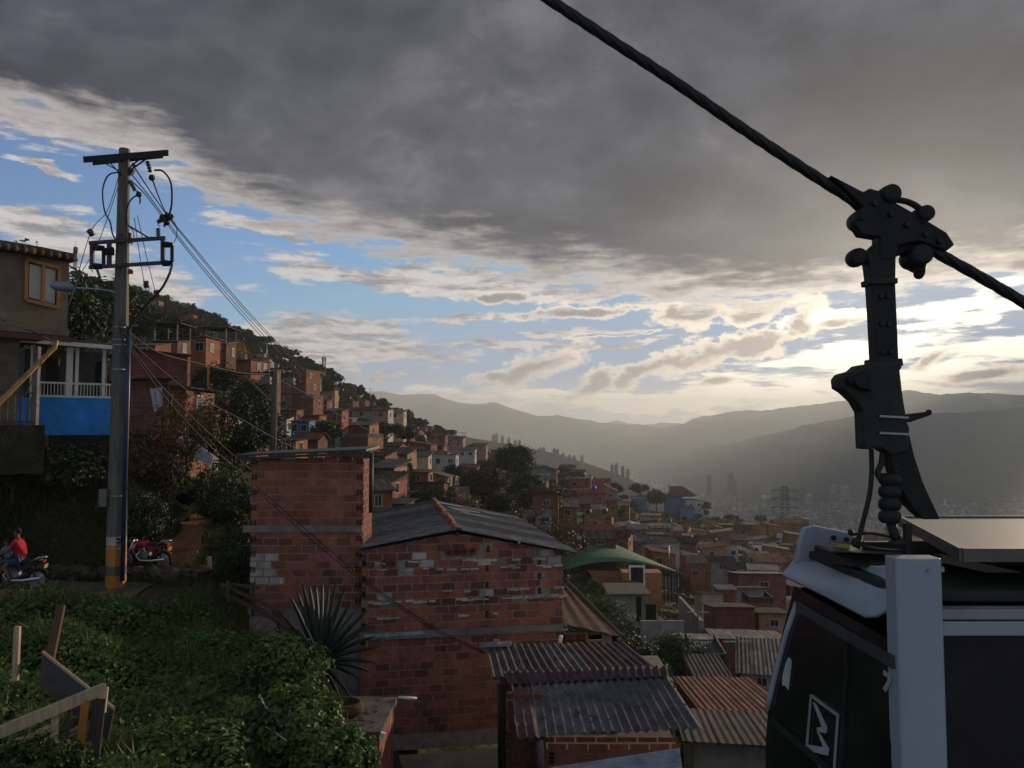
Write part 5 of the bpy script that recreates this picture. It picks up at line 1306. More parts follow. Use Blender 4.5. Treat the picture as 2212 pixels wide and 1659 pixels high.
# control box and its yellow label, under the panel
MB().prism([P(1795, 1190, 5.25), P(1850, 1194, 5.05), P(1970, 1198, 5.05), P(1970, 1228, 5.05), P(1850, 1224, 5.05), P(1797, 1220, 5.25)], (0, .30, .0)).build('control_box', mat('black_box', (.022, .022, .022), .5), gd, False, True, .01)
MB().prism([P(1810, 1176, 5.3), P(1836, 1176, 5.2), P(1836, 1192, 5.2), P(1808, 1190, 5.3)], (0, .02, 0)).build('yellow_label', mat('yellow_label', (.30, .26, .03), .6), gd)
MB().tube(poly(lambda u, v: P(u, v, 5.0), [(1853, 1170), (1862, 1178), (1890, 1186), (1930, 1190), (1960, 1190)], 8), .012, 6).tube(poly(lambda u, v: P(u, v, 5.0), [(1840, 1155), (1880, 1152), (1925, 1160)], 8), .010, 6).build('roof_cable', M_BLACK, gd, True)
MB().ball(P(1850, 1172, 5.0), .035, 8).ball(P(1838, 1150, 5.0), .022, 6).build('cable_gland', M_BLACK, gd)
# solar panel on the roof, raised on struts
zp1 = P(2075, 1189, 4.45).z
def at_z(u, v, z):
    d = P(u, v, 1.0); return d * (z / d.z)
sp_ = [at_z(1945, 1118, zp1), at_z(2078, 1189, zp1)]
sp = [Vector((sp_[0].x, sp_[0].y, zp1)), Vector((sp_[1].x, sp_[1].y, zp1)), Vector((4.6, sp_[1].y, zp1)), Vector((4.9, sp_[0].y, zp1))]
MB().prism([p + Vector((0, 0, -.03)) for p in sp], (0, 0, .03)).build('solar_panel', mat('solar_cells', (.045, .041, .037), .35, .4, .0, .15, 3), gd)
fr_ = MB()
for a, b in ((0, 1), (1, 2), (0, 3)): fr_.beam(sp[a] + Vector((0, 0, -.025)), sp[b] + Vector((0, 0, -.025)), .03, .075)
fr_.build('panel_frame', mat('panel_frame_alloy', (.10, .10, .10), .4, .5, .5), gd)
m = MB()
for (a, b) in (((1960, 1130), (1960, 1215)), ((2020, 1200), (2040, 1260)), ((2140, 1205), (2140, 1300))): m = MB(); m.beam(P(*a, 5.0), P(*b, 5.0), .04, .04); m.build('panel_strut', M_CASE, gd)
m = MB().beam(P(2030, 1205, 5.0), P(2230, 1250, 5.0), .05, .05); m.build('roof_strut', mat('tan_strut', (.17, .14, .10), .6), gd)
MB().beam(P(2120, 1200, 5.4), P(2300, 1262, 5.4), .03, .05).build('roof_strut', M_BODYW, gd)
MB().box(((xp1 + xr) / 2, Yn + .95, (zroof + zp1) / 2 - .03), (xr - xp1, .05, .16)).build('roof_housing', mat('housing_and_panel_shade', (.018, .024, .020), .7), gd)
MB().beam(P(2100, 1300, 4.9), P(2230, 1290, 4.9), .06, .03).build('roof_strut', M_CASE, gd)

# bolts, seams and worn edges
for (u, v) in ((1904, 640), (1918, 640), (1906, 700), (1920, 700), (1908, 760), (1924, 760), (1950, 1010), (1972, 1060)):
    MB().lathe([(0, -.012), (.016, -.012), (.018, 0), (.018, .012), (0, .012)], tuple(P(u, v, YG - .062)), 'Y', 6).build('hanger_bolt', M_CASE, gd)
for (u, v) in ((1890, 440), (1925, 462), (1960, 485), (2000, 505), (2030, 520)):
    MB().lathe([(0, -.015), (.02, -.015), (.022, 0), (.022, .015), (0, .015)], tuple(P(u, v, YG - .068)), 'Y', 6).build('grip_bolt', M_CASE, gd)
plate('hanger_flange', [(1882, 600), (1940, 600), (1940, 612), (1884, 612)], YG - .01, .16, M_CASE, .004)
plate('hanger_flange', [(1890, 774), (1950, 774), (1952, 790), (1891, 790)], YG - .01, .16, M_CASE, .004)
bar('door_seam', (1830, 1380), (1818, 1700), .012, M_CASE, .012)
bar('lower_trim', (1668, 1556), (1937, 1790), .05, M_CASE, .016)

# ------------------------------------------------------------------ houses
def brickwork_mat(name, c1, c2, mort, sc=4.6):
    if name in MATS: return MATS[name]
    m = bpy.data.materials.new(name); m.use_nodes = True
    T = NT(m.node_tree); b = T.n['Principled BSDF']
    tc = T.node('ShaderNodeTexCoord'); s = T.node('ShaderNodeSeparateXYZ'); T.l.new(tc.outputs['Object'], s.inputs[0])
    c = T.node('ShaderNodeCombineXYZ'); T.l.new(T.math('ADD', s.outputs[0], s.outputs[1]), c.inputs[0]); T.l.new(s.outputs[2], c.inputs[1])
    br = T.node('ShaderNodeTexBrick'); T.l.new(c.outputs[0], br.inputs['Vector'])
    br.inputs['Color1'].default_value = (*c1, 1); br.inputs['Color2'].default_value = (*c2, 1); br.inputs['Mortar'].default_value = (*mort, 1)
    br.inputs['Scale'].default_value = sc / 4.6; br.inputs['Mortar Size'].default_value = 0.018; br.inputs['Brick Width'].default_value = 0.41; br.inputs['Row Height'].default_value = 0.215
    n = T.noise(tc.outputs['Object'], 0.8, 6, 0.65)
    col = T.mix(1.0, br.outputs[0], T.ramp(n, [(0.28, 0.5), (0.72, 1.25)]), 'MULTIPLY')
    oi = T.node('ShaderNodeObjectInfo')
    col = T.mix(1.0, col, T.math('MULTIPLY_ADD', oi.outputs['Random'], 0.5, 0.75), 'MULTIPLY')
    T.put(b.inputs['Base Color'], col); b.inputs['Roughness'].default_value = 0.92; b.inputs['Specular IOR Level'].default_value = 0.15
    MATS[name] = m; return m
WALLS = {
 'orange brick': brickwork_mat('orange_brick', (0.30, 0.10, 0.05), (0.24, 0.08, 0.042), (0.20, 0.15, 0.12)),
 'red brick': brickwork_mat('red_brick', (0.20, 0.07, 0.048), (0.155, 0.054, 0.040), (0.14, 0.11, 0.095)),
 'dark brick': brickwork_mat('dark_brick', (0.15, 0.062, 0.045), (0.11, 0.05, 0.04), (0.12, 0.10, 0.09)),
 'tan brick': brickwork_mat('tan_brick', (0.30, 0.145, 0.08), (0.25, 0.115, 0.065), (0.28, 0.22, 0.17)),
 'pale pink': mat('pink_plaster', (0.32, 0.18, 0.15), 0.9, 0.15, 0, 0.3, 1.2),
 'white': mat('white_plaster', (0.36, 0.35, 0.33), 0.9, 0.15, 0, 0.3, 1.0),
 'grey block': mat('grey_block', (0.20, 0.19, 0.18), 0.92, 0.15, 0, 0.35, 1.1),
 'cream': mat('cream_plaster', (0.40, 0.34, 0.24), 0.9, 0.15, 0, 0.3, 1.1),
 'turquoise': mat('turquoise_paint', (0.10, 0.32, 0.33), 0.85, 0.2, 0, 0.2, 1.2),
 'blue': mat('blue_paint', (0.06, 0.16, 0.36), 0.85, 0.2, 0, 0.2, 1.2),
 'yellow': mat('yellow_paint', (0.42, 0.25, 0.04), 0.85, 0.2, 0, 0.2, 1.2),
}
def sheet_mat(name, col, rough, var, patch=(0.72, 1.28), cell=(0.9, 2.6)):
    m = bpy.data.materials.new(name); m.use_nodes = True
    T = NT(m.node_tree); b = T.n['Principled BSDF']; tc = T.node('ShaderNodeTexCoord')
    oi = T.node('ShaderNodeObjectInfo')
    br = T.node('ShaderNodeTexBrick'); T.l.new(T.vmath('ADD', tc.outputs['Object'], T.scale(oi.outputs['Location'], 0.37)), br.inputs['Vector'])
    br.inputs['Color1'].default_value = (patch[0],) * 3 + (1,); br.inputs['Color2'].default_value = (patch[1],) * 3 + (1,); br.inputs['Mortar'].default_value = (.35, .33, .32, 1)
    br.inputs['Scale'].default_value = 1; br.inputs['Mortar Size'].default_value = .03; br.inputs['Brick Width'].default_value = cell[0]; br.inputs['Row Height'].default_value = cell[1]
    n = T.noise(T.vmath('MULTIPLY', tc.outputs['Object'], (2.2, .6, 1)), 1.3, 6, .65)
    rust = T.smooth(T.noise(tc.outputs['Object'], .55, 5, .6), .56, .70)
    c = T.mix(1.0, (*col, 1), br.outputs[0], 'MULTIPLY')
    c = T.mix(1.0, c, T.ramp(n, [(.28, 1 - var), (.72, 1 + var)]), 'MULTIPLY')
    c = T.mix(T.math('MULTIPLY', rust, .6), c, (.10, .05, .035))
    c = T.mix(1.0, c, T.math('MULTIPLY_ADD', oi.outputs['Random'], .6, .7), 'MULTIPLY')
    T.put(b.inputs['Base Color'], c); b.inputs['Roughness'].default_value = min(1.0, rough + .2); b.inputs['Specular IOR Level'].default_value = .08
    bn = T.node('ShaderNodeBump'); bn.inputs['Strength'].default_value = .5; bn.inputs['Distance'].default_value = .04
    s_ = T.node('ShaderNodeSeparateXYZ'); T.l.new(tc.outputs['Object'], s_.inputs[0])
    T.put(bn.inputs['Height'], T.math('SINE', T.math('MULTIPLY', s_.outputs[0], 26.0))); T.l.new(bn.outputs[0], b.inputs['Normal'])
    return m
ROOFS = {
 'grey sheet': sheet_mat('grey_sheet_roof', (.105, .103, .106), .75, .5),
 'dark sheet': sheet_mat('dark_sheet_roof', (.048, .044, .043), .8, .45),
 'rusty sheet': sheet_mat('rusty_sheet_roof', (.10, .046, .036), .85, .5),
 'pale zinc': sheet_mat('pale_zinc_roof', (.21, .215, .225), .6, .45),
 'red tile': mat('red_tile_roof', (0.24, 0.07, 0.05), 0.95, 0.08, 0, 0.4, 2.0),
 'brown tile': mat('brown_tile_roof', (0.12, 0.062, 0.042), 0.95, 0.08, 0, 0.4, 2.0),
 'green sheet': mat('green_sheet_roof', (0.035, 0.085, 0.045), 0.75, 0.3, 0, 0.25, 1.2),
 'flat slab': mat('flat_slab_roof', (0.13, 0.12, 0.11), 1.0, 0.05, 0, 0.45, 1.0),
}
M_PANE = mat('dark_window_pane', (0.012, 0.013, 0.015), 0.12, 0.7)
M_FRAME = mat('pale_window_frame', (0.34, 0.33, 0.31), 0.7)
M_TANKB = mat('black_water_tank', (0.015, 0.015, 0.016), 0.5, 0.4); M_TANKL = mat('blue_water_tank', (0.03, 0.09, 0.22), 0.5, 0.4)
PENDING = []          # things that still need a place added to their label
def house(u0, u1, v0, v1, Y, wall='orange brick', roof='grey sheet', rz=-8, D=None, floors=1, win=None, slope='back', extra=None, look=None, name='brick_house', side_wall=None, fixed=None, cat='house', over=0.35, pitch=0.14, raw=False, mess=False):
    """front wall seen between columns u0..u1 and rows v0..v1 at distance Y; local x along the front, y into the depth, z up"""
    if raw and (u0 + u1) / 2 < 1130 and Y > 30:
        Y = warp(Y)
    a, b = P(u0, v1, Y), P(u1, v1, Y)
    ca, sa = math.cos(R(rz)), math.sin(R(rz))
    k_ = (u1 - CU) / F; W = max(2.0, (k_ * Y - a.x) / max(0.3, ca - k_ * sa))
    D = D or max(3.5, W * 0.9)
    zt = P(u0, v0, Y).z; zb = a.z
    H = zt - zb
    root = empty(name, (a.x, Y, zb), None, cat, None, R(rz))
    low = min(gz(a.x, Y), gz(b.x, Y), gz(a.x, Y + D), gz(b.x, Y + D), zb) - zb - 0.6
    wm = WALLS[wall]
    mb = MB(); mb.add([(0, 0, low), (W, 0, low), (W, D, low), (0, D, low), (0, 0, H), (W, 0, H), (W, D, H), (0, D, H)], [(0, 1, 5, 4), (1, 2, 6, 5), (2, 3, 7, 6), (3, 0, 4, 7), (4, 5, 6, 7)])
    gab = None
    if slope == 'gable':
        g = W * 0.5 * pitch * 2; mb.add([(0, 0, H), (W, 0, H), (W / 2, 0, H + g), (0, D, H), (W, D, H), (W / 2, D, H + g)], [(0, 1, 2), (4, 3, 5), (0, 2, 5, 3), (1, 4, 5, 2)])
    elif slope in ('back', 'front', 'right', 'left'):
        s = pitch * (D if slope in ('back', 'front') else W)
        hs = {'back': (0, 0, s, s), 'front': (s, s, 0, 0), 'right': (s, 0, 0, s), 'left': (0, s, s, 0)}[slope]
        mb.add([(0, 0, H), (W, 0, H), (W, D, H), (0, D, H), (0, 0, H + hs[0] + .001), (W, 0, H + hs[1] + .001), (W, D, H + hs[2] + .001), (0, D, H + hs[3] + .001)], [(0, 1, 5, 4), (1, 2, 6, 5), (2, 3, 7, 6), (3, 0, 4, 7)])
    w_o = mb.build('wall', wm, root, False, False)
    if side_wall:  # right wall in a lighter colour, painting the low sun on that face
        MB().box((W + .03, D / 2, (H + low) / 2), (.05, D, H - low)).build('side_wall', WALLS[side_wall], root, False, False)
    rm = ROOFS[roof]; e = over; mb = MB()
    def slab(p, t=0.07):
        mb.add([Vector(q) for q in p] + [Vector(q) + Vector((0, 0, t)) for q in p], [(3, 2, 1, 0), (4, 5, 6, 7), (0, 1, 5, 4), (1, 2, 6, 5), (2, 3, 7, 6), (3, 0, 4, 7)])
    if slope == 'gable':
        k = g / (W / 2)
        slab([(-e, -e, H - e * k), (W / 2, -e, H + g), (W / 2, D + e, H + g), (-e, D + e, H - e * k)]); slab([(W / 2, -e, H + g), (W + e, -e, H - e * k), (W + e, D + e, H - e * k), (W / 2, D + e, H + g)])
    elif slope == 'gable_side':
        g = D * .5 * pitch * 2; k = g / (D / 2)
        slab([(-e, -e, H - e * k), (W + e, -e, H - e * k), (W + e, D / 2, H + g), (-e, D / 2, H + g)]); slab([(-e, D / 2, H + g), (W + e, D / 2, H + g), (W + e, D + e, H - e * k), (-e, D + e, H - e * k)])
        for x in (.02, W - .02): MB().add([(x, .1, H), (x, D - .1, H), (x, D / 2, H + g - .02)], [(0, 1, 2)]).build('gable_wall', wm, root, False, False)
    elif slope == 'flat':
        slab([(-e * .5, -e * .5, H + .002), (W + e * .5, -e * .5, H + .002), (W + e * .5, D + e * .5, H + .002), (-e * .5, D + e * .5, H + .002)], 0.14)
    elif slope == 'parapet':
        slab([(-.02, -.02, H + .002), (W + .02, -.02, H + .002), (W + .02, D + .02, H + .002), (-.02, D + .02, H + .002)], 0.05)
        for c, d in (((W / 2, 0.03, H + .3), (W + .04, .12, .6)), ((W - .03, D / 2, H + .32), (.12, D - .2, .56)), ((.03, D / 2, H + .31), (.12, D - .2, .54))): mb.box(c, d)
    else:
        q = lambda x, y: H + .005 + (pitch * y if slope == 'back' else pitch * (D - y) if slope == 'front' else pitch * (W - x) if slope == 'right' else pitch * x)
        slab([(-e, -e, q(-e, -e)), (W + e, -e, q(W + e, -e)), (W + e, D + e, q(W + e, D + e)), (-e, D + e, q(-e, D + e))])
        if Y < 120 and 'sheet' in roof or 'zinc' in roof:      # ribs of the sheets
            nr = int(min(40, W / 0.5))
            for i in range(nr):
                x = -e + (W + 2 * e) * (i + .5) / nr
                mb.beam((x, -e, q(x, -e) + .075), (x, D + e, q(x, D + e) + .075), .06, .02)
    mb.build('roof', rm, root, False, False)
    if floors > 1:
        for f in range(1, floors): MB().box((W / 2, -.03, H * f / floors), (W + .1, .12, .18)).box((W + .03, D / 2, H * f / floors), (.1, D, .176)).build('floor_band', M_CONC, root, False, False)
    fh = H / floors
    if win is None: win = max(1, int(W / 3.0))
    wl = [(f, (i + .5 + rnd.uniform(-.12, .12)) / win) for f in range(floors) for i in range(win)] if isinstance(win, int) else win
    for (f, t) in wl:
        ww, wh = min(rnd.uniform(0.8, 1.2), W * .3), min(rnd.uniform(.9, 1.25), fh * .5)
        x, z = W * t, fh * f + fh * .56
        fr = MB()
        for c, d in (((x, -.03, z + wh / 2), (ww + .12, .1, .07)), ((x, -.03, z - wh / 2), (ww + .16, .14, .07)), ((x - ww / 2, -.03, z), (.07, .1, wh - .07)), ((x + ww / 2, -.03, z), (.07, .1, wh - .07)), ((x, -.02, z), (.04, .06, wh - .07))): fr.box(c, d)
        fo = fr.build('window', M_FRAME, root, False, False)
        MB().box((x, -.012, z), (ww - .07, .02, wh - .07)).build('pane', M_PANE, fo, False, False)
    if rnd.random() < .8:     # right side has openings too
        for f in range(floors):
            z = fh * f + fh * .55; y = D * rnd.uniform(.3, .65)
            fo = MB().box((W + .03, y, z + .5), (.1, 1.0, .07)).box((W + .03, y, z - .5), (.12, 1.04, .07)).box((W + .03, y - .47, z), (.1, .06, .93)).box((W + .03, y + .47, z), (.1, .06, .93)).build('window', M_FRAME, root, False, False)
            MB().box((W + .064, y, z), (.02, .88, .93)).build('pane', M_PANE, fo, False, False)
    if mess and floors > 1 and rnd.random() < .35:
        z = fh + .05; bw = W * rnd.uniform(.4, .9); bx = W * .5 + rnd.uniform(-.5, .5) * (W - bw)
        bo = MB().box((bx, -.55, z), (bw, 1.1, .14)).build('balcony', M_CONC, root, False, False)
        m = MB().box((bx, -1.06, z + .95), (bw, .05, .05))
        for i in range(int(bw / .22)): m.box((bx - bw / 2 + .1 + .22 * i, -1.06, z + .5), (.025, .025, .9))
        m.build('railing', M_IRON, bo, False, False)
    if mess and rnd.random() < .45:
        aw, ad, ah = W * rnd.uniform(.4, .75), rnd.uniform(1.4, 2.6), rnd.uniform(1.9, 2.5); ax = rnd.choice([0, W - aw])
        an_ = MB().add([(ax, -ad, low), (ax + aw, -ad, low), (ax + aw, -.02, low), (ax, -.02, low), (ax, -ad, ah), (ax + aw, -ad, ah), (ax + aw, -.02, ah + .3), (ax, -.02, ah + .3)], [(0, 1, 5, 4), (1, 2, 6, 5), (3, 0, 4, 7), (4, 5, 6, 7)]).build('annex', WALLS[rnd.choice(['dark brick', 'red brick', 'grey block', 'orange brick'])], root, False, False)
        rm2 = ROOFS[rnd.choice(['grey sheet', 'dark sheet', 'rusty sheet', 'pale zinc'])]
        m = MB(); p = [(ax - .25, -ad - .3, ah - .02), (ax + aw + .25, -ad - .3, ah - .02), (ax + aw + .25, -.03, ah + .38), (ax - .25, -.03, ah + .38)]
        m.add([Vector(k) for k in p] + [Vector(k) + Vector((0, 0, .06)) for k in p], [(3, 2, 1, 0), (4, 5, 6, 7), (0, 1, 5, 4), (1, 2, 6, 5), (2, 3, 7, 6), (3, 0, 4, 7)]); m.build('annex_roof', rm2, an_, False, False)
    if mess and slope in ('flat', 'parapet'):
        for x in (.15, W - .15):
            for y in (.15, D - .15): MB().box((x, y, H + .5), (.16, .16, .9)).build('column_stub', M_CONC, root, False, False)
    if extra and 'door' in extra:
        x = W * .8; MB().box((x, -.03, 1.0), (.9, .08, 2.0)).build('door', M_WOOD, root, False, False)
    if extra and 'black tank' in extra or extra and 'blue tank' in extra:
        mm = M_TANKB if 'black tank' in extra else M_TANKL
        MB().lathe([(.0, 0), (.5, 0), (.52, .5), (.5, .95), (.3, 1.1), (0, 1.12)], (W * .65, D * .4, H + .15 + pitch * D * .4), 'Z', 12).build('water_tank', mm, root, True, False)
    if extra and 'awning' in extra:
        MB().beam((W * .15, -.6, fh * .86), (W * .85, -.6, fh * .86), 1.2, .05).build('awning', ROOFS['grey sheet'], root, False, False)
    if extra and 'laundry' in extra:
        m = MB().cyl((0, -.5, fh * .9), (W, -.5, fh * .9), .012, n=4)
        m.build('clothes_line', M_BLACK, root, False, False)
        for i in range(5): MB().box((W * (.12 + .17 * i), -.5, fh * .9 - .33), (.5, .03, .62)).build('laundry', [WALLS['white'], WALLS['blue'], WALLS['pale pink']][i % 3], root, False, False)
    if extra and 'terrace' in extra:
        for x in (.1, W - .1):
            for y in (.1, D - .1): MB().box((x, y, H + 1.0), (.14, .14, 2.0)).build('terrace_post', M_CONC, root, False, False)
        MB().box((W / 2, D / 2, H + 2.04), (W + .8, D + .8, .08)).build('terrace_roof', ROOFS['grey sheet'], root, False, False)
    if extra and 'aerial' in extra:
        m = MB().cyl((W * .3, D * .3, H), (W * .3, D * .3, H + 2.4), .025, n=5).beam((W * .3 - .5, D * .3, H + 2.2), (W * .3 + .5, D * .3, H + 2.2), .03, .03).beam((W * .3 - .35, D * .3, H + 1.9), (W * .3 + .35, D * .3, H + 1.9), .03, .03)
        m.build('aerial', M_GALV, root, False, False)
    st = {1: 'one-storey', 2: 'two-storey', 3: 'three-storey'}[floors]
    look_ = look or f"{st} {wall} house, {roof} roof" + (f", {extra[0]}" if extra and extra[0] != 'door' else '')
    if fixed: root['label'] = fixed
    else: PENDING.append((root, look_, ((u0 + u1) / 2, (v0 + v1) / 2), Y))
    return root

GH = 'houses on the hillside'
def H(*a, **k):
    r = house(*a, raw=True, **k); r['group'] = GH; return r
# by the tall pole
big = H(282, 403, 762, 838, 36, 'red brick', 'dark sheet', rz=38, D=7, win=0, slope='right', fixed='large red brick house with a yellow downpipe on its corner, right of the tall pole', over=.25, pitch=.06)
_h = P(282, 838, 36); dp = MB().tube([(5.2, -.2, 1.75), (4.8, -.2, 1.7), (4.8, -.2, -.6)], .07, 8)
dp.build('downpipe', mat('yellow_pipe', (0.30, 0.19, 0.05)), big, True, False)
H(262, 312, 822, 925, 32, 'dark brick', 'dark sheet', rz=38, D=4.2, win=0, slope='left', side_wall='tan brick', fixed='small tan brick house behind the flowering bush, right of the tall pole', over=.3, pitch=.05)
H(318, 352, 838, 915, 33.5, 'tan brick', 'dark sheet', rz=0, D=4, win=1, slope='right', fixed='tan brick house end with a pale cloth hung at its window', over=.4, pitch=.1)
H(356, 405, 872, 930, 36, 'grey block', 'dark sheet', rz=0, D=4, win=1, slope='right', fixed='low grey shack with a sagging dark roof, beside the tan brick house end', over=.8, pitch=.12)
H(286, 332, 746, 772, 48, 'orange brick', 'grey sheet', rz=0, win=1)
H(330, 380, 738, 762, 52, 'dark brick', 'dark sheet', rz=0, win=1, extra=['terrace'])
H(378, 442, 732, 772, 55, 'orange brick', 'grey sheet', rz=-6, win=2, slope='left', pitch=.04)
H(442, 486, 742, 776, 58, 'dark brick', 'grey sheet', rz=0, win=0, extra=['terrace', 'laundry'])
H(524, 562, 780, 806, 66, 'red brick', 'rusty sheet', rz=-4, win=0, slope='flat')
H(466, 540, 778, 806, 62, 'orange brick', 'grey sheet', rz=-5, win=1, slope='back', pitch=.05)
H(556, 590, 803, 830, 66, 'dark brick', 'grey sheet', rz=0, win=1, extra=['awning'])
H(497, 555, 968, 985, 44, 'orange brick', 'rusty sheet', rz=0, win=0)
H(440, 486, 905, 928, 50, 'orange brick', 'grey sheet', rz=0, win=1, slope='flat')
H(476, 500, 836, 862, 60, 'white', 'grey sheet', rz=0, win=1)
H(630, 660, 800, 872, 86, 'red brick', 'flat slab', rz=-14, D=5.5, floors=3, win=0, slope='flat', side_wall='orange brick', over=.2)
H(648, 676, 860, 884, 82, 'dark brick', 'flat slab', rz=-10, D=4.5, win=0, slope='parapet', side_wall='orange brick')
H(596, 640, 886, 912, 72, 'orange brick', 'dark sheet', rz=-4, win=1, slope='back', pitch=.05)
H(646, 690, 898, 925, 74, 'orange brick', 'dark sheet', rz=-6, win=1, slope='back', pitch=.05)
H(560, 620, 905, 940, 66, 'white', 'dark sheet', rz=0, win=1, extra=['awning'])
H(628, 668, 910, 942, 64, 'blue', 'dark sheet', rz=0, win=2, slope='back', pitch=.05)
H(676, 715, 912, 935, 70, 'yellow', 'dark sheet', rz=0, win=1, slope='back', pitch=.06)
H(590, 640, 952, 985, 50, 'orange brick', 'dark sheet', rz=-5, win=2, slope='back', pitch=.04)
H(636, 688, 948, 985, 56, 'red brick', 'rusty sheet', rz=-5, win=0, slope='gable_side', pitch=.2)
H(690, 735, 940, 972, 70, 'grey block', 'pale zinc', rz=-5, win=1, slope='front', pitch=.1)
H(700, 738, 888, 918, 80, 'red brick', 'grey sheet', rz=-8, win=1, slope='back', side_wall='orange brick')
H(660, 706, 866, 888, 88, 'red brick', 'grey sheet', rz=-4, win=1, slope='back')
H(734, 795, 945, 972, 70, 'dark brick', 'flat slab', rz=-24, D=4.2, win=0, slope='parapet', side_wall='tan brick')
H(752, 798, 918, 945, 82, 'red brick', 'grey sheet', rz=-10, D=5, win=0, slope='back', side_wall='orange brick')
H(728, 760, 905, 926, 92, 'red brick', 'pale zinc', rz=-6, win=1, slope='back', pitch=.06)
H(760, 800, 885, 905, 108, 'grey block', 'rusty sheet', rz=-4, win=1, slope='gable_side')
H(800, 838, 886, 908, 108, 'pale pink', 'rusty sheet', rz=-10, win=1, slope='back', side_wall='white')
H(838, 872, 890, 906, 125, 'cream', 'grey sheet', rz=-4, win=1, slope='back')
H(794, 832, 985, 1010, 62, 'red brick', 'dark sheet', rz=-10, D=5, win=1, slope='back', side_wall='orange brick')
H(800, 852, 1010, 1045, 56, 'dark brick', 'grey sheet', rz=-14, D=5, win=0, slope='back', side_wall='pale pink')
H(788, 842, 1042, 1074, 48, 'dark brick', 'dark sheet', rz=-12, D=5, win=1, slope='back', side_wall='orange brick')
H(795, 812, 1060, 1110, 42, 'orange brick', 'dark sheet', rz=20, D=4, win=1, slope='back')
H(846, 880, 980, 1008, 76, 'red brick', 'dark sheet', rz=-8, D=6, win=0, slope='back', side_wall='tan brick')
H(880, 926, 985, 1012, 84, 'cream', 'green sheet', rz=-4, win=0, slope='back', pitch=.16)
H(932, 985, 985, 1010, 96, 'white', 'pale zinc', rz=-4, win=2, slope='front', pitch=.08)
H(868, 926, 1020, 1048, 66, 'red brick', 'rusty sheet', rz=-6, win=1, slope='back', pitch=.05)
H(908, 968, 1030, 1052, 70, 'tan brick', 'grey sheet', rz=-6, win=2, slope='gable')
H(862, 960, 1050, 1076, 60, 'dark brick', 'green sheet', rz=-4, win=0, slope='front', pitch=.10)
H(830, 862, 1088, 1130, 46, 'dark brick', 'dark sheet', rz=-6, win=0, slope='back', pitch=.03)
H(862, 905, 1078, 1110, 52, 'red brick', 'dark sheet', rz=-6, win=1, extra=['laundry'])
H(955, 982, 1062, 1092, 62, 'orange brick', 'flat slab', rz=-25, D=4, win=0, slope='parapet')
H(968, 1010, 1068, 1090, 74, 'blue', 'grey sheet', rz=-4, win=1, extra=['laundry'])
H(980, 1030, 1086, 1112, 66, 'white', 'pale zinc', rz=-4, win=1, slope='front')
H(985, 1030, 1010, 1036, 110, 'orange brick', 'dark sheet', rz=-6, win=1)
H(1025, 1085, 1028, 1050, 98, 'tan brick', 'grey sheet', rz=-4, win=1)
H(990, 1026, 972, 990, 150, 'white', 'grey sheet', rz=-4, win=2)
H(1018, 1050, 962, 985, 165, 'pale pink', 'rusty sheet', rz=-5, floors=2, win=1)
H(930, 962, 942, 962, 150, 'red brick', 'rusty sheet', rz=-6, floors=2, win=1)
H(962, 1000, 948, 965, 160, 'pale pink', 'grey sheet', rz=-6, floors=2, win=2, extra=['terrace'])
H(1060, 1086, 972, 998, 190, 'red brick', 'flat slab', rz=-14, floors=2, win=1, slope='flat')
# middle of the slope, above the brick house roof
H(1090, 1150, 1090, 1112, 90, 'grey block', 'pale zinc', rz=-4, win=1, slope='front')
H(1150, 1205, 1076, 1098, 108, 'red brick', 'rusty sheet', rz=-4, win=1, slope='front', pitch=.18)
H(1130, 1190, 1112, 1138, 84, 'white', 'pale zinc', rz=-2, win=2, slope='front', pitch=.12)
H(1085, 1130, 1058, 1078, 125, 'cream', 'pale zinc', rz=-4, win=1, slope='gable')
H(1205, 1245, 1095, 1122, 120, 'red brick', 'grey sheet', rz=-2, win=1)
H(1232, 1262, 1020, 1042, 215, 'red brick', 'rusty sheet', rz=-6, floors=2, win=1)
H(1262, 1302, 1042, 1058, 230, 'pale pink', 'red tile', rz=-4, win=2, slope='gable_side')
H(1285, 1318, 1040, 1060, 240, 'pale pink', 'rusty sheet', rz=-3, floors=2, win=1, extra=['aerial'])
H(1278, 1332, 1060, 1082, 200, 'grey block', 'red tile', rz=-2, win=2, slope='gable', pitch=.22)
H(1240, 1280, 1064, 1084, 190, 'orange brick', 'grey sheet', rz=-4, win=2)
H(1222, 1275, 1088, 1108, 160, 'dark brick', 'rusty sheet', rz=-3, win=1)
H(1260, 1300, 1100, 1128, 170, 'red brick', 'grey sheet', rz=-4, floors=2, win=1)
H(1262, 1306, 1122, 1142, 140, 'tan brick', 'pale zinc', rz=0, win=1, slope='front', pitch=.25)
H(1250, 1322, 1150, 1166, 128, 'orange brick', 'red tile', rz=0, win=2, slope='gable_side', pitch=.2)
H(1262, 1328, 1164, 1182, 118, 'red brick', 'dark sheet', rz=0, win=1)
H(1332, 1392, 1140, 1168, 170, 'cream', 'pale zinc', rz=-5, floors=2, win=2, slope='gable')
H(1358, 1394, 1142, 1172, 165, 'orange brick', 'grey sheet', rz=-5, floors=2, win=1)
H(1410, 1448, 1140, 1172, 185, 'tan brick', 'grey sheet', rz=-5, floors=2, win=2)
H(1400, 1430, 1155, 1176, 170, 'red brick', 'flat slab', rz=-5, win=1, slope='flat')
H(1448, 1470, 1146, 1174, 190, 'orange brick', 'pale zinc', rz=-5, floors=2, win=1)
H(1338, 1372, 1168, 1184, 150, 'red brick', 'grey sheet', rz=0, win=0)
H(1370, 1422, 1170, 1186, 155, 'grey block', 'grey sheet', rz=0, win=2, slope='gable_side')
H(1396, 1464, 1184, 1196, 140, 'white', 'pale zinc', rz=0, win=0, slope='front', pitch=.16)
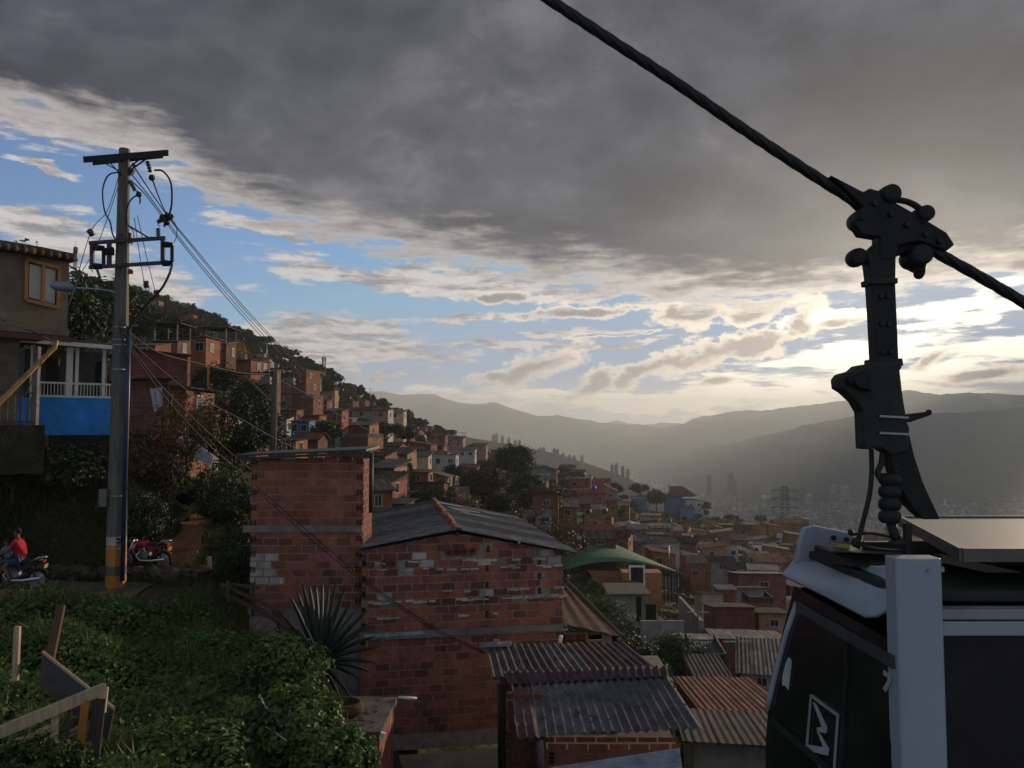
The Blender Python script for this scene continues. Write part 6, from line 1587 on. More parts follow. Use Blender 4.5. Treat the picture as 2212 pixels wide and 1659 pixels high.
H(1436, 1512, 1208, 1240, 150, 'red brick', 'dark sheet', rz=-6, win=0, slope='gable', pitch=.12, fixed='brick house with a wide dark gable roof, right of the green arched canopy')
H(1490, 1540, 1216, 1246, 140, 'orange brick', 'dark sheet', rz=-4, floors=2, win=2)
H(1536, 1580, 1212, 1238, 128, 'grey block', 'dark sheet', rz=-4, win=1, slope='gable_side')
H(1568, 1602, 1226, 1258, 112, 'white', 'dark sheet', rz=-10, floors=2, win=1, slope='gable_side')
H(1622, 1660, 1204, 1226, 150, 'turquoise', 'grey sheet', rz=-4, floors=2, win=2)
H(1634, 1690, 1214, 1230, 140, 'tan brick', 'rusty sheet', rz=-4, win=2)
H(1594, 1690, 1252, 1274, 105, 'red brick', 'pale zinc', rz=-3, win=1, slope='front', pitch=.14, fixed='long red brick house with a pale zinc roof, below the turquoise house')
H(1545, 1622, 1334, 1376, 74, 'red brick', 'dark sheet', rz=-4, D=6, win=0, slope='front', pitch=.16, fixed='red brick house with a low dark roof, right of the pale courtyard wall')
H(1618, 1662, 1302, 1330, 84, 'red brick', 'dark sheet', rz=-4, win=0, slope='parapet')
H(1516, 1556, 1294, 1312, 88, 'cream', 'pale zinc', rz=0, win=0, slope='front', pitch=.2)
H(1552, 1572, 1275, 1306, 90, 'orange brick', 'flat slab', rz=-4, D=2.5, win=0, slope='flat')
H(1590, 1650, 1280, 1300, 96, 'grey block', 'dark sheet', rz=0, win=0, slope='front', pitch=.15)
H(1640, 1690, 1332, 1362, 76, 'tan brick', 'dark sheet', rz=-4, win=1, slope='front', pitch=.1)
H(1468, 1530, 1398, 1432, 58, 'red brick', 'pale zinc', rz=-4, win=0, slope='front', pitch=.16, fixed='house with a flat pale sheet roof above the dark leafy tree')
H(1500, 1560, 1430, 1462, 52, 'dark brick', 'grey sheet', rz=-6, D=5, win=0, slope='parapet')
H(1548, 1690, 1415, 1440, 62, 'red brick', 'grey sheet', rz=-10, D=8, win=0, slope='front', pitch=.16, look='broad patched grey roof house')
H(1604, 1652, 1452, 1530, 46, 'white', 'grey sheet', rz=-16, D=6, floors=2, win=1, slope='back', pitch=.05)
H(1650, 1690, 1440, 1515, 48, 'turquoise', 'grey sheet', rz=-12, D=6, floors=2, win=1, slope='flat')
H(1505, 1580, 1480, 1560, 40, 'red brick', 'dark sheet', rz=-4, D=5, win=1, slope='flat', over=.1)
H(1530, 1680, 1578, 1660, 30, 'dark brick', 'rusty sheet', rz=-3, D=6, win=0, slope='front', pitch=.12, look='house with a broad rust-red sheet roof')
H(1500, 1700, 1642, 1730, 24, 'grey block', 'dark sheet', rz=-8, D=4.0, win=0, slope='front', pitch=.14, look='house with a broad dark roof at the lower edge')

# houses scattered over the rest of the slope, smaller and farther
PLACED = [(o.location.x, o.location.y) for o, *_ in PENDING]
wk = ['orange brick'] * 5 + ['red brick'] * 8 + ['dark brick'] * 6 + ['tan brick'] * 2 + ['pale pink', 'white', 'grey block']
rk = ['grey sheet'] * 4 + ['dark sheet'] * 4 + ['rusty sheet'] * 5 + ['pale zinc'] * 2 + ['flat slab'] * 2 + ['red tile', 'brown tile']
def scatter(n, region, Ys, gap, grp):
    done = tries = 0
    while done < n and tries < n * 60:
        tries += 1
        u = rnd.uniform(*region); Y = math.exp(rnd.uniform(math.log(Ys[0]), math.log(Ys[1])))
        g = ground_at(u, Y)
        if any((g.x - x) ** 2 + (g.y - y) ** 2 < gap ** 2 for x, y in PLACED): continue
        uu, vg = proj(g)
        if any(abs(uu - a) < b and abs(vg - c) < d for a, b, c, d in KEEP): continue
        w = rnd.uniform(3.4, 6.2) * F / Y; fl = rnd.choice([1, 1, 2, 2, 2]); h = (2.7 * fl + rnd.uniform(-.2, .5)) * F / Y
        wl_, rf_ = rnd.choice(wk), rnd.choice(rk)
        ex = rnd.choice([None, None, ['black tank'], ['blue tank'], ['terrace'], ['aerial'], ['awning'], ['laundry']])
        sl_ = 'flat' if rf_ == 'flat slab' else rnd.choice(['gable_side', 'gable']) if 'tile' in rf_ else rnd.choice(['back', 'front', 'left', 'right', 'gable_side'])
        o = house(uu - w / 2, uu + w / 2, vg - h, vg + 2, Y, wl_, rf_, rz=rnd.uniform(-22, 10), D=rnd.uniform(4, 6.5), floors=fl, win=rnd.choice([1, 2]), slope=sl_, extra=ex, mess=True)
        o['group'] = grp; PLACED.append((g.x, g.y)); done += 1
KEEP = [(1480, 110, 1130, 30), (1345, 60, 1108, 22), (1560, 120, 1140, 16)]
scatter(28, (290, 640), (170, 400), 9, GH)
scatter(44, (640, 960), (170, 540), 8, GH)
scatter(18, (960, 1250), (170, 400), 10, GH)
scatter(104, (1250, 1800), (128, 330), 5.6, GH)
scatter(14, (1580, 1740), (340, 420), 8.5, GH)
scatter(10, (1500, 1720), (60, 130), 9, GH)

# ------------------------------------------------------------------ trees and plants
L_DARK = leaf_mat('dark_foliage', (0.010, 0.020, 0.008), (0.026, 0.044, 0.015), (0.045, 0.068, 0.020), trans=.12)
L_MID = leaf_mat('mid_green_foliage', (0.016, 0.034, 0.010), (0.036, 0.070, 0.018), (0.075, 0.11, 0.03))
L_OLIVE = leaf_mat('olive_brown_foliage', (0.030, 0.028, 0.010), (0.062, 0.054, 0.020), (0.11, 0.08, 0.03))
L_YEL = leaf_mat('yellow_blossom', (0.10, 0.07, 0.01), (0.34, 0.20, 0.015), (0.45, 0.27, 0.02), trans=.15)
L_VINE = leaf_mat('vine_leaf', (0.032, 0.062, 0.016), (0.078, 0.14, 0.038), (0.15, 0.22, 0.065))
L_GRASS = leaf_mat('grass_blade', (0.040, 0.058, 0.016), (0.090, 0.120, 0.032), (0.18, 0.18, 0.065))
L_DRY = leaf_mat('dry_scrub', (0.045, 0.046, 0.018), (0.095, 0.10, 0.036), (0.18, 0.14, 0.065))
L_PINK = leaf_mat('pink_petal', (0.30, 0.03, 0.07), (0.48, 0.06, 0.12), trans=.2)
M_BARK = mat('grey_bark', (0.07, 0.055, 0.042), 0.95, 0.1, 0, 0.4, 6, 0.4, 30)

def leafs(Pt, N, L, W, droop=0.25, r=None):
    """arrays of pointed, folded leaves: base points, facing normals, lengths, widths"""
    r = r or rng; n = len(Pt); Pt = np.asarray(Pt, float); N = np.asarray(N, float)
    N = N / np.maximum(np.linalg.norm(N, axis=1, keepdims=True), 1e-6)
    t = r.normal(size=(n, 3)); t -= N * (t * N).sum(1, keepdims=True); t /= np.maximum(np.linalg.norm(t, axis=1, keepdims=True), 1e-6)
    s = np.cross(N, t); L = np.broadcast_to(L, n)[:, None]; W = np.broadcast_to(W, n)[:, None]
    b = Pt; tip = Pt + t * L - N * L * droop; mid = Pt + t * L * 0.42 + N * L * 0.06
    V = np.stack([b, mid + s * W / 2, tip, mid - s * W / 2], 1).reshape(-1, 3)
    Fq = np.arange(n * 4).reshape(n, 4); return V, Fq
def clumps(K, M, ext, spread, r, shell=0.55, zb=0.0):
    c = r.normal(size=(K, 3)); c /= np.linalg.norm(c, axis=1, keepdims=True); c *= (shell + (1 - shell) * r.random((K, 1)) ** 0.6)
    c[:, 2] = np.where(c[:, 2] < zb, c[:, 2] * 0.5, c[:, 2])
    sz = r.uniform(.6, 1.35, (K, 1, 1))
    d = r.normal(size=(K, M, 3)); d /= np.maximum(np.linalg.norm(d, axis=2, keepdims=True), 1e-6); d *= r.random((K, M, 1)) ** 0.45
    p = (c[:, None, :] * np.asarray(ext) + d * spread * sz * np.array([1, 1, .75]))
    nr = d + c[:, None, :] * 0.5 + np.array([0, 0, .55]) + r.normal(size=(K, M, 3)) * .35
    return p.reshape(-1, 3), nr.reshape(-1, 3)
def tree_parts(kind, seed, K, M, leaf):
    """crown and trunk meshes of a tree one unit high standing on the origin"""
    r = np.random.default_rng(seed); q = random.Random(seed)
    mb = MB()
    if kind == 'round': ext, cz, sp = (.34, .34, .30), .64, .13
    elif kind == 'tall': ext, cz, sp = (.20, .20, .36), .60, .10
    elif kind == 'spread': ext, cz, sp = (.46, .46, .22), .72, .13
    elif kind == 'bush': ext, cz, sp = (.55, .55, .42), .46, .17
    p, nr = clumps(K, M, ext, sp, r); p[:, 2] += cz
    p[:, 2] = np.maximum(p[:, 2], .02)
    V, Fq = leafs(p, nr, r.uniform(.6, 1.3, len(p)) * leaf, r.uniform(.5, .8, len(p)) * leaf, r=r)
    h = cz - ext[2] * .4
    mb.tube([(0, 0, -.08), (q.uniform(-.01, .01), 0, h * .5), (q.uniform(-.02, .02), q.uniform(-.02, .02), h), (0, 0, cz + ext[2] * .4)], [.032, .025, .02, .008], 7)
    for k in range(7):
        an = q.uniform(0, 6.28); z0 = h * q.uniform(.55, 1.0); e = (math.cos(an) * ext[0] * .8, math.sin(an) * ext[1] * .8, cz + ext[2] * q.uniform(-.4, .6))
        mb.tube([(0, 0, z0), (e[0] * .5, e[1] * .5, z0 + (e[2] - z0) * .65), e], [.014, .009, .004], 5)
    return (V, Fq), mb
TT = {}
def template(kind, seed, K, M, leaf, lm):
    key = (kind, seed, K, M, leaf, lm.name)
    if key not in TT:
        (V, Fq), mb = tree_parts(kind, seed, K, M, leaf)
        me = np_mesh('crown', V, Fq, [lm]); t = mb.build('trunk', M_BARK, None, True); tm = t.data; bpy.data.objects.remove(t)
        TT[key] = (me, tm)
    return TT[key]
def tree(name, loc, h, kind, lm, seed, K, M, leaf, label=None, group=None, cat='tree', w=1.0, look=None):
    me, tm = template(kind, seed, K, M, leaf, lm)
    o = empty(name, loc, label, cat, group, rnd.uniform(0, 6.28)); o.scale = (h * w, h * w, h)
    a = link('crown', me); a.parent = o; b = link('trunk', tm); b.parent = o
    if not label:
        uv = proj(Vector(loc) + Vector((0, 0, h * .5))); PENDING.append((o, look, uv, loc[1]))
    return o
def ptree(u, v, Y, px, kind, lm, K=60, M=40, leaf=.05, w=1.0, name='tree', **k):
    """tree whose crown is centred on (u, v) and whose height fills px rows"""
    if u < 1130 and Y > 32: Y = warp(Y)
    h = px / F * Y; c = P(u, v, Y); z = c.z - h * .62
    gp = z - gz(c.x, Y)
    if gp > .3 * h: z -= (gp - .3 * h) * .75; h += (gp - .3 * h) * .75 * .8
    o = tree(name, (c.x, Y, z), h, kind, lm, rnd.randrange(4) + hash(kind) % 3 * 0, K, M, leaf, w=w, **k)
    gap = max(0.0, z - gz(c.x, Y)) + .3
    for ch in o.children:
        if ch.name.startswith('trunk'): ch.scale.z = 1 + gap / h; ch.location.z = -gap / h
    return o
GT = 'trees on the hillside'
ptree(505, 900, 34, 190, 'bush', L_DARK, 130, 60, .042, .95, label='large round dark green tree with a few pink flowers, left of the wooden pole', name='broadleaf_tree')
ptree(1462, 1440, 46, 190, 'round', L_MID, 130, 60, .038, .95, label='dense green leafy tree right of the corrugated sheds', name='broadleaf_tree')
ptree(1415, 1500, 40, 130, 'bush', L_DARK, 90, 50, .05, .8, label='dark leafy bush just behind the near corrugated roof', name='leafy_bush', cat='bush')
ptree(1290, 1300, 56, 95, 'bush', L_MID, 70, 40, .05, 1.0, label='sprawling green tree between the lean-to and the green canopy', name='broadleaf_tree')
ptree(1350, 1372, 44, 90, 'bush', L_DARK, 60, 40, .06, 1.2, label='dark bush beside the sharp edge of the lean-to roof', name='leafy_bush', cat='bush')
ptree(1045, 1050, 66, 120, 'round', L_OLIVE, 90, 50, .045, 1.15, label='olive brown tree behind the roof of the wide brick house', name='broadleaf_tree')
ptree(1112, 1000, 100, 120, 'round', L_DARK, 80, 50, .05, .95, label='tall dark round-topped tree right of the olive brown tree', name='broadleaf_tree')
ptree(1125, 1050, 92, 90, 'spread', L_DARK, 70, 40, .055, 1.2, look='low dark spreading tree', group=GT)
ptree(935, 1085, 50, 85, 'spread', L_DARK, 90, 45, .05, 1.3, label='dark spreading tree just above the grey gable roof', name='broadleaf_tree')
ptree(1000, 1095, 56, 60, 'bush', L_OLIVE, 70, 40, .06, 1.2, look='olive bush', cat='bush', name='leafy_bush', group=GT)
ptree(1018, 975, 165, 42, 'tall', L_DARK, 60, 40, .05, 1.0, label='slim dark cypress-like tree among the pink houses', name='slim_tree')
ptree(505, 752, 92, 55, 'spread', L_YEL, 40, 30, .05, .9, label='tree in yellow blossom on the upper hillside', name='blossom_tree')
ptree(470, 812, 52, 95, 'round', L_DARK, 90, 45, .05, 1.25, label='dark tree mass left of the crossarm of the wooden pole', name='broadleaf_tree')
ptree(438, 850, 46, 85, 'round', L_DARK, 80, 45, .05, 1.2, label='dark tree behind the corner of the large red brick house', name='broadleaf_tree')
ptree(540, 850, 56, 95, 'round', L_DARK, 80, 45, .055, 1.2, look='dark tree', group=GT)
ptree(560, 890, 50, 70, 'round', L_DARK, 70, 40, .06, 1.2, look='dark tree', group=GT)
ptree(705, 930, 60, 70, 'round', L_DARK, 80, 45, .05, 1.4, label='dark tree in front of the yellow house', name='broadleaf_tree')
ptree(770, 918, 100, 45, 'spread', L_DARK, 60, 40, .06, 1.5, look='dark bushy tree', group=GT)
ptree(830, 925, 96, 48, 'spread', L_DARK, 60, 40, .06, 1.5, look='dark bushy tree', group=GT)
ptree(880, 930, 118, 40, 'round', L_DARK, 60, 40, .06, 1.3, look='dark round tree', group=GT)
ptree(700, 820, 180, 30, 'round', L_MID, 50, 30, .07, 1.3, look='green round tree', group=GT)
ptree(980, 1020, 90, 50, 'round', L_DARK, 70, 40, .055, 1.3, look='dark round tree', group=GT)
ptree(1060, 1010, 130, 50, 'round', L_DARK, 60, 40, .06, 1.5, look='dark round tree', group=GT)
ptree(1170, 1060, 120, 60, 'round', L_OLIVE, 60, 40, .06, 1.4, look='olive tree', group=GT)
ptree(1185, 1105, 85, 40, 'bush', L_OLIVE, 60, 40, .06, 1.3, look='olive bush', cat='bush', name='leafy_bush', group=GT)
ptree(25, 515, 32, 130, 'bush', L_DARK, 90, 45, .045, 1.1, label='dark tree rising above the tiled roof of the beige house', name='broadleaf_tree')
ptree(225, 610, 60, 90, 'round', L_DARK, 80, 40, .05, 1.6, look='dark tree', group=GT)
ptree(180, 650, 50, 90, 'round', L_DARK, 80, 40, .05, 1.5, look='dark tree', group=GT)
ptree(310, 690, 75, 80, 'round', L_DARK, 80, 40, .055, 1.5, look='dark tree', group=GT)
ptree(370, 700, 80, 70, 'round', L_DARK, 80, 40, .055, 1.6, look='dark tree', group=GT)
ptree(410, 715, 95, 60, 'round', L_DARK, 70, 40, .06, 1.6, look='dark tree', group=GT)
# on the spur beyond the town
ptree(1330, 1048, 300, 30, 'round', L_DARK, 50, 40, .06, 1.1, label='small round dark tree standing alone right of the red roof on the spur', name='broadleaf_tree')
ptree(1380, 1056, 390, 38, 'spread', L_DARK, 60, 40, .06, 1.1, label='spreading dark tree beside the blue building on the spur', name='broadleaf_tree')
ptree(1418, 1078, 370, 60, 'round', L_DARK, 80, 40, .055, 1.0, label='tallest round dark tree on the spur, left of the blue hall', name='broadleaf_tree')
ptree(1526, 1092, 385, 30, 'round', L_DARK, 50, 40, .06, .95, label='small dark tree right of the blue hall on the spur', name='broadleaf_tree')

# conifer with level whorls
def conifer(u, v_top, v_bot, Y, label):
    Y = warp(Y)
    c = P(u, v_bot, Y); top = P(u, v_top, Y); h = top.z - c.z
    o = empty('norfolk_pine', c, label, 'tree')
    MB().tube([(0, 0, -2.5), (0, 0, h)], [.14, .02], 8).build('trunk', M_BARK, o, True, False)
    r = np.random.default_rng(5); V, N = [], []
    mb = MB()
    for k in range(15):
        z = h * (.16 + .82 * k / 15); rr = (1 - k / 15.5) * h * .27 + .12
        for j in range(7):
            an = 2 * math.pi * j / 7 + k * .5; e = Vector((math.cos(an) * rr, math.sin(an) * rr, z + rr * .12))
            mb.tube([(0, 0, z), tuple(e)], [.02, .006], 4)
            for i in range(46):
                t = r.uniform(.2, 1.02); p = np.array([e.x * t, e.y * t, z + (e.z - z) * t]) + r.normal(size=3) * .05; V.append(p); N.append(r.normal(size=3) * .5 + np.array([0, 0, .8]))
    mb.build('branches', M_BARK, o, False, False)
    VV, Fq = leafs(V, N, r.uniform(.12, .24, len(V)), .05, .1); a = link('needles', np_mesh('needles', VV, Fq, [L_DARK])); a.parent = o
conifer(884, 996, 1085, 58, 'dark Norfolk pine with level whorled branches, behind the grey gable roof')
# bare tree
def bare_tree(u, v, Y, px, label):
    h = px / F * Y; c = P(u, v, Y); o = empty('bare_tree', (c.x, Y, c.z), label, 'tree'); q = random.Random(9); mb = MB(); twig = []
    def grow(p, d, L, r, lev):
        n = 3; pts = [p]; dd = d
        for i in range(n): dd = (dd + Vector((q.gauss(0, .16), q.gauss(0, .16), q.gauss(.04, .10)))).normalized(); pts.append(pts[-1] + dd * L / n)
        mb.tube(pts, [r * (1 - .45 * i / n) for i in range(n + 1)], 5 if lev < 2 else 4, False)
        if lev < 5:
            for k in range(q.choice([2, 3, 3])):
                nd = (dd + Vector((q.gauss(0, .55), q.gauss(0, .55), q.gauss(.12, .35)))).normalized(); grow(pts[-1] if k else pts[-2], nd, L * q.uniform(.62, .85), r * .58, lev + 1)
        else: twig.append(pts[-1])
    for k in range(4): grow(Vector((q.uniform(-1.5, 1.5), 0, -1.5)), Vector((q.uniform(-.5, .5), q.uniform(-.3, .3), 1)).normalized(), h * .30, h * .016, 0)
    mb.build('branches', mat('dark_twig', (.055, .04, .03), .95, .05), o, False, False)
    r = np.random.default_rng(3); T = np.array([tuple(t) for t in twig]); T = T[r.integers(0, len(T), 900)] + r.normal(size=(900, 3)) * .18
    V, Fq = leafs(T, r.normal(size=T.shape), .13, .06); a = link('leaves', np_mesh('leaves', V, Fq, [L_OLIVE])); a.parent = o
bare_tree(1165, 1150, 46, 125, 'nearly bare brown tree with tangled branches behind the grey gable roof')
# palm
def palm(u, v, Y, h, label):
    c = P(u, v, Y); o = empty('palm_tree', (c.x, Y, c.z - h), label, 'tree'); MB().tube([(0, 0, -1), (0, 0, h)], [.2, .14], 7).build('trunk', M_BARK, o, True, False)
    mb = MB()
    for k in range(13):
        an = 2 * math.pi * k / 13; l = 2.6; pts = [Vector((math.cos(an) * l * t, math.sin(an) * l * t, h + 1.3 * t - 2.2 * t * t)) for t in (0, .25, .5, .75, 1)]
        for i in range(4):
            s = Vector((-math.sin(an), math.cos(an), 0)) * .28; mb.add([pts[i] - s, pts[i] + s, pts[i + 1] + s * .8, pts[i + 1] - s * .8], [(0, 1, 2, 3)])
    mb.build('fronds', L_DARK, o, False, False)
palm(1217, 1010, 250, 5, 'small palm beside the far green arched roof')

# ridge line and slope woods: every tree a thing
RW = [(a, warp(b)) for a, b in [(0, 300), (100, 300), (270, 300), (380, 300), (450, 310), (560, 340), (680, 370), (800, 440), (950, 450)]]
def wood(n, ur, fr, hr, look, grp, kinds, lms):
    for k in range(n):
        u = ur[0] + (ur[1] - ur[0]) * (k + rnd.random()) / n; Y = np.interp(u, [a for a, _ in RW], [b for _, b in RW]) * rnd.uniform(*fr)
        g = ground_at(u, Y); kd = rnd.choice(kinds)
        tree('hillside_tree', (g.x, g.y, g.z - .3), rnd.uniform(*hr), kd, rnd.choice(lms), rnd.randrange(3), 34, 22, .11, group=grp, look=look.format({'round': 'round', 'tall': 'slender', 'spread': 'flat-topped'}[kd]), w=rnd.uniform(.9, 1.4) * (1.5 if kd == 'tall' else 1.0))
wood(70, (150, 985), (.97, 1.01), (5, 9.5), 'dark {} tree on the skyline', 'trees along the ridge', ['round', 'round', 'tall', 'spread'], [L_DARK, L_DARK, L_MID])
wood(60, (280, 900), (.74, .97), (6, 10), 'dark {} tree of the upper wood', 'trees of the upper wood', ['round', 'round', 'spread'], [L_DARK, L_DARK, L_MID])
wood(50, (290, 960), (.40, .78), (4.5, 8), 'dark {} tree among hillside houses', GT, ['round', 'round', 'spread'], [L_DARK, L_MID, L_OLIVE])
for (ua, ub, Ya, Yb, n) in ((1000, 1250, 110, 320, 22), (1250, 1700, 130, 330, 18), (1330, 1640, 340, 400, 16)):
    for k in range(n):
        g = ground_at(rnd.uniform(ua, ub), rnd.uniform(Ya, Yb)); kd = rnd.choice(['round', 'spread', 'round'])
        tree('hillside_tree', (g.x, g.y, g.z - .3), rnd.uniform(3, 6), kd, rnd.choice([L_DARK, L_DARK, L_OLIVE, L_MID]), rnd.randrange(3), 34, 22, .11, group=GT, look='dark {} tree among houses'.format({'round': 'round', 'spread': 'flat-topped'}[kd]), w=rnd.uniform(1, 1.5))

# low scrub covering the slopes: nobody could count it
def scrub_on(name, n, ur, Yr, size, m, h=.5, test=None, w=.5, flat=.5):
    pts, nr, ls = [], [], []
    while len(pts) < n:
        u = rng.uniform(*ur); Y = math.exp(rng.uniform(math.log(Yr[0]), math.log(Yr[1])))
        x = (u - CU) / F * Y
        if test and not test(u, Y): continue
        pts.append((x, Y, gzb(x, Y) + h * rng.random() ** 1.5 * (0.4 + 0.9 * max(0, mnoise.noise(Vector((x * .9, Y * .9, 2)))+.35))));
        nr.append((rng.normal() * flat, rng.normal() * flat - .25, .8)); ls.append(size * rng.uniform(.6, 1.4) * (1 if Yr[1] < 60 else (Y / Yr[0]) ** .6))
    V, Fq = leafs(pts, nr, np.array(ls), np.array(ls) * w)
    o = link(name, np_mesh(name, V, Fq, [m])); return tag(o, kind='stuff')
scrub_on('hillside_scrub', 30000, (100, 1250), (60, 570), .6, L_DARK, 1.6)
scrub_on('town_scrub', 20000, (1150, 2600), (40, 430), .5, L_DRY, .7)
scrub_on('spur_scrub', 9000, (1290, 1720), (300, 430), .9, leaf_mat('spur_green', (.02, .028, .010), (.04, .055, .018), (.06, .075, .025)), 1.2)

# ------------------------------------------------------------------ special buildings of the slope and spur
def arch_canopy():
    o = empty('court_canopy', P(1350, 1330, 112), 'large green arched canopy over a court on dark truss posts', 'canopy')
    YA, YBk = 108.0, 128.0
    fr = [(1170, 1252), (1211, 1234), (1260, 1219), (1314, 1212), (1362, 1213), (1410, 1221), (1450, 1232), (1484, 1243)]
    f3 = [P(u, v, YA) for u, v in poly(lambda u, v: (u, v), fr, 5)]
    off = Vector((-7.5, YBk - YA, 1.4))
    vs, fs = [], []; n = len(f3); m = 8
    for k in range(m + 1):
        for p in f3: vs.append(p + off * (k / m))
    for k in range(m):
        for i in range(n - 1): fs.append((k * n + i, k * n + i + 1, (k + 1) * n + i + 1, (k + 1) * n + i))
    b = len(vs); vs += [v - Vector((0, 0, .12)) for v in vs]; fs += [tuple(x + b for x in reversed(f)) for f in fs]
    for i in range(n - 1): fs.append((i, i + b, i + 1 + b, i + 1))
    MB().add(vs, fs).build('roof', mat('green_canopy_sheet', (.045, .125, .055), .6, .3, 0, .22, .5), o, True)
    for t in (0.02, 0.5):
        mb = MB(); q = [p + off * t for p in f3]
        for i in range(0, n - 2, 2):
            a, c = q[i], q[i + 2]; lo, lo2 = a - Vector((0, 0, .75)), c - Vector((0, 0, .75))
            mb.beam(lo, lo2, .10, .10); mb.beam(a, lo2, .07, .07); mb.beam(lo, a, .07, .07)
        mb.build('truss', M_STEEL_D, o)
    for u, Y in ((1411, 109), (1432, 109), (1447, 112), (1466, 109), (1270, 109), (1340, 110), (1418, 122), (1455, 124)):
        mb = MB(); a = P(u, 1345, Y); zt = P(u, 1226, Y).z
        for dx in (-.22, .22):
            for dy in (-.22, .22): mb.beam((a.x + dx, Y + dy, a.z - 4), (a.x + dx, Y + dy, zt), .07, .07)
        z = a.z - 4; s = 1
        while z < zt - .8: mb.beam((a.x - .22 * s, Y - .22, z), (a.x + .22 * s, Y - .22, z + .7), .05, .05); mb.beam((a.x + .22, Y - .22 * s, z), (a.x + .22, Y + .22 * s, z + .7), .05, .05); z += .7; s = -s
        mb.build('post', M_STEEL_D, o)
arch_canopy()
def wall_thing(name, u0, u1, v0, v1, Y, label, m, D=.25, rz=0, cat='wall', L=None):
    a, b = P(u0, v1, Y), P(u1, v1, Y); zt = P(u0, v0, Y).z; L = L or (b - a).length
    o = MB().add([(0, 0, -3), (L, 0, -3), (L, D, -3), (0, D, -3), (0, 0, zt - a.z), (L, 0, zt - a.z), (L, D, zt - a.z), (0, D, zt - a.z)], [(3, 2, 1, 0), (4, 5, 6, 7), (0, 1, 5, 4), (1, 2, 6, 5), (2, 3, 7, 6), (3, 0, 4, 7)]).build(name, m, None)
    o.location = a; o.rotation_euler.z = R(rz); return tag(o, label, cat)
M_PALE = mat('pale_render', (.27, .25, .23), .9, .15, 0, .4, .8)
wall_thing('courtyard_wall', 1384, 1478, 1341, 1374, 70, 'low pale courtyard wall in front of the canopy posts', M_PALE)
wall_thing('courtyard_wall', 1466, 1800, 1288, 1374, 80, 'tall pale side wall of the courtyard, right of the canopy posts', M_PALE, D=.3, rz=-91, L=10)
yard = empty('courtyard_house', P(1320, 1340, 78), 'grey concrete house with dark doorways below the green canopy', 'house')
a, b = P(1318, 1340, 78), P(1400, 1340, 78)
MB().box(((a.x + b.x) / 2, 80.5, (P(0, 1286, 78).z + a.z) / 2 - 1.5), (b.x - a.x, 5, P(0, 1286, 78).z - a.z + 3)).build('wall', M_PALE, yard)
MB().box((P(1406, 1326, 78).x, 78.5, P(0, 1326, 78).z), (1.0, 1.2, 1.9)).build('doorway', M_DARK, yard); MB().box((P(1380, 1310, 78).x, 77.95, P(0, 1315, 78).z), (.5, .1, 2.4)).build('doorway', M_DARK, yard)
MB().box(((a.x + b.x) / 2, 80.4, P(0, 1285, 78).z + .1), (b.x - a.x + .5, 5.5, .16)).build('roof', M_CONC_D, yard)
for k in range(2): MB().beam(P(1418 + 10 * k, 1318, 76), P(1424 + 10 * k, 1340, 76), .08, .08).build('stair_rail', M_GALV, yard)
til = empty('tiled_house', P(1330, 1290, 84), 'house with a long brown tiled roof and an orange sunlit edge under the green canopy', 'house')
mb = MB(); q = [P(1268, 1232, 98), P(1352, 1234, 98), P(1404, 1284, 84), P(1316, 1286, 84)]
corrugated(mb, q[0], q[1], q[2], q[3], .3, .06, along=6, col=(.17, .075, .045), seg=6); mb.build('roof', M_SHEET, til, vcol=True)
MB().beam(q[3] + Vector((0, -.1, -.05)), q[2] + Vector((0, -.1, -.05)), .2, .18).build('eave', mat('sunlit_orange_eave', (.36, .14, .06), .8), til)  # orange colour paints the low sun on the roof's lower edge
MB().prism([P(1318, 1290, 85), P(1400, 1290, 85), P(1400, 1310, 85), P(1318, 1310, 85)], (0, 8, 0)).build('wall', WALLS['orange brick'], til)
dor = empty('gabled_wing', P(1385, 1260, 92), 'orange plastered wing with a white framed window under the canopy', 'house')
a = P(1358, 1262, 92); MB().box((a.x + 1.6, 93.2, P(0, 1252, 92).z - 1.3), (4.6, 2.4, 4.2)).build('wall', mat('orange_plaster', (.33, .16, .06), .9), dor)
mb = MB(); c = P(1376, 1245, 91.9)
for d, s in (((0, 0, 1.15), (1.9, .15, .22)), ((0, 0, -1.15), (1.9, .15, .22)), ((-.84, 0, 0), (.22, .15, 2.08)), ((.84, 0, 0), (.22, .15, 2.08))): mb.box(c + Vector(d), s)
w = mb.build('window', M_WHITE, dor); MB().box(c + Vector((0, .05, 0)), (1.46, .06, 2.08)).build('pane', M_PANE, w)

# blue hall on the spur
hall = empty('blue_hall', P(1450, 1115, 395), 'large blue painted hall with a hipped brown roof on the spur', 'hall')
a, b = P(1446, 1116, 395), P(1506, 1116, 395); zt = P(0, 1070, 395).z; z0 = a.z - 4
MB().prism([(a.x, 395, z0), (b.x, 395, z0), (b.x, 395, P(0, 1076, 395).z), (P(1474, 0, 395).x, 395, P(0, 1068, 395).z), (a.x, 395, zt)], (0, 14, 0)).build('wall', mat('hall_blue', (.075, .145, .33), .85, .2, 0, .2, .4), hall)
r0 = [P(1445, 1051, 395), P(1477, 1051, 395), P(1508, 1070, 393), P(1447, 1068, 393)]
mb = MB(); e = Vector((0, 0, .25))
mb.add([P(1446, 1070, 393), P(1508, 1072, 393), P(1508, 1070, 410), P(1446, 1068, 410), P(1447, 1050, 400), P(1474, 1050, 400)], [(0, 1, 5, 4), (1, 2, 5), (2, 3, 4, 5), (3, 0, 4)]); mb.build('roof', ROOFS['brown tile'], hall)
MB().beam(P(1474, 1075, 393.5), P(1507, 1075, 393.5), .4, .9).build('cornice', M_WHITE, hall)
MB().beam(P(1445, 1046, 394), P(1445, 1100, 394), .3, .3).build('corner_pole', M_STEEL_D, hall)
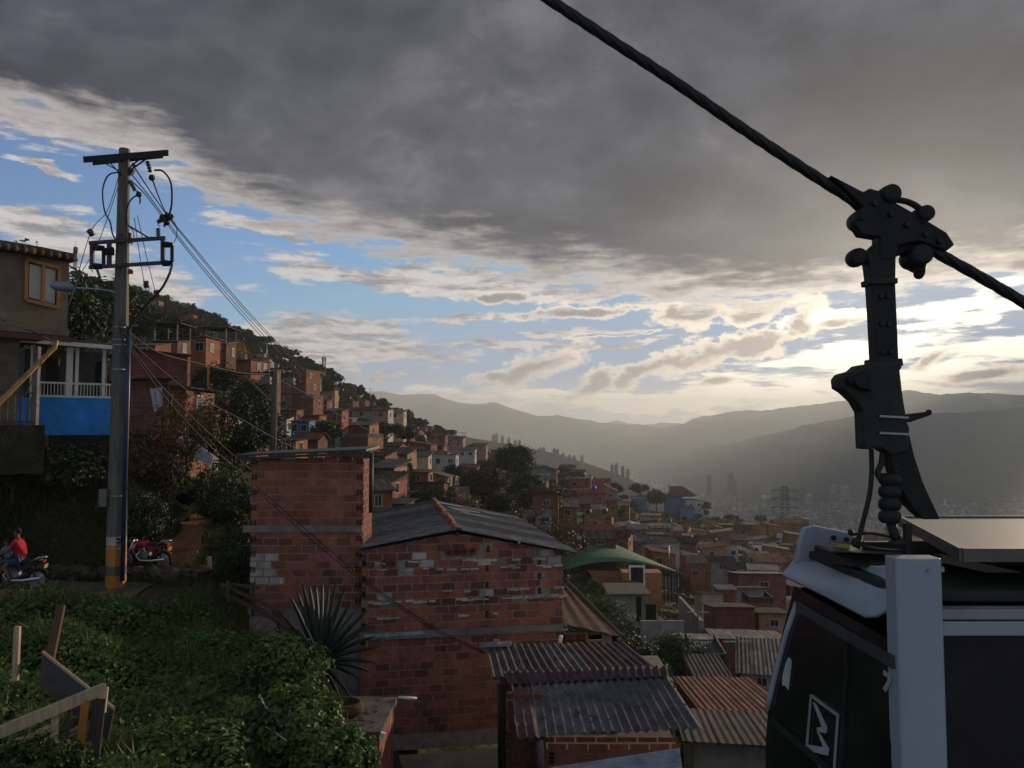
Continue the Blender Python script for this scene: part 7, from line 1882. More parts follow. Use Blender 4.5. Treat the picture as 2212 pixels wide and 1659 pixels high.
wing = house(1482, 1517, 1085, 1110, 385, 'white', 'pale zinc', rz=-6, D=8, floors=2, win=2, slope='front', fixed='white annexe with a pale roof against the right of the blue hall', name='annexe')
wing2 = house(1470, 1498, 1098, 1112, 380, 'blue', 'grey sheet', rz=-4, D=6, win=1, slope='back', fixed='low blue annexe in front of the blue hall', name='annexe')
house(1366, 1394, 1078, 1100, 385, 'blue', 'grey sheet', rz=-4, D=7, win=2, slope='back', fixed='blue building left of the tallest tree on the spur', name='blue_building')
house(1386, 1402, 1070, 1090, 392, 'white', 'flat slab', rz=-4, D=6, win=1, slope='flat', floors=2, fixed='small white tower-like house between the trees on the spur', name='white_house')
wall_thing('white_wall', 1303, 1320, 1086, 1110, 330, 'tall white wall beside the two white vans', M_WHITE, D=2, rz=0)
wall_thing('retaining_wall', 1250, 1310, 1080, 1096, 300, 'long grey retaining wall left of the white wall', M_PALE, D=.5)
def van(u, v, Y, rz, label):
    c = P(u, v, Y); o = empty('parked_van', c, label, 'van', 'vans parked on the spur road', rz)
    MB().prism([(-2.3, -.9, .45), (2.2, -.9, .45), (2.25, -.9, 1.1), (1.7, -.9, 1.25), (1.25, -.9, 2.05), (-2.25, -.9, 2.1)], (0, 1.8, 0)).build('body', M_WHITE, o, False, False, .06)
    MB().prism([(-1.9, -.93, 1.3), (1.5, -.93, 1.3), (1.15, -.93, 1.9), (-1.9, -.93, 1.9)], (0, 1.86, 0)).build('windows', M_PANE, o, False, False)
    for x in (-1.4, 1.4):
        for y in (-.8, .8): MB().lathe([(.12, -.12), (.36, -.1), (.36, .1), (.12, .12)], (x, y, .36), 'Y', 14).build('wheel', M_TYRE, o, True, False)
    for y in (-.65, .65): MB().box((2.26, y, .85), (.06, .3, .2)).build('headlight', M_GALV, o, False, False)
gv = lambda u, Y: proj(Vector(((u - CU) / F * Y, Y, gz((u - CU) / F * Y, Y))))[1]
van(1332, gv(1332, 372) - 1, 372, R(12), 'left of two white vans parked beside the white wall on the spur')
van(1348, gv(1348, 378) - 1, 378, R(18), 'right of two white vans parked beside the white wall on the spur')
# far green arched roof
o = empty('arched_hall', P(1180, 1030, 255), 'distant hall with a green arched roof on the hill shoulder', 'hall')
f3 = [P(1142 + 62 * t, 1018 - 12 * math.sin(math.pi * t), 250) for t in np.linspace(0, 1, 13)]
vs = f3 + [p + Vector((-6, 22, 1.0)) for p in f3]; n = 13
MB().add(vs, [(i, i + 1, n + i + 1, n + i) for i in range(n - 1)]).build('roof', ROOFS['green sheet'], o)
MB().add([P(1146, 1036, 251), P(1200, 1036, 251), P(1200, 1012, 251), P(1173, 1008, 251), P(1146, 1012, 251)], [(0, 1, 2, 3, 4)]).prism([P(1146, 1036, 252), P(1200, 1036, 252), P(1200, 1016, 252), P(1146, 1016, 252)], (-3, 14, 0)).build('wall', WALLS['grey block'], o)

# lattice masts
def lattice_mast(name, u, v0, v1, Y, w0, w1, label, cat, arms=False):
    a, b = P(u, v1, Y), P(u, v0, Y); o = empty(name, a, label, cat); mb = MB(); h = b.z - a.z
    c = [(-1, -1), (1, -1), (1, 1), (-1, 1)]; N = 12
    at = lambda q, t: Vector((q[0] * (w0 + (w1 - w0) * t) / 2, q[1] * (w0 + (w1 - w0) * t) / 2, h * t - (3 if t == 0 else 0)))
    th = max(.10, Y * .00045)
    for q in c: mb.beam(at(q, 0), at(q, 1), th, th)
    for k in range(N):
        for i in range(4):
            p, q = c[i], c[(i + 1) % 4]; mb.beam(at(p, k / N), at(q, (k + 1) / N), th * .6, th * .6); mb.beam(at(p, (k + 1) / N), at(q, (k + 1) / N), th * .6, th * .6)
    mb.build('lattice', M_STEEL_D if arms else mat('red_white_steel', (.20, .12, .11), .7), o, False, False)
    if arms:
        for f in (.60, .76, .92):
            L = h * .24; mb = MB().beam((-L, 0, h * f), (L, 0, h * f), th * 1.6, th * 1.6).beam((-L, 0, h * f), (0, 0, h * f + h * .06), th, th).beam((L, 0, h * f), (0, 0, h * f + h * .06), th, th); mb.build('crossarm', M_STEEL_D, o, False, False)
            for s in (-1, 1):
                MB().cyl((s * L, 0, h * f), (s * L, 0, h * f - h * .035), th * 1.6, n=6).build('insulator', M_STEEL_D, o, False, False)
    else:
        for k in range(6):
            an = k; MB().box((math.cos(an) * w1 * .8, math.sin(an) * w1 * .8, h * (.9 + .08 * (k % 2))), (.35, .3, 1.5)).build('antenna', M_IRON, o, False, False)
        MB().cyl((0, 0, h), (0, 0, h + 2.5), .08, .04, 6).build('spike', M_IRON, o, False, False)
lattice_mast('radio_mast', 699, 772, 832, 490, 2.2, 1.6, 'slim lattice radio mast standing on the ridge line', 'radio mast')
lattice_mast('power_pylon', 1697, 1050, 1165, 440, 6.0, 2.2, 'grey lattice power pylon with three pairs of arms, left of the gondola', 'pylon', True)
lattice_mast('radio_mast', 162, 538, 585, 220, .8, .5, 'thin mast just above the end of the beige house roof', 'radio mast')
# little posts with street lights on the slope
def post(u, v0, v1, Y, label, arm=True):
    if u < 1130: Y = warp(Y)
    a, b = P(u, v1, Y), P(u, v0, Y); o = empty('lamp_post', a, label, 'lamp post', 'posts on the slope'); h = b.z - a.z
    MB().tube([(0, 0, -1), (0, 0, h)], [.12, .08], 7).build('pole', M_GALV if Y > 80 else mat('grey_timber', (.1, .095, .085)), o, True, False)
    if arm: MB().beam((-.9, 0, h * .93), (.9, 0, h * .93), .09, .09).build('crossarm', M_GALV, o, False, False)
for u, v0, v1, Y, lb in ((797, 965, 1100, 45, 'grey pole rising from the right corner of the narrow brick house'), (858, 985, 1075, 60, 'thin pole left of the Norfolk pine'), (800, 838, 868, 190, 'tiny lamp post on the ridge right of the radio mast'), (576, 738, 775, 95, 'thin white pole beside the yellow blossom tree') , (1445, 1178, 1215, 120, 'thin dark pole above the right end of the green canopy'), (1594, 1380, 1470, 50, 'grey pole in front of the patched grey roofs'), (1508, 1318, 1385, 66, 'dark pole against the pale side wall of the courtyard'), (1018, 1030, 1080, 82, 'thin pole right of the olive bush behind the gable roof'), (962, 955, 1010, 120, 'thin pole above the green roofed cream house')):
    post(u, v0, v1, Y, lb)
# transformer boxes hung by the wooden pole
for (u, v, w, h, lb) in ((575, 822, 22, 18, 'left grey transformer box under the crossarm of the wooden pole'), (628, 824, 18, 16, 'right grey transformer box beside the top of the wooden pole')):
    c = P(u, v, 46); o = empty('transformer', c, lb, 'transformer', 'transformers by the wooden pole'); MB().box((0, 0, 0), (w / F * 43, .4, h / F * 43)).build('tank', mat('grey_box', (.12, .12, .115)), o, False, False, .03)
    for k in (-1, 1): MB().cyl((k * .12, 0, h / F * 21), (k * .12, 0, h / F * 21 + .2), .04, n=8).build('bushing', M_STEEL_D, o, False, False)
    MB().beam((-.5, .25, 0), (.5, .25, 0), .08, .08).build('bracket', M_STEEL_D, o, False, False)

# ------------------------------------------------------------------ far city
def towers():
    spec = [(1066, 940, 958, 1700), (1072, 938, 958, 1720), (1085, 942, 960, 1700), (1099, 946, 966, 1690), (1113, 952, 972, 1690), (1122, 952, 972, 1690), (1166, 968, 986, 1680), (1174, 968, 986, 1680), (1197, 970, 994, 1670), (1204, 971, 996, 1660), (1216, 980, 996, 1660), (1230, 984, 1002, 1660), (1240, 986, 1004, 1660), (1257, 985, 1005, 1650),
            (1322, 1004, 1024, 1680), (1331, 1003, 1026, 1680), (1345, 1008, 1032, 1680), (1356, 1014, 1036, 1680)]
    for (u, v0, v1, Y) in spec:
        pale = u in (1066, 1072, 1085, 1099, 1257)
        Y *= 2600 / 1690; tower(u, v0, v1 - 4, Y, 7, ('pale' if pale else 'grey') + ' high-rise block on the far left spur', 'high-rise blocks on the far spur', pale)
    for (u, v0, v1, w, lb, pale) in ((1532, 1027, 1062, 9, 'dark slab high-rise, left of the two tallest in the valley', 0), (1578, 1023, 1058, 11, 'tall dark high-rise with a pale top in the valley', 0), (1586, 1040, 1065, 9, 'shorter dark high-rise touching the tall one in the valley', 0), (1657, 1040, 1056, 13, 'broad pale slab building in the hazy valley', 1), (1640, 1042, 1056, 8, 'pale block left of the broad slab building in the valley', 1), (1826, 1050, 1070, 15, 'white stepped building in the valley left of the hanger arm', 1), (1800, 1048, 1058, 8, 'small white block left of the stepped building', 1), (1748, 1068, 1080, 12, 'low pale block right of the pylon', 1)):
        tower(u, v0, v1, 3000, w, lb, None, pale)
M_TW = {True: mat('pale_tower', (.28, .27, .26), .8, .3, 0, .15, .05), False: mat('grey_tower', (.08, .08, .09), .6, .4, 0, .2, .05)}
def tower(u, v0, v1, Y, wpx, label, grp, pale):
    a, b = P(u, v1, Y), P(u, v0, Y); w = wpx / F * Y; ext = 8 if Y < 2000 else 14; h = b.z - a.z + ext
    o = empty('tower_block', (a.x, Y, a.z - ext), None, 'high-rise', grp)
    MB().box((0, 0, h / 2), (w, w * .8, h)).build('wall', M_TW[bool(pale)], o, False, False)
    MB().box((w * .1, 0, h + 2), (w * .4, w * .4, 4)).build('roof_house', M_TW[bool(pale)], o, False, False)
    mb = MB()
    for k in range(1, int(h / 6)): mb.box((0, -w * .4 - .2, k * 6), (w * .86, .3, 2.2))
    mb.build('window_bands', M_PANE, o, False, False)
    if grp: PENDING.append((o, label, (u, v0), Y))
    else: o['label'] = label
towers()
def far_city():
    """the built-up valley floor and lower slopes, thousands of roofs nobody could count"""
    n = 42000; r = np.random.default_rng(21)
    Y = np.exp(r.uniform(np.log(2150), np.log(8500), n)); u = r.uniform(1050, 2600, n); x = (u - CU) / F * Y
    big = r.random(n) < .07
    w = np.where(big, r.uniform(16, 38, n), r.uniform(7, 16, n)); d = w * r.uniform(.6, 1.4, n); h = np.where(r.random(n) < .03, r.uniform(18, 42, n), r.uniform(4, 9, n))
    z0 = np.full(n, VALLEY + 1.0)
    an = r.uniform(0, 3.14, n); c, s = np.cos(an), np.sin(an)
    V = np.zeros((n, 8, 3))
    for k, (a, b, t) in enumerate([(-1, -1, 0), (1, -1, 0), (1, 1, 0), (-1, 1, 0), (-1, -1, 1), (1, -1, 1), (1, 1, 1), (-1, 1, 1)]):
        px, py = a * w / 2, b * d / 2; V[:, k, 0] = x + px * c - py * s; V[:, k, 1] = Y + px * s + py * c; V[:, k, 2] = z0 + t * h - (1 - t) * 8
    Fq = np.array([(4, 5, 6, 7), (0, 1, 5, 4), (1, 2, 6, 5), (2, 3, 7, 6), (3, 0, 4, 7)]); Fq = (np.arange(n)[:, None, None] * 8 + Fq[None]).reshape(-1, 4)
    m = bpy.data.materials.new('distant_roofs'); m.use_nodes = True; T = NT(m.node_tree); b = T.n['Principled BSDF']
    g = T.node('ShaderNodeNewGeometry'); T.put(b.inputs['Base Color'], T.ramp(g.outputs['Random Per Island'], [(0, (.05, .04, .038)), (.4, (.12, .085, .07)), (.7, (.17, .15, .14)), (.9, (.34, .33, .31)), (1, (.62, .6, .57))])); b.inputs['Roughness'].default_value = .6
    o = link('far_city', np_mesh('far_city', V.reshape(-1, 3), Fq, [m])); tag(o, kind='stuff')
    n = 9000; Y = np.exp(r.uniform(np.log(2000), np.log(8000), n)); u = r.uniform(1050, 2600, n); x = (u - CU) / F * Y
    p = np.stack([x, Y, np.full(n, VALLEY + 2.0)], 1) + r.normal(size=(n, 3)) * [12, 12, 3]
    V, Fq = leafs(np.repeat(p, 3, 0) + r.normal(size=(n * 3, 3)) * [9, 9, 3], r.normal(size=(n * 3, 3)) + [0, 0, .8], 16, 12)
    o = link('valley_trees', np_mesh('valley_trees', V, Fq, [L_DARK])); tag(o, kind='stuff')
far_city()

def outer_town():
    """the rest of the town that runs on behind the cable car, a mass of roofs"""
    r = np.random.default_rng(2); V, Fq, C = [], [], []
    for k in range(420):
        u = r.uniform(1790, 2700); Y = math.exp(r.uniform(math.log(45), math.log(400))); g = ground_at(u, Y); w, d, h = r.uniform(4, 7), r.uniform(4, 7), r.uniform(2.6, 6); a = r.uniform(-.3, .3); c, s = math.cos(a), math.sin(a); b = len(V)
        for (p, q, t) in ((-1, -1, 0), (1, -1, 0), (1, 1, 0), (-1, 1, 0), (-1, -1, 1), (1, -1, 1), (1, 1, 1), (-1, 1, 1)):
            x, y = p * w / 2, q * d / 2; V.append((g.x + x * c - y * s, Y + x * s + y * c, g.z + t * (h + q * .3) - (1 - t) * 3)); C.append((.09, .085, .085, 1) if t else (.20, .075, .05, 1))
        Fq += [[b + i for i in f] for f in ((4, 5, 6, 7), (0, 1, 5, 4), (1, 2, 6, 5), (2, 3, 7, 6), (3, 0, 4, 7))]
    o = link('outer_town', np_mesh('outer_town', V, Fq, [mat('town_mass', (.2, .1, .07), .9, .1, 0, .4, .6, vcol=True)], False, C)); tag(o, kind='stuff')
outer_town()

# ------------------------------------------------------------------ planting of the near bank
def blades(n, pts, nr, L, W, m, name):
    V, Fq = leafs(pts, nr, L, W, .12); o = link(name, np_mesh(name, V, Fq, [m])); return tag(o, kind='stuff')
def sample(n, ur, Yr, test=None):
    out = []
    while len(out) < n:
        Y = rng.uniform(*Yr); u = rng.uniform(*ur); x = (u - CU) / F * Y
        if test and not test(u, Y, x): continue
        out.append((x, Y))
    return out
def upright(pts, n, L, W, lean=.35):
    pts = np.asarray(pts); t = np.stack([rng.normal(size=n) * lean, rng.normal(size=n) * lean, np.ones(n)], 1); s = np.stack([rng.normal(size=n), rng.normal(size=n), np.zeros(n)], 1); s /= np.linalg.norm(s, axis=1, keepdims=True)
    L = np.broadcast_to(L, n)[:, None]; W = np.broadcast_to(W, n)[:, None]
    m = pts + t * L * .55; tip = pts + t * L + np.stack([rng.normal(size=n), rng.normal(size=n), np.full(n, -.4)], 1) * L * .22
    V = np.stack([pts - s * W / 2, m - s * W / 2.4, tip, m + s * W / 2.4], 1).reshape(-1, 3); V2 = V
    return V2, np.arange(n * 4).reshape(n, 4)
def mound(x, Y):
    a = mnoise.noise(Vector((x * .55, Y * .55, 7))); b = mnoise.noise(Vector((x * 1.4, Y * 1.4, 3)))
    return max(0.04, .34 + .85 * a + .34 * b)
inside = lambda u, Y, x: not (u < 250 and 9.3 < Y < 10.9 and rng.random() < .93) and not (x > -3.9 and Y > 14.4) and not (u > 540 and Y > 21.6) and not (x > -3.2 and Y > 13.4)
# broad-leaved creeper
xy = sample(52000, (-260, 800), (9.5, 21.2), lambda u, Y, x: inside(u, Y, x) and (u > 60 + 14 * (Y - 10) or rng.random() < .35) and (Y < 19.6 or rng.random() < .25))
pts = [(x, Y, gzb(x, Y) + mound(x, Y) * rng.uniform(.55, 1.0) + (.05 if rng.random() < .9 else .15)) for x, Y in xy]
nr = np.stack([rng.normal(size=len(pts)) * .45, rng.normal(size=len(pts)) * .45 - .3, np.full(len(pts), .85)], 1)
sz = rng.uniform(.05, .115, len(pts)) * np.where(rng.random(len(pts)) < .15, 1.5, 1.0); blades(0, pts, nr, sz, sz * .85, L_VINE, 'creeper')
# taller stems standing out of the creeper
xy = sample(9000, (-260, 700), (10, 21.0), inside)
pts = [(x, Y, gzb(x, Y) + mound(x, Y) * .6) for x, Y in xy if mnoise.noise(Vector((x * .8, Y * .8, 21))) > .08]; n = len(pts)
V, Fq = upright(pts, n, rng.uniform(.25, .65, n), rng.uniform(.02, .05, n), .4); tag(link('tall_weeds', np_mesh('tall_weeds', V, Fq, [L_GRASS])), kind='stuff')
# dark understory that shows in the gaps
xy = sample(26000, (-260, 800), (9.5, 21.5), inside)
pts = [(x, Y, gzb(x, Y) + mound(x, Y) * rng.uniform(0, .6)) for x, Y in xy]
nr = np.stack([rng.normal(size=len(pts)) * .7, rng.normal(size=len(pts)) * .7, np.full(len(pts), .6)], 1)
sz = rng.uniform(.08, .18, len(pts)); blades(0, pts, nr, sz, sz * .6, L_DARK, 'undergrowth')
# rough grass below the road and round the pole
xy = sample(36000, (-260, 560), (16.5, 25.2), lambda u, Y, x: not (20.95 < Y < 23.6 and x < -9.6 + .5 * rng.random()) and not (Y > 23.6 and u < 262 and Y < 23.9) and inside(u, Y, x))
pts = [(x, Y, gzb(x, Y) - .02) for x, Y in xy]
nr = np.stack([rng.normal(size=len(pts)) * 1.0, rng.normal(size=len(pts)) * 1.0 - .8, np.full(len(pts), .15)], 1)
n = len(pts); L = rng.uniform(.12, .38, n) * (1 + .8 * (rng.random(n) < .1))
V, Fq = upright(pts, n, L, .02); tag(link('rough_grass', np_mesh('rough_grass', V, Fq, [L_GRASS])), kind='stuff')
# bank above the road: grass, ferns and dry stems hanging over stones
def bank(n, ur, Yr, test=None): return sample(n, ur, Yr, test)
offpath = lambda u, Y, x: not any(abs(u - pu) < 14 + 640 / Y and abs(Y - pY) < 1.0 for pu, pY, _ in _pp)
xy = bank(62000, (-260, 560), (24.0, 34), lambda u, Y, x: offpath(u, Y, x) and not (u < 236 and Y > 27.0) and not (u > 540 and Y < 26))
pts = [(x, Y, gzb(x, Y) + rng.uniform(-.05, .1)) for x, Y in xy]; n = len(pts)
V, Fq = upright(pts, n, rng.uniform(.10, .36, n), rng.uniform(.015, .05, n), .6); tag(link('bank_grass', np_mesh('bank_grass', V, Fq, [L_DRY])), kind='stuff')
xy = bank(30000, (-260, 560), (24.1, 40), lambda u, Y, x: offpath(u, Y, x) and not (u < 236 and Y > 27.0) and not (u > 540 and Y < 26) and mnoise.noise(Vector((x * .7, Y * .7, 9))) > -.12)
pts = [(x, Y, gzb(x, Y) + rng.uniform(.0, .45) * (1 + mnoise.noise(Vector((x * .8, Y * .8, 1))))) for x, Y in xy]; n = len(pts)
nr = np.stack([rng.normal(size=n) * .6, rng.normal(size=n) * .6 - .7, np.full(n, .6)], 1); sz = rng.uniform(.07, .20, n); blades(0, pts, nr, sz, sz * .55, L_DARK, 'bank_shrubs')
# stones at the foot of the bank
mb = MB()
for k in range(150):
    x = rnd.uniform(-17, -9.6); Y = 23.95 + rnd.uniform(0, .5); r = rnd.uniform(.08, .24); mb.ball((x, Y, gzb(x, Y) + rnd.uniform(0, .35)), r, 7, sq=(rnd.uniform(.8, 1.4), .8, rnd.uniform(.5, .9)))
tag(mb.build('loose_stones', mat('dull_stone', (.075, .062, .052), .95, .1, 0, .4, 5, .4, 20), None), kind='stuff')

# bushes one can tell apart
def bush(u, v, Y, px, lm, label, w=1.0, K=70, M=45, leaf=.06, name='leafy_bush'):
    h = px / F * Y; c = P(u, v, Y); z = min(c.z - h * .5, c.z); return tree(name, (c.x, Y, z), h, 'bush', lm, rnd.randrange(4), K, M, leaf, label, None, 'bush', w)
bush(640, 1570, 13.0, 190, L_VINE, 'creeper-covered mound against the slab roofed hut', 1.0, 110, 60, .085, 'vine_mound')
bush(720, 1640, 12.2, 170, L_VINE, 'lower creeper mound in front of the slab roofed hut', .9, 90, 60, .09, 'vine_mound')
bush(610, 1440, 15.5, 150, L_VINE, 'broad-leaved mound left of the spiky plant', 1.1, 100, 55, .08, 'vine_mound')
bush(400, 1640, 11.5, 160, L_VINE, 'low creeper mound at the lower edge, right of the broken fence', 1.5, 110, 60, .08, 'vine_mound')
bush(90, 1640, 9.6, 130, L_MID, 'small pale-leaved shrub in front of the broken fence', 1.2, 50, 40, .09, 'leafy_shrub')
bush(518, 1190, 23.5, 170, L_DARK, 'dark shrub at the left edge of the narrow brick house', .55, 90, 50, .05)
bush(500, 1080, 29, 150, L_DARK, 'dark shrub above the bend of the dirt path', .8, 90, 50, .05)
bush(330, 1000, 29, 190, L_OLIVE, 'olive shrub right of the tall pole, below the tan brick house', .75, 100, 45, .05)
bush(300, 1120, 25.6, 150, L_DARK, 'dark shrub right of the tall pole, above the red motorcycle', .7, 90, 50, .05)
bush(120, 1010, 26.2, 140, L_DARK, 'overgrown shrub under the blue parapet', 1.5, 100, 50, .05)
bush(30, 990, 25.2, 160, L_OLIVE, 'straggly shrub below the beige house terrace', .9, 90, 45, .05)
fb = bush(405, 935, 29.5, 190, L_OLIVE, 'loose flowering bush with pink blooms right of the tall pole', .8, 60, 24, .05, 'flowering_bush')
r = np.random.default_rng(4); pp = r.normal(size=(22, 3)); pp /= np.linalg.norm(pp, axis=1, keepdims=True); pp *= [.5, .5, .4]; pp[:, 2] += .48; pp = np.repeat(pp, 6, 0) + r.normal(size=(132, 3)) * .010
V, Fq = leafs(pp, r.normal(size=(132, 3)) + [0, -.6, .2], .032, .03); a = link('blossom', np_mesh('blossom', V, Fq, [L_PINK])); a.parent = fb
fb = bush(470, 1050, 31, 150, L_DARK, 'dark flowering bush with pink blooms above the dirt path', .75, 70, 30, .05, 'flowering_bush')
a = link('blossom', a.data); a.parent = fb
# pink flowers on the round tree
for o in list(COL.objects):
    if str(o.get('label', '')).startswith('large round dark green tree'):
        pp = r.normal(size=(14, 3)); pp /= np.linalg.norm(pp, axis=1, keepdims=True); pp[:, 1] = -abs(pp[:, 1]); pp *= [.36, .36, .3]; pp[:, 2] += .6; pp = np.repeat(pp, 8, 0) + r.normal(size=(112, 3)) * .006
        V, Fq = leafs(pp, r.normal(size=(112, 3)), .022, .02); b = link('blossom', np_mesh('blossom', V, Fq, [L_PINK])); b.parent = o; b.rotation_euler.z = -o.rotation_euler.z

# spiky agave
def agave():
    c = P(690, 1432, 16.6); o = empty('agave', c, 'large spiky agave with sword leaves in front of the brick house corner', 'agave'); mb = MB(); q = random.Random(3)
    tips = [(667, 1246, .6), (640, 1262, .3), (697, 1250, .7), (712, 1253, .3), (727, 1250, .0), (746, 1257, -.3), (760, 1282, -.5), (797, 1296, -.2), (806, 1322, .3), (815, 1347, -.4), (822, 1372, .2), (818, 1404, -.3), (806, 1426, .3), (790, 1448, -.3), (624, 1272, -.3), (600, 1300, .2), (585, 1335, -.2), (578, 1370, .3), (590, 1405, -.1), (600, 1440, .3), (760, 1490, -.4), (735, 1500, .2), (652, 1250, -.6), (682, 1248, .9), (772, 1300, .7), (618, 1330, .8), (780, 1345, -.9), (650, 1330, -1.0), (720, 1310, -1.1), (640, 1480, -.3)]
    for u, v, dy in tips:
        t = P(u, v, 16.6 + dy) - c; L = t.length; d = t.normalized(); s = d.cross(Vector((0, 1, 0.15))).normalized(); n = s.cross(d).normalized(); w = .060
        vs, fs = [], []
        for i in range(9):
            f = i / 8; ww = w * (0.75 + 1.1 * f) * (1 - f) ** .62 if f < 1 else 0.0; p = d * (L * f) + Vector((0, 0, -.14 * L * f * f * abs(s.z) - .10 * L * (f ** 2) * (1 - abs(d.z)))) + n * .0
            vs += [p - s * ww + n * ww * .35, p - n * .006, p + s * ww + n * ww * .35, p + n * .018 * (1 - f)]
        for i in range(8):
            b = 4 * i; fs += [(b, b + 1, b + 5, b + 4), (b + 1, b + 2, b + 6, b + 5), (b + 2, b + 3, b + 7, b + 6), (b + 3, b, b + 4, b + 7)]
        MB().add(vs, fs).build('leaf', mat('agave_leaf', (.017, .029, .021), .55, .3, 0, .3, 3, streak=(12, 12, 1)), o, True, False)
    MB().tube([(0, 0, .05), (.05, 0, -1.4)], [.10, .13], 10).build('trunk', M_BARK, o, True, False)
agave()

# fences, posts and boards of the near bank
def plank(name, a, b, w, t, m, label, cat, grp=None):
    o = MB().beam(a, b, w, t).build(name, m, None, False, True, .006); return tag(o, label, cat, grp)
plank('fence_post', P(38, 1353, 12.0), P(33, 1470, 12.0), .085, .06, M_WOOD_L, 'pale upright plank standing in the grass at the left edge', 'post')
plank('fence_post', P(132, 1308, 13.0), P(108, 1425, 12.6), .12, .10, mat('brown_timber', (.085, .048, .028), .9), 'brown leaning timber post behind the grey board', 'post')
bo = MB().prism([P(92, 1410, 12.4), P(246, 1532, 11.0), P(232, 1600, 10.9), P(82, 1480, 12.0)], (.01, .03, 0)).build('grey_board', mat('grey_board', (.055, .052, .05), .9, .1, 0, .3, 3), None); tag(bo, 'dark grey board leaning behind the broken timber fence', 'board')
edge_ = MB().beam(P(92, 1408, 12.4), P(246, 1530, 11.0), .03, .04).build('board_edge', M_WOOD_L, bo)
fe = empty('timber_fence', P(110, 1640, 10.2), 'broken timber fence with a sloping top rail in the lower left corner', 'fence')
YFc = 10.2
def fb_(a, b, Ya, Yb, w, t, m, nm): MB().beam(P(*a, Ya), P(*b, Yb), w, t).build(nm, m, fe, False, True, .006)
fb_((-25, 1592), (228, 1486), 9.6, 10.6, .06, .15, M_WOOD_L, 'top_rail')
fb_((228, 1484), (222, 1540), 10.6, 10.5, .07, .07, M_WOOD_L, 'end_post')
fb_((185, 1512), (170, 1640), 10.4, 10.2, .10, .03, mat('orange_slat', (.30, .12, .03), .8), 'slat')
fb_((150, 1530), (140, 1630), 10.3, 10.1, .05, .04, mat('dark_slat', (.05, .038, .03), .9), 'slat')
fb_((120, 1545), (115, 1625), 10.2, 10.0, .09, .03, M_WOOD_L, 'slat')
fb_((0, 1618), (120, 1568), 9.7, 10.1, .03, .09, M_WOOD_L, 'rail'); fb_((10, 1640), (110, 1596), 9.7, 10.1, .03, .08, M_WOOD, 'rail'); fb_((150, 1566), (225, 1530), 10.3, 10.6, .03, .09, M_WOOD, 'rail'); fb_((140, 1590), (222, 1552), 10.3, 10.6, .03, .09, M_WOOD_L, 'rail')
fb_((215, 1510), (200, 1640), 10.5, 10.3, .16, .04, mat('dark_slat', (.05, .038, .03)), 'slat')
rf = empty('rail_fence', P(560, 1300, 20), 'low weathered rail fence running down to the narrow brick house', 'fence')
for a, b in (((478, 1262), (612, 1322)), ((482, 1280), (600, 1340)), ((500, 1262), (560, 1270)), ((540, 1300), (640, 1372)), ((590, 1318), (650, 1390))): MB().beam(P(*a, 21.2), P(*b, 20.0), .10, .06).build('rail', M_WOOD, rf)
for u, v0, v1 in ((492, 1255, 1300), (545, 1270, 1330), (600, 1305, 1360)): MB().beam(P(u, v0, 20.8), P(u + 2, v1, 20.8), .08, .08).build('post', M_WOOD, rf)
plank('fence_post', P(452, 1202, 24.5), P(456, 1250, 24.4), .10, .08, M_WOOD_L, 'pale stump of a post at the foot of the dirt path', 'post')
# dark plastic sack by the path, pale sheets on the bank
mb = MB(); r = random.Random(8); c = P(412, 1074, 30.5)
mb.ball(c, .48, 14, sq=(1.15, .8, .62))
mb.v = [(x + r.uniform(-.05, .05), y + r.uniform(-.05, .05), z + r.uniform(-.05, .05)) for x, y, z in mb.v]
tag(mb.build('plastic_sack', mat('black_plastic', (.012, .012, .013), .25, .5, 0, .2, 6), None, True), 'shiny black plastic sack beside the dirt path', 'sack')
mb = MB(); corrugated(mb, P(398, 938, 31.5), P(465, 985, 30.5), P(455, 1012, 29.8), P(380, 952, 30.8), .12, .015, col=(.42, .43, .45), along=3); tag(mb.build('zinc_sheet', M_SHEET, None, vcol=True), 'white zinc sheet sloping through the bushes above the path', 'roof sheet')
cl = MB(); corrugated(cl, P(325, 840, 33.2), P(350, 836, 33.2), P(352, 872, 33.0), P(334, 890, 33.0), .25, .05, .01, 6, 0, (.36, .36, .44)); tag(cl.build('hanging_cloth', mat('pale_cloth', (.3, .3, .36), .9, .1, 0, .15, 3, vcol=True), None, True, vcol=True), 'pale lilac cloth hanging by the tan brick house end', 'cloth')
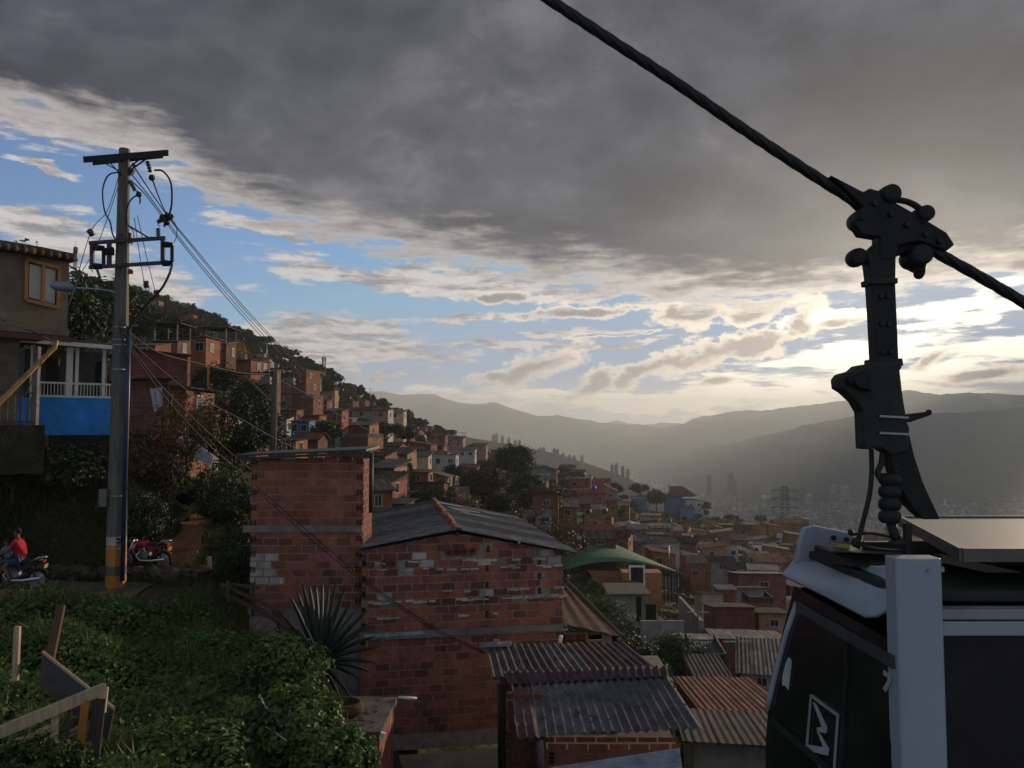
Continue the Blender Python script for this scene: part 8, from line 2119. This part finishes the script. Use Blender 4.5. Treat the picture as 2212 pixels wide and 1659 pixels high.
sk = MB(); sk.tube([P(565, 1515, 12.8), P(610, 1570, 12.4)], .012, 5).tube([P(560, 1500, 12.9), P(585, 1550, 12.6)], .012, 5).tube([P(575, 1570, 12.4), P(620, 1600, 12.1)], .014, 5)
tag(sk.build('dry_stems', M_WOOD_L, None), kind='stuff')

# ------------------------------------------------------------------ labels: look first, then the landmark it stands by
LM = [('the tall pole', 258, 700), ('the wooden pole', 590, 890), ('the narrow brick house', 668, 1000), ('the grey gable roof', 985, 1100), ('the green canopy', 1350, 1205), ('the radio mast', 699, 800), ('the Norfolk pine', 884, 1035), ('the turquoise house', 1640, 1212), ('the blue hall', 1478, 1085), ('the white vans', 1340, 1100), ('the bare tree', 1165, 1080), ('the round tree', 505, 905), ('the near shed', 1310, 1520), ('the pylon', 1697, 1105), ('the blossom tree', 505, 752), ('the olive tree', 1045, 1050), ('the palm', 1217, 1005), ('the arched hall', 1175, 1015), ('the yellow house', 696, 920), ('the pale courtyard wall', 1430, 1355), ('the yellow lamp', -9999, 0)]
def place_of(u, v, k=0):
    l = sorted(LM[:-1], key=lambda m: (m[1] - u) ** 2 + (1.6 * (m[2] - v)) ** 2)[k]
    du, dv_ = u - l[1], v - l[2]
    d = math.hypot(du, dv_)
    rel = ('right of' if du > 0 else 'left of') if abs(du) > abs(dv_) * .8 else ('below' if dv_ > 0 else 'above')
    return ('just ' if d < 60 else 'far ' if d > 260 else '') + rel + ' ' + l[0]
def finish_labels():
    seen = {}
    for (o, look, (u, v), Y) in PENDING:
        seen.setdefault(f'{look}, {place_of(u, v)}', []).append((o, look, u, v, Y))
    ords = ['leftmost', 'second', 'third', 'fourth', 'fifth', 'sixth', 'seventh', 'eighth', 'ninth', 'tenth', 'eleventh', 'twelfth']
    for lab, l in seen.items():
        if len(l) == 1: l[0][0]['label'] = lab; continue
        l.sort(key=lambda t: t[2])
        for k, t in enumerate(l):
            w = 'leftmost' if k == 0 else 'rightmost' if k == len(l) - 1 else (ords[k] if k < 12 else 'last') + ' from left,'
            t[0]['label'] = f'{w} {lab}'
finish_labels()
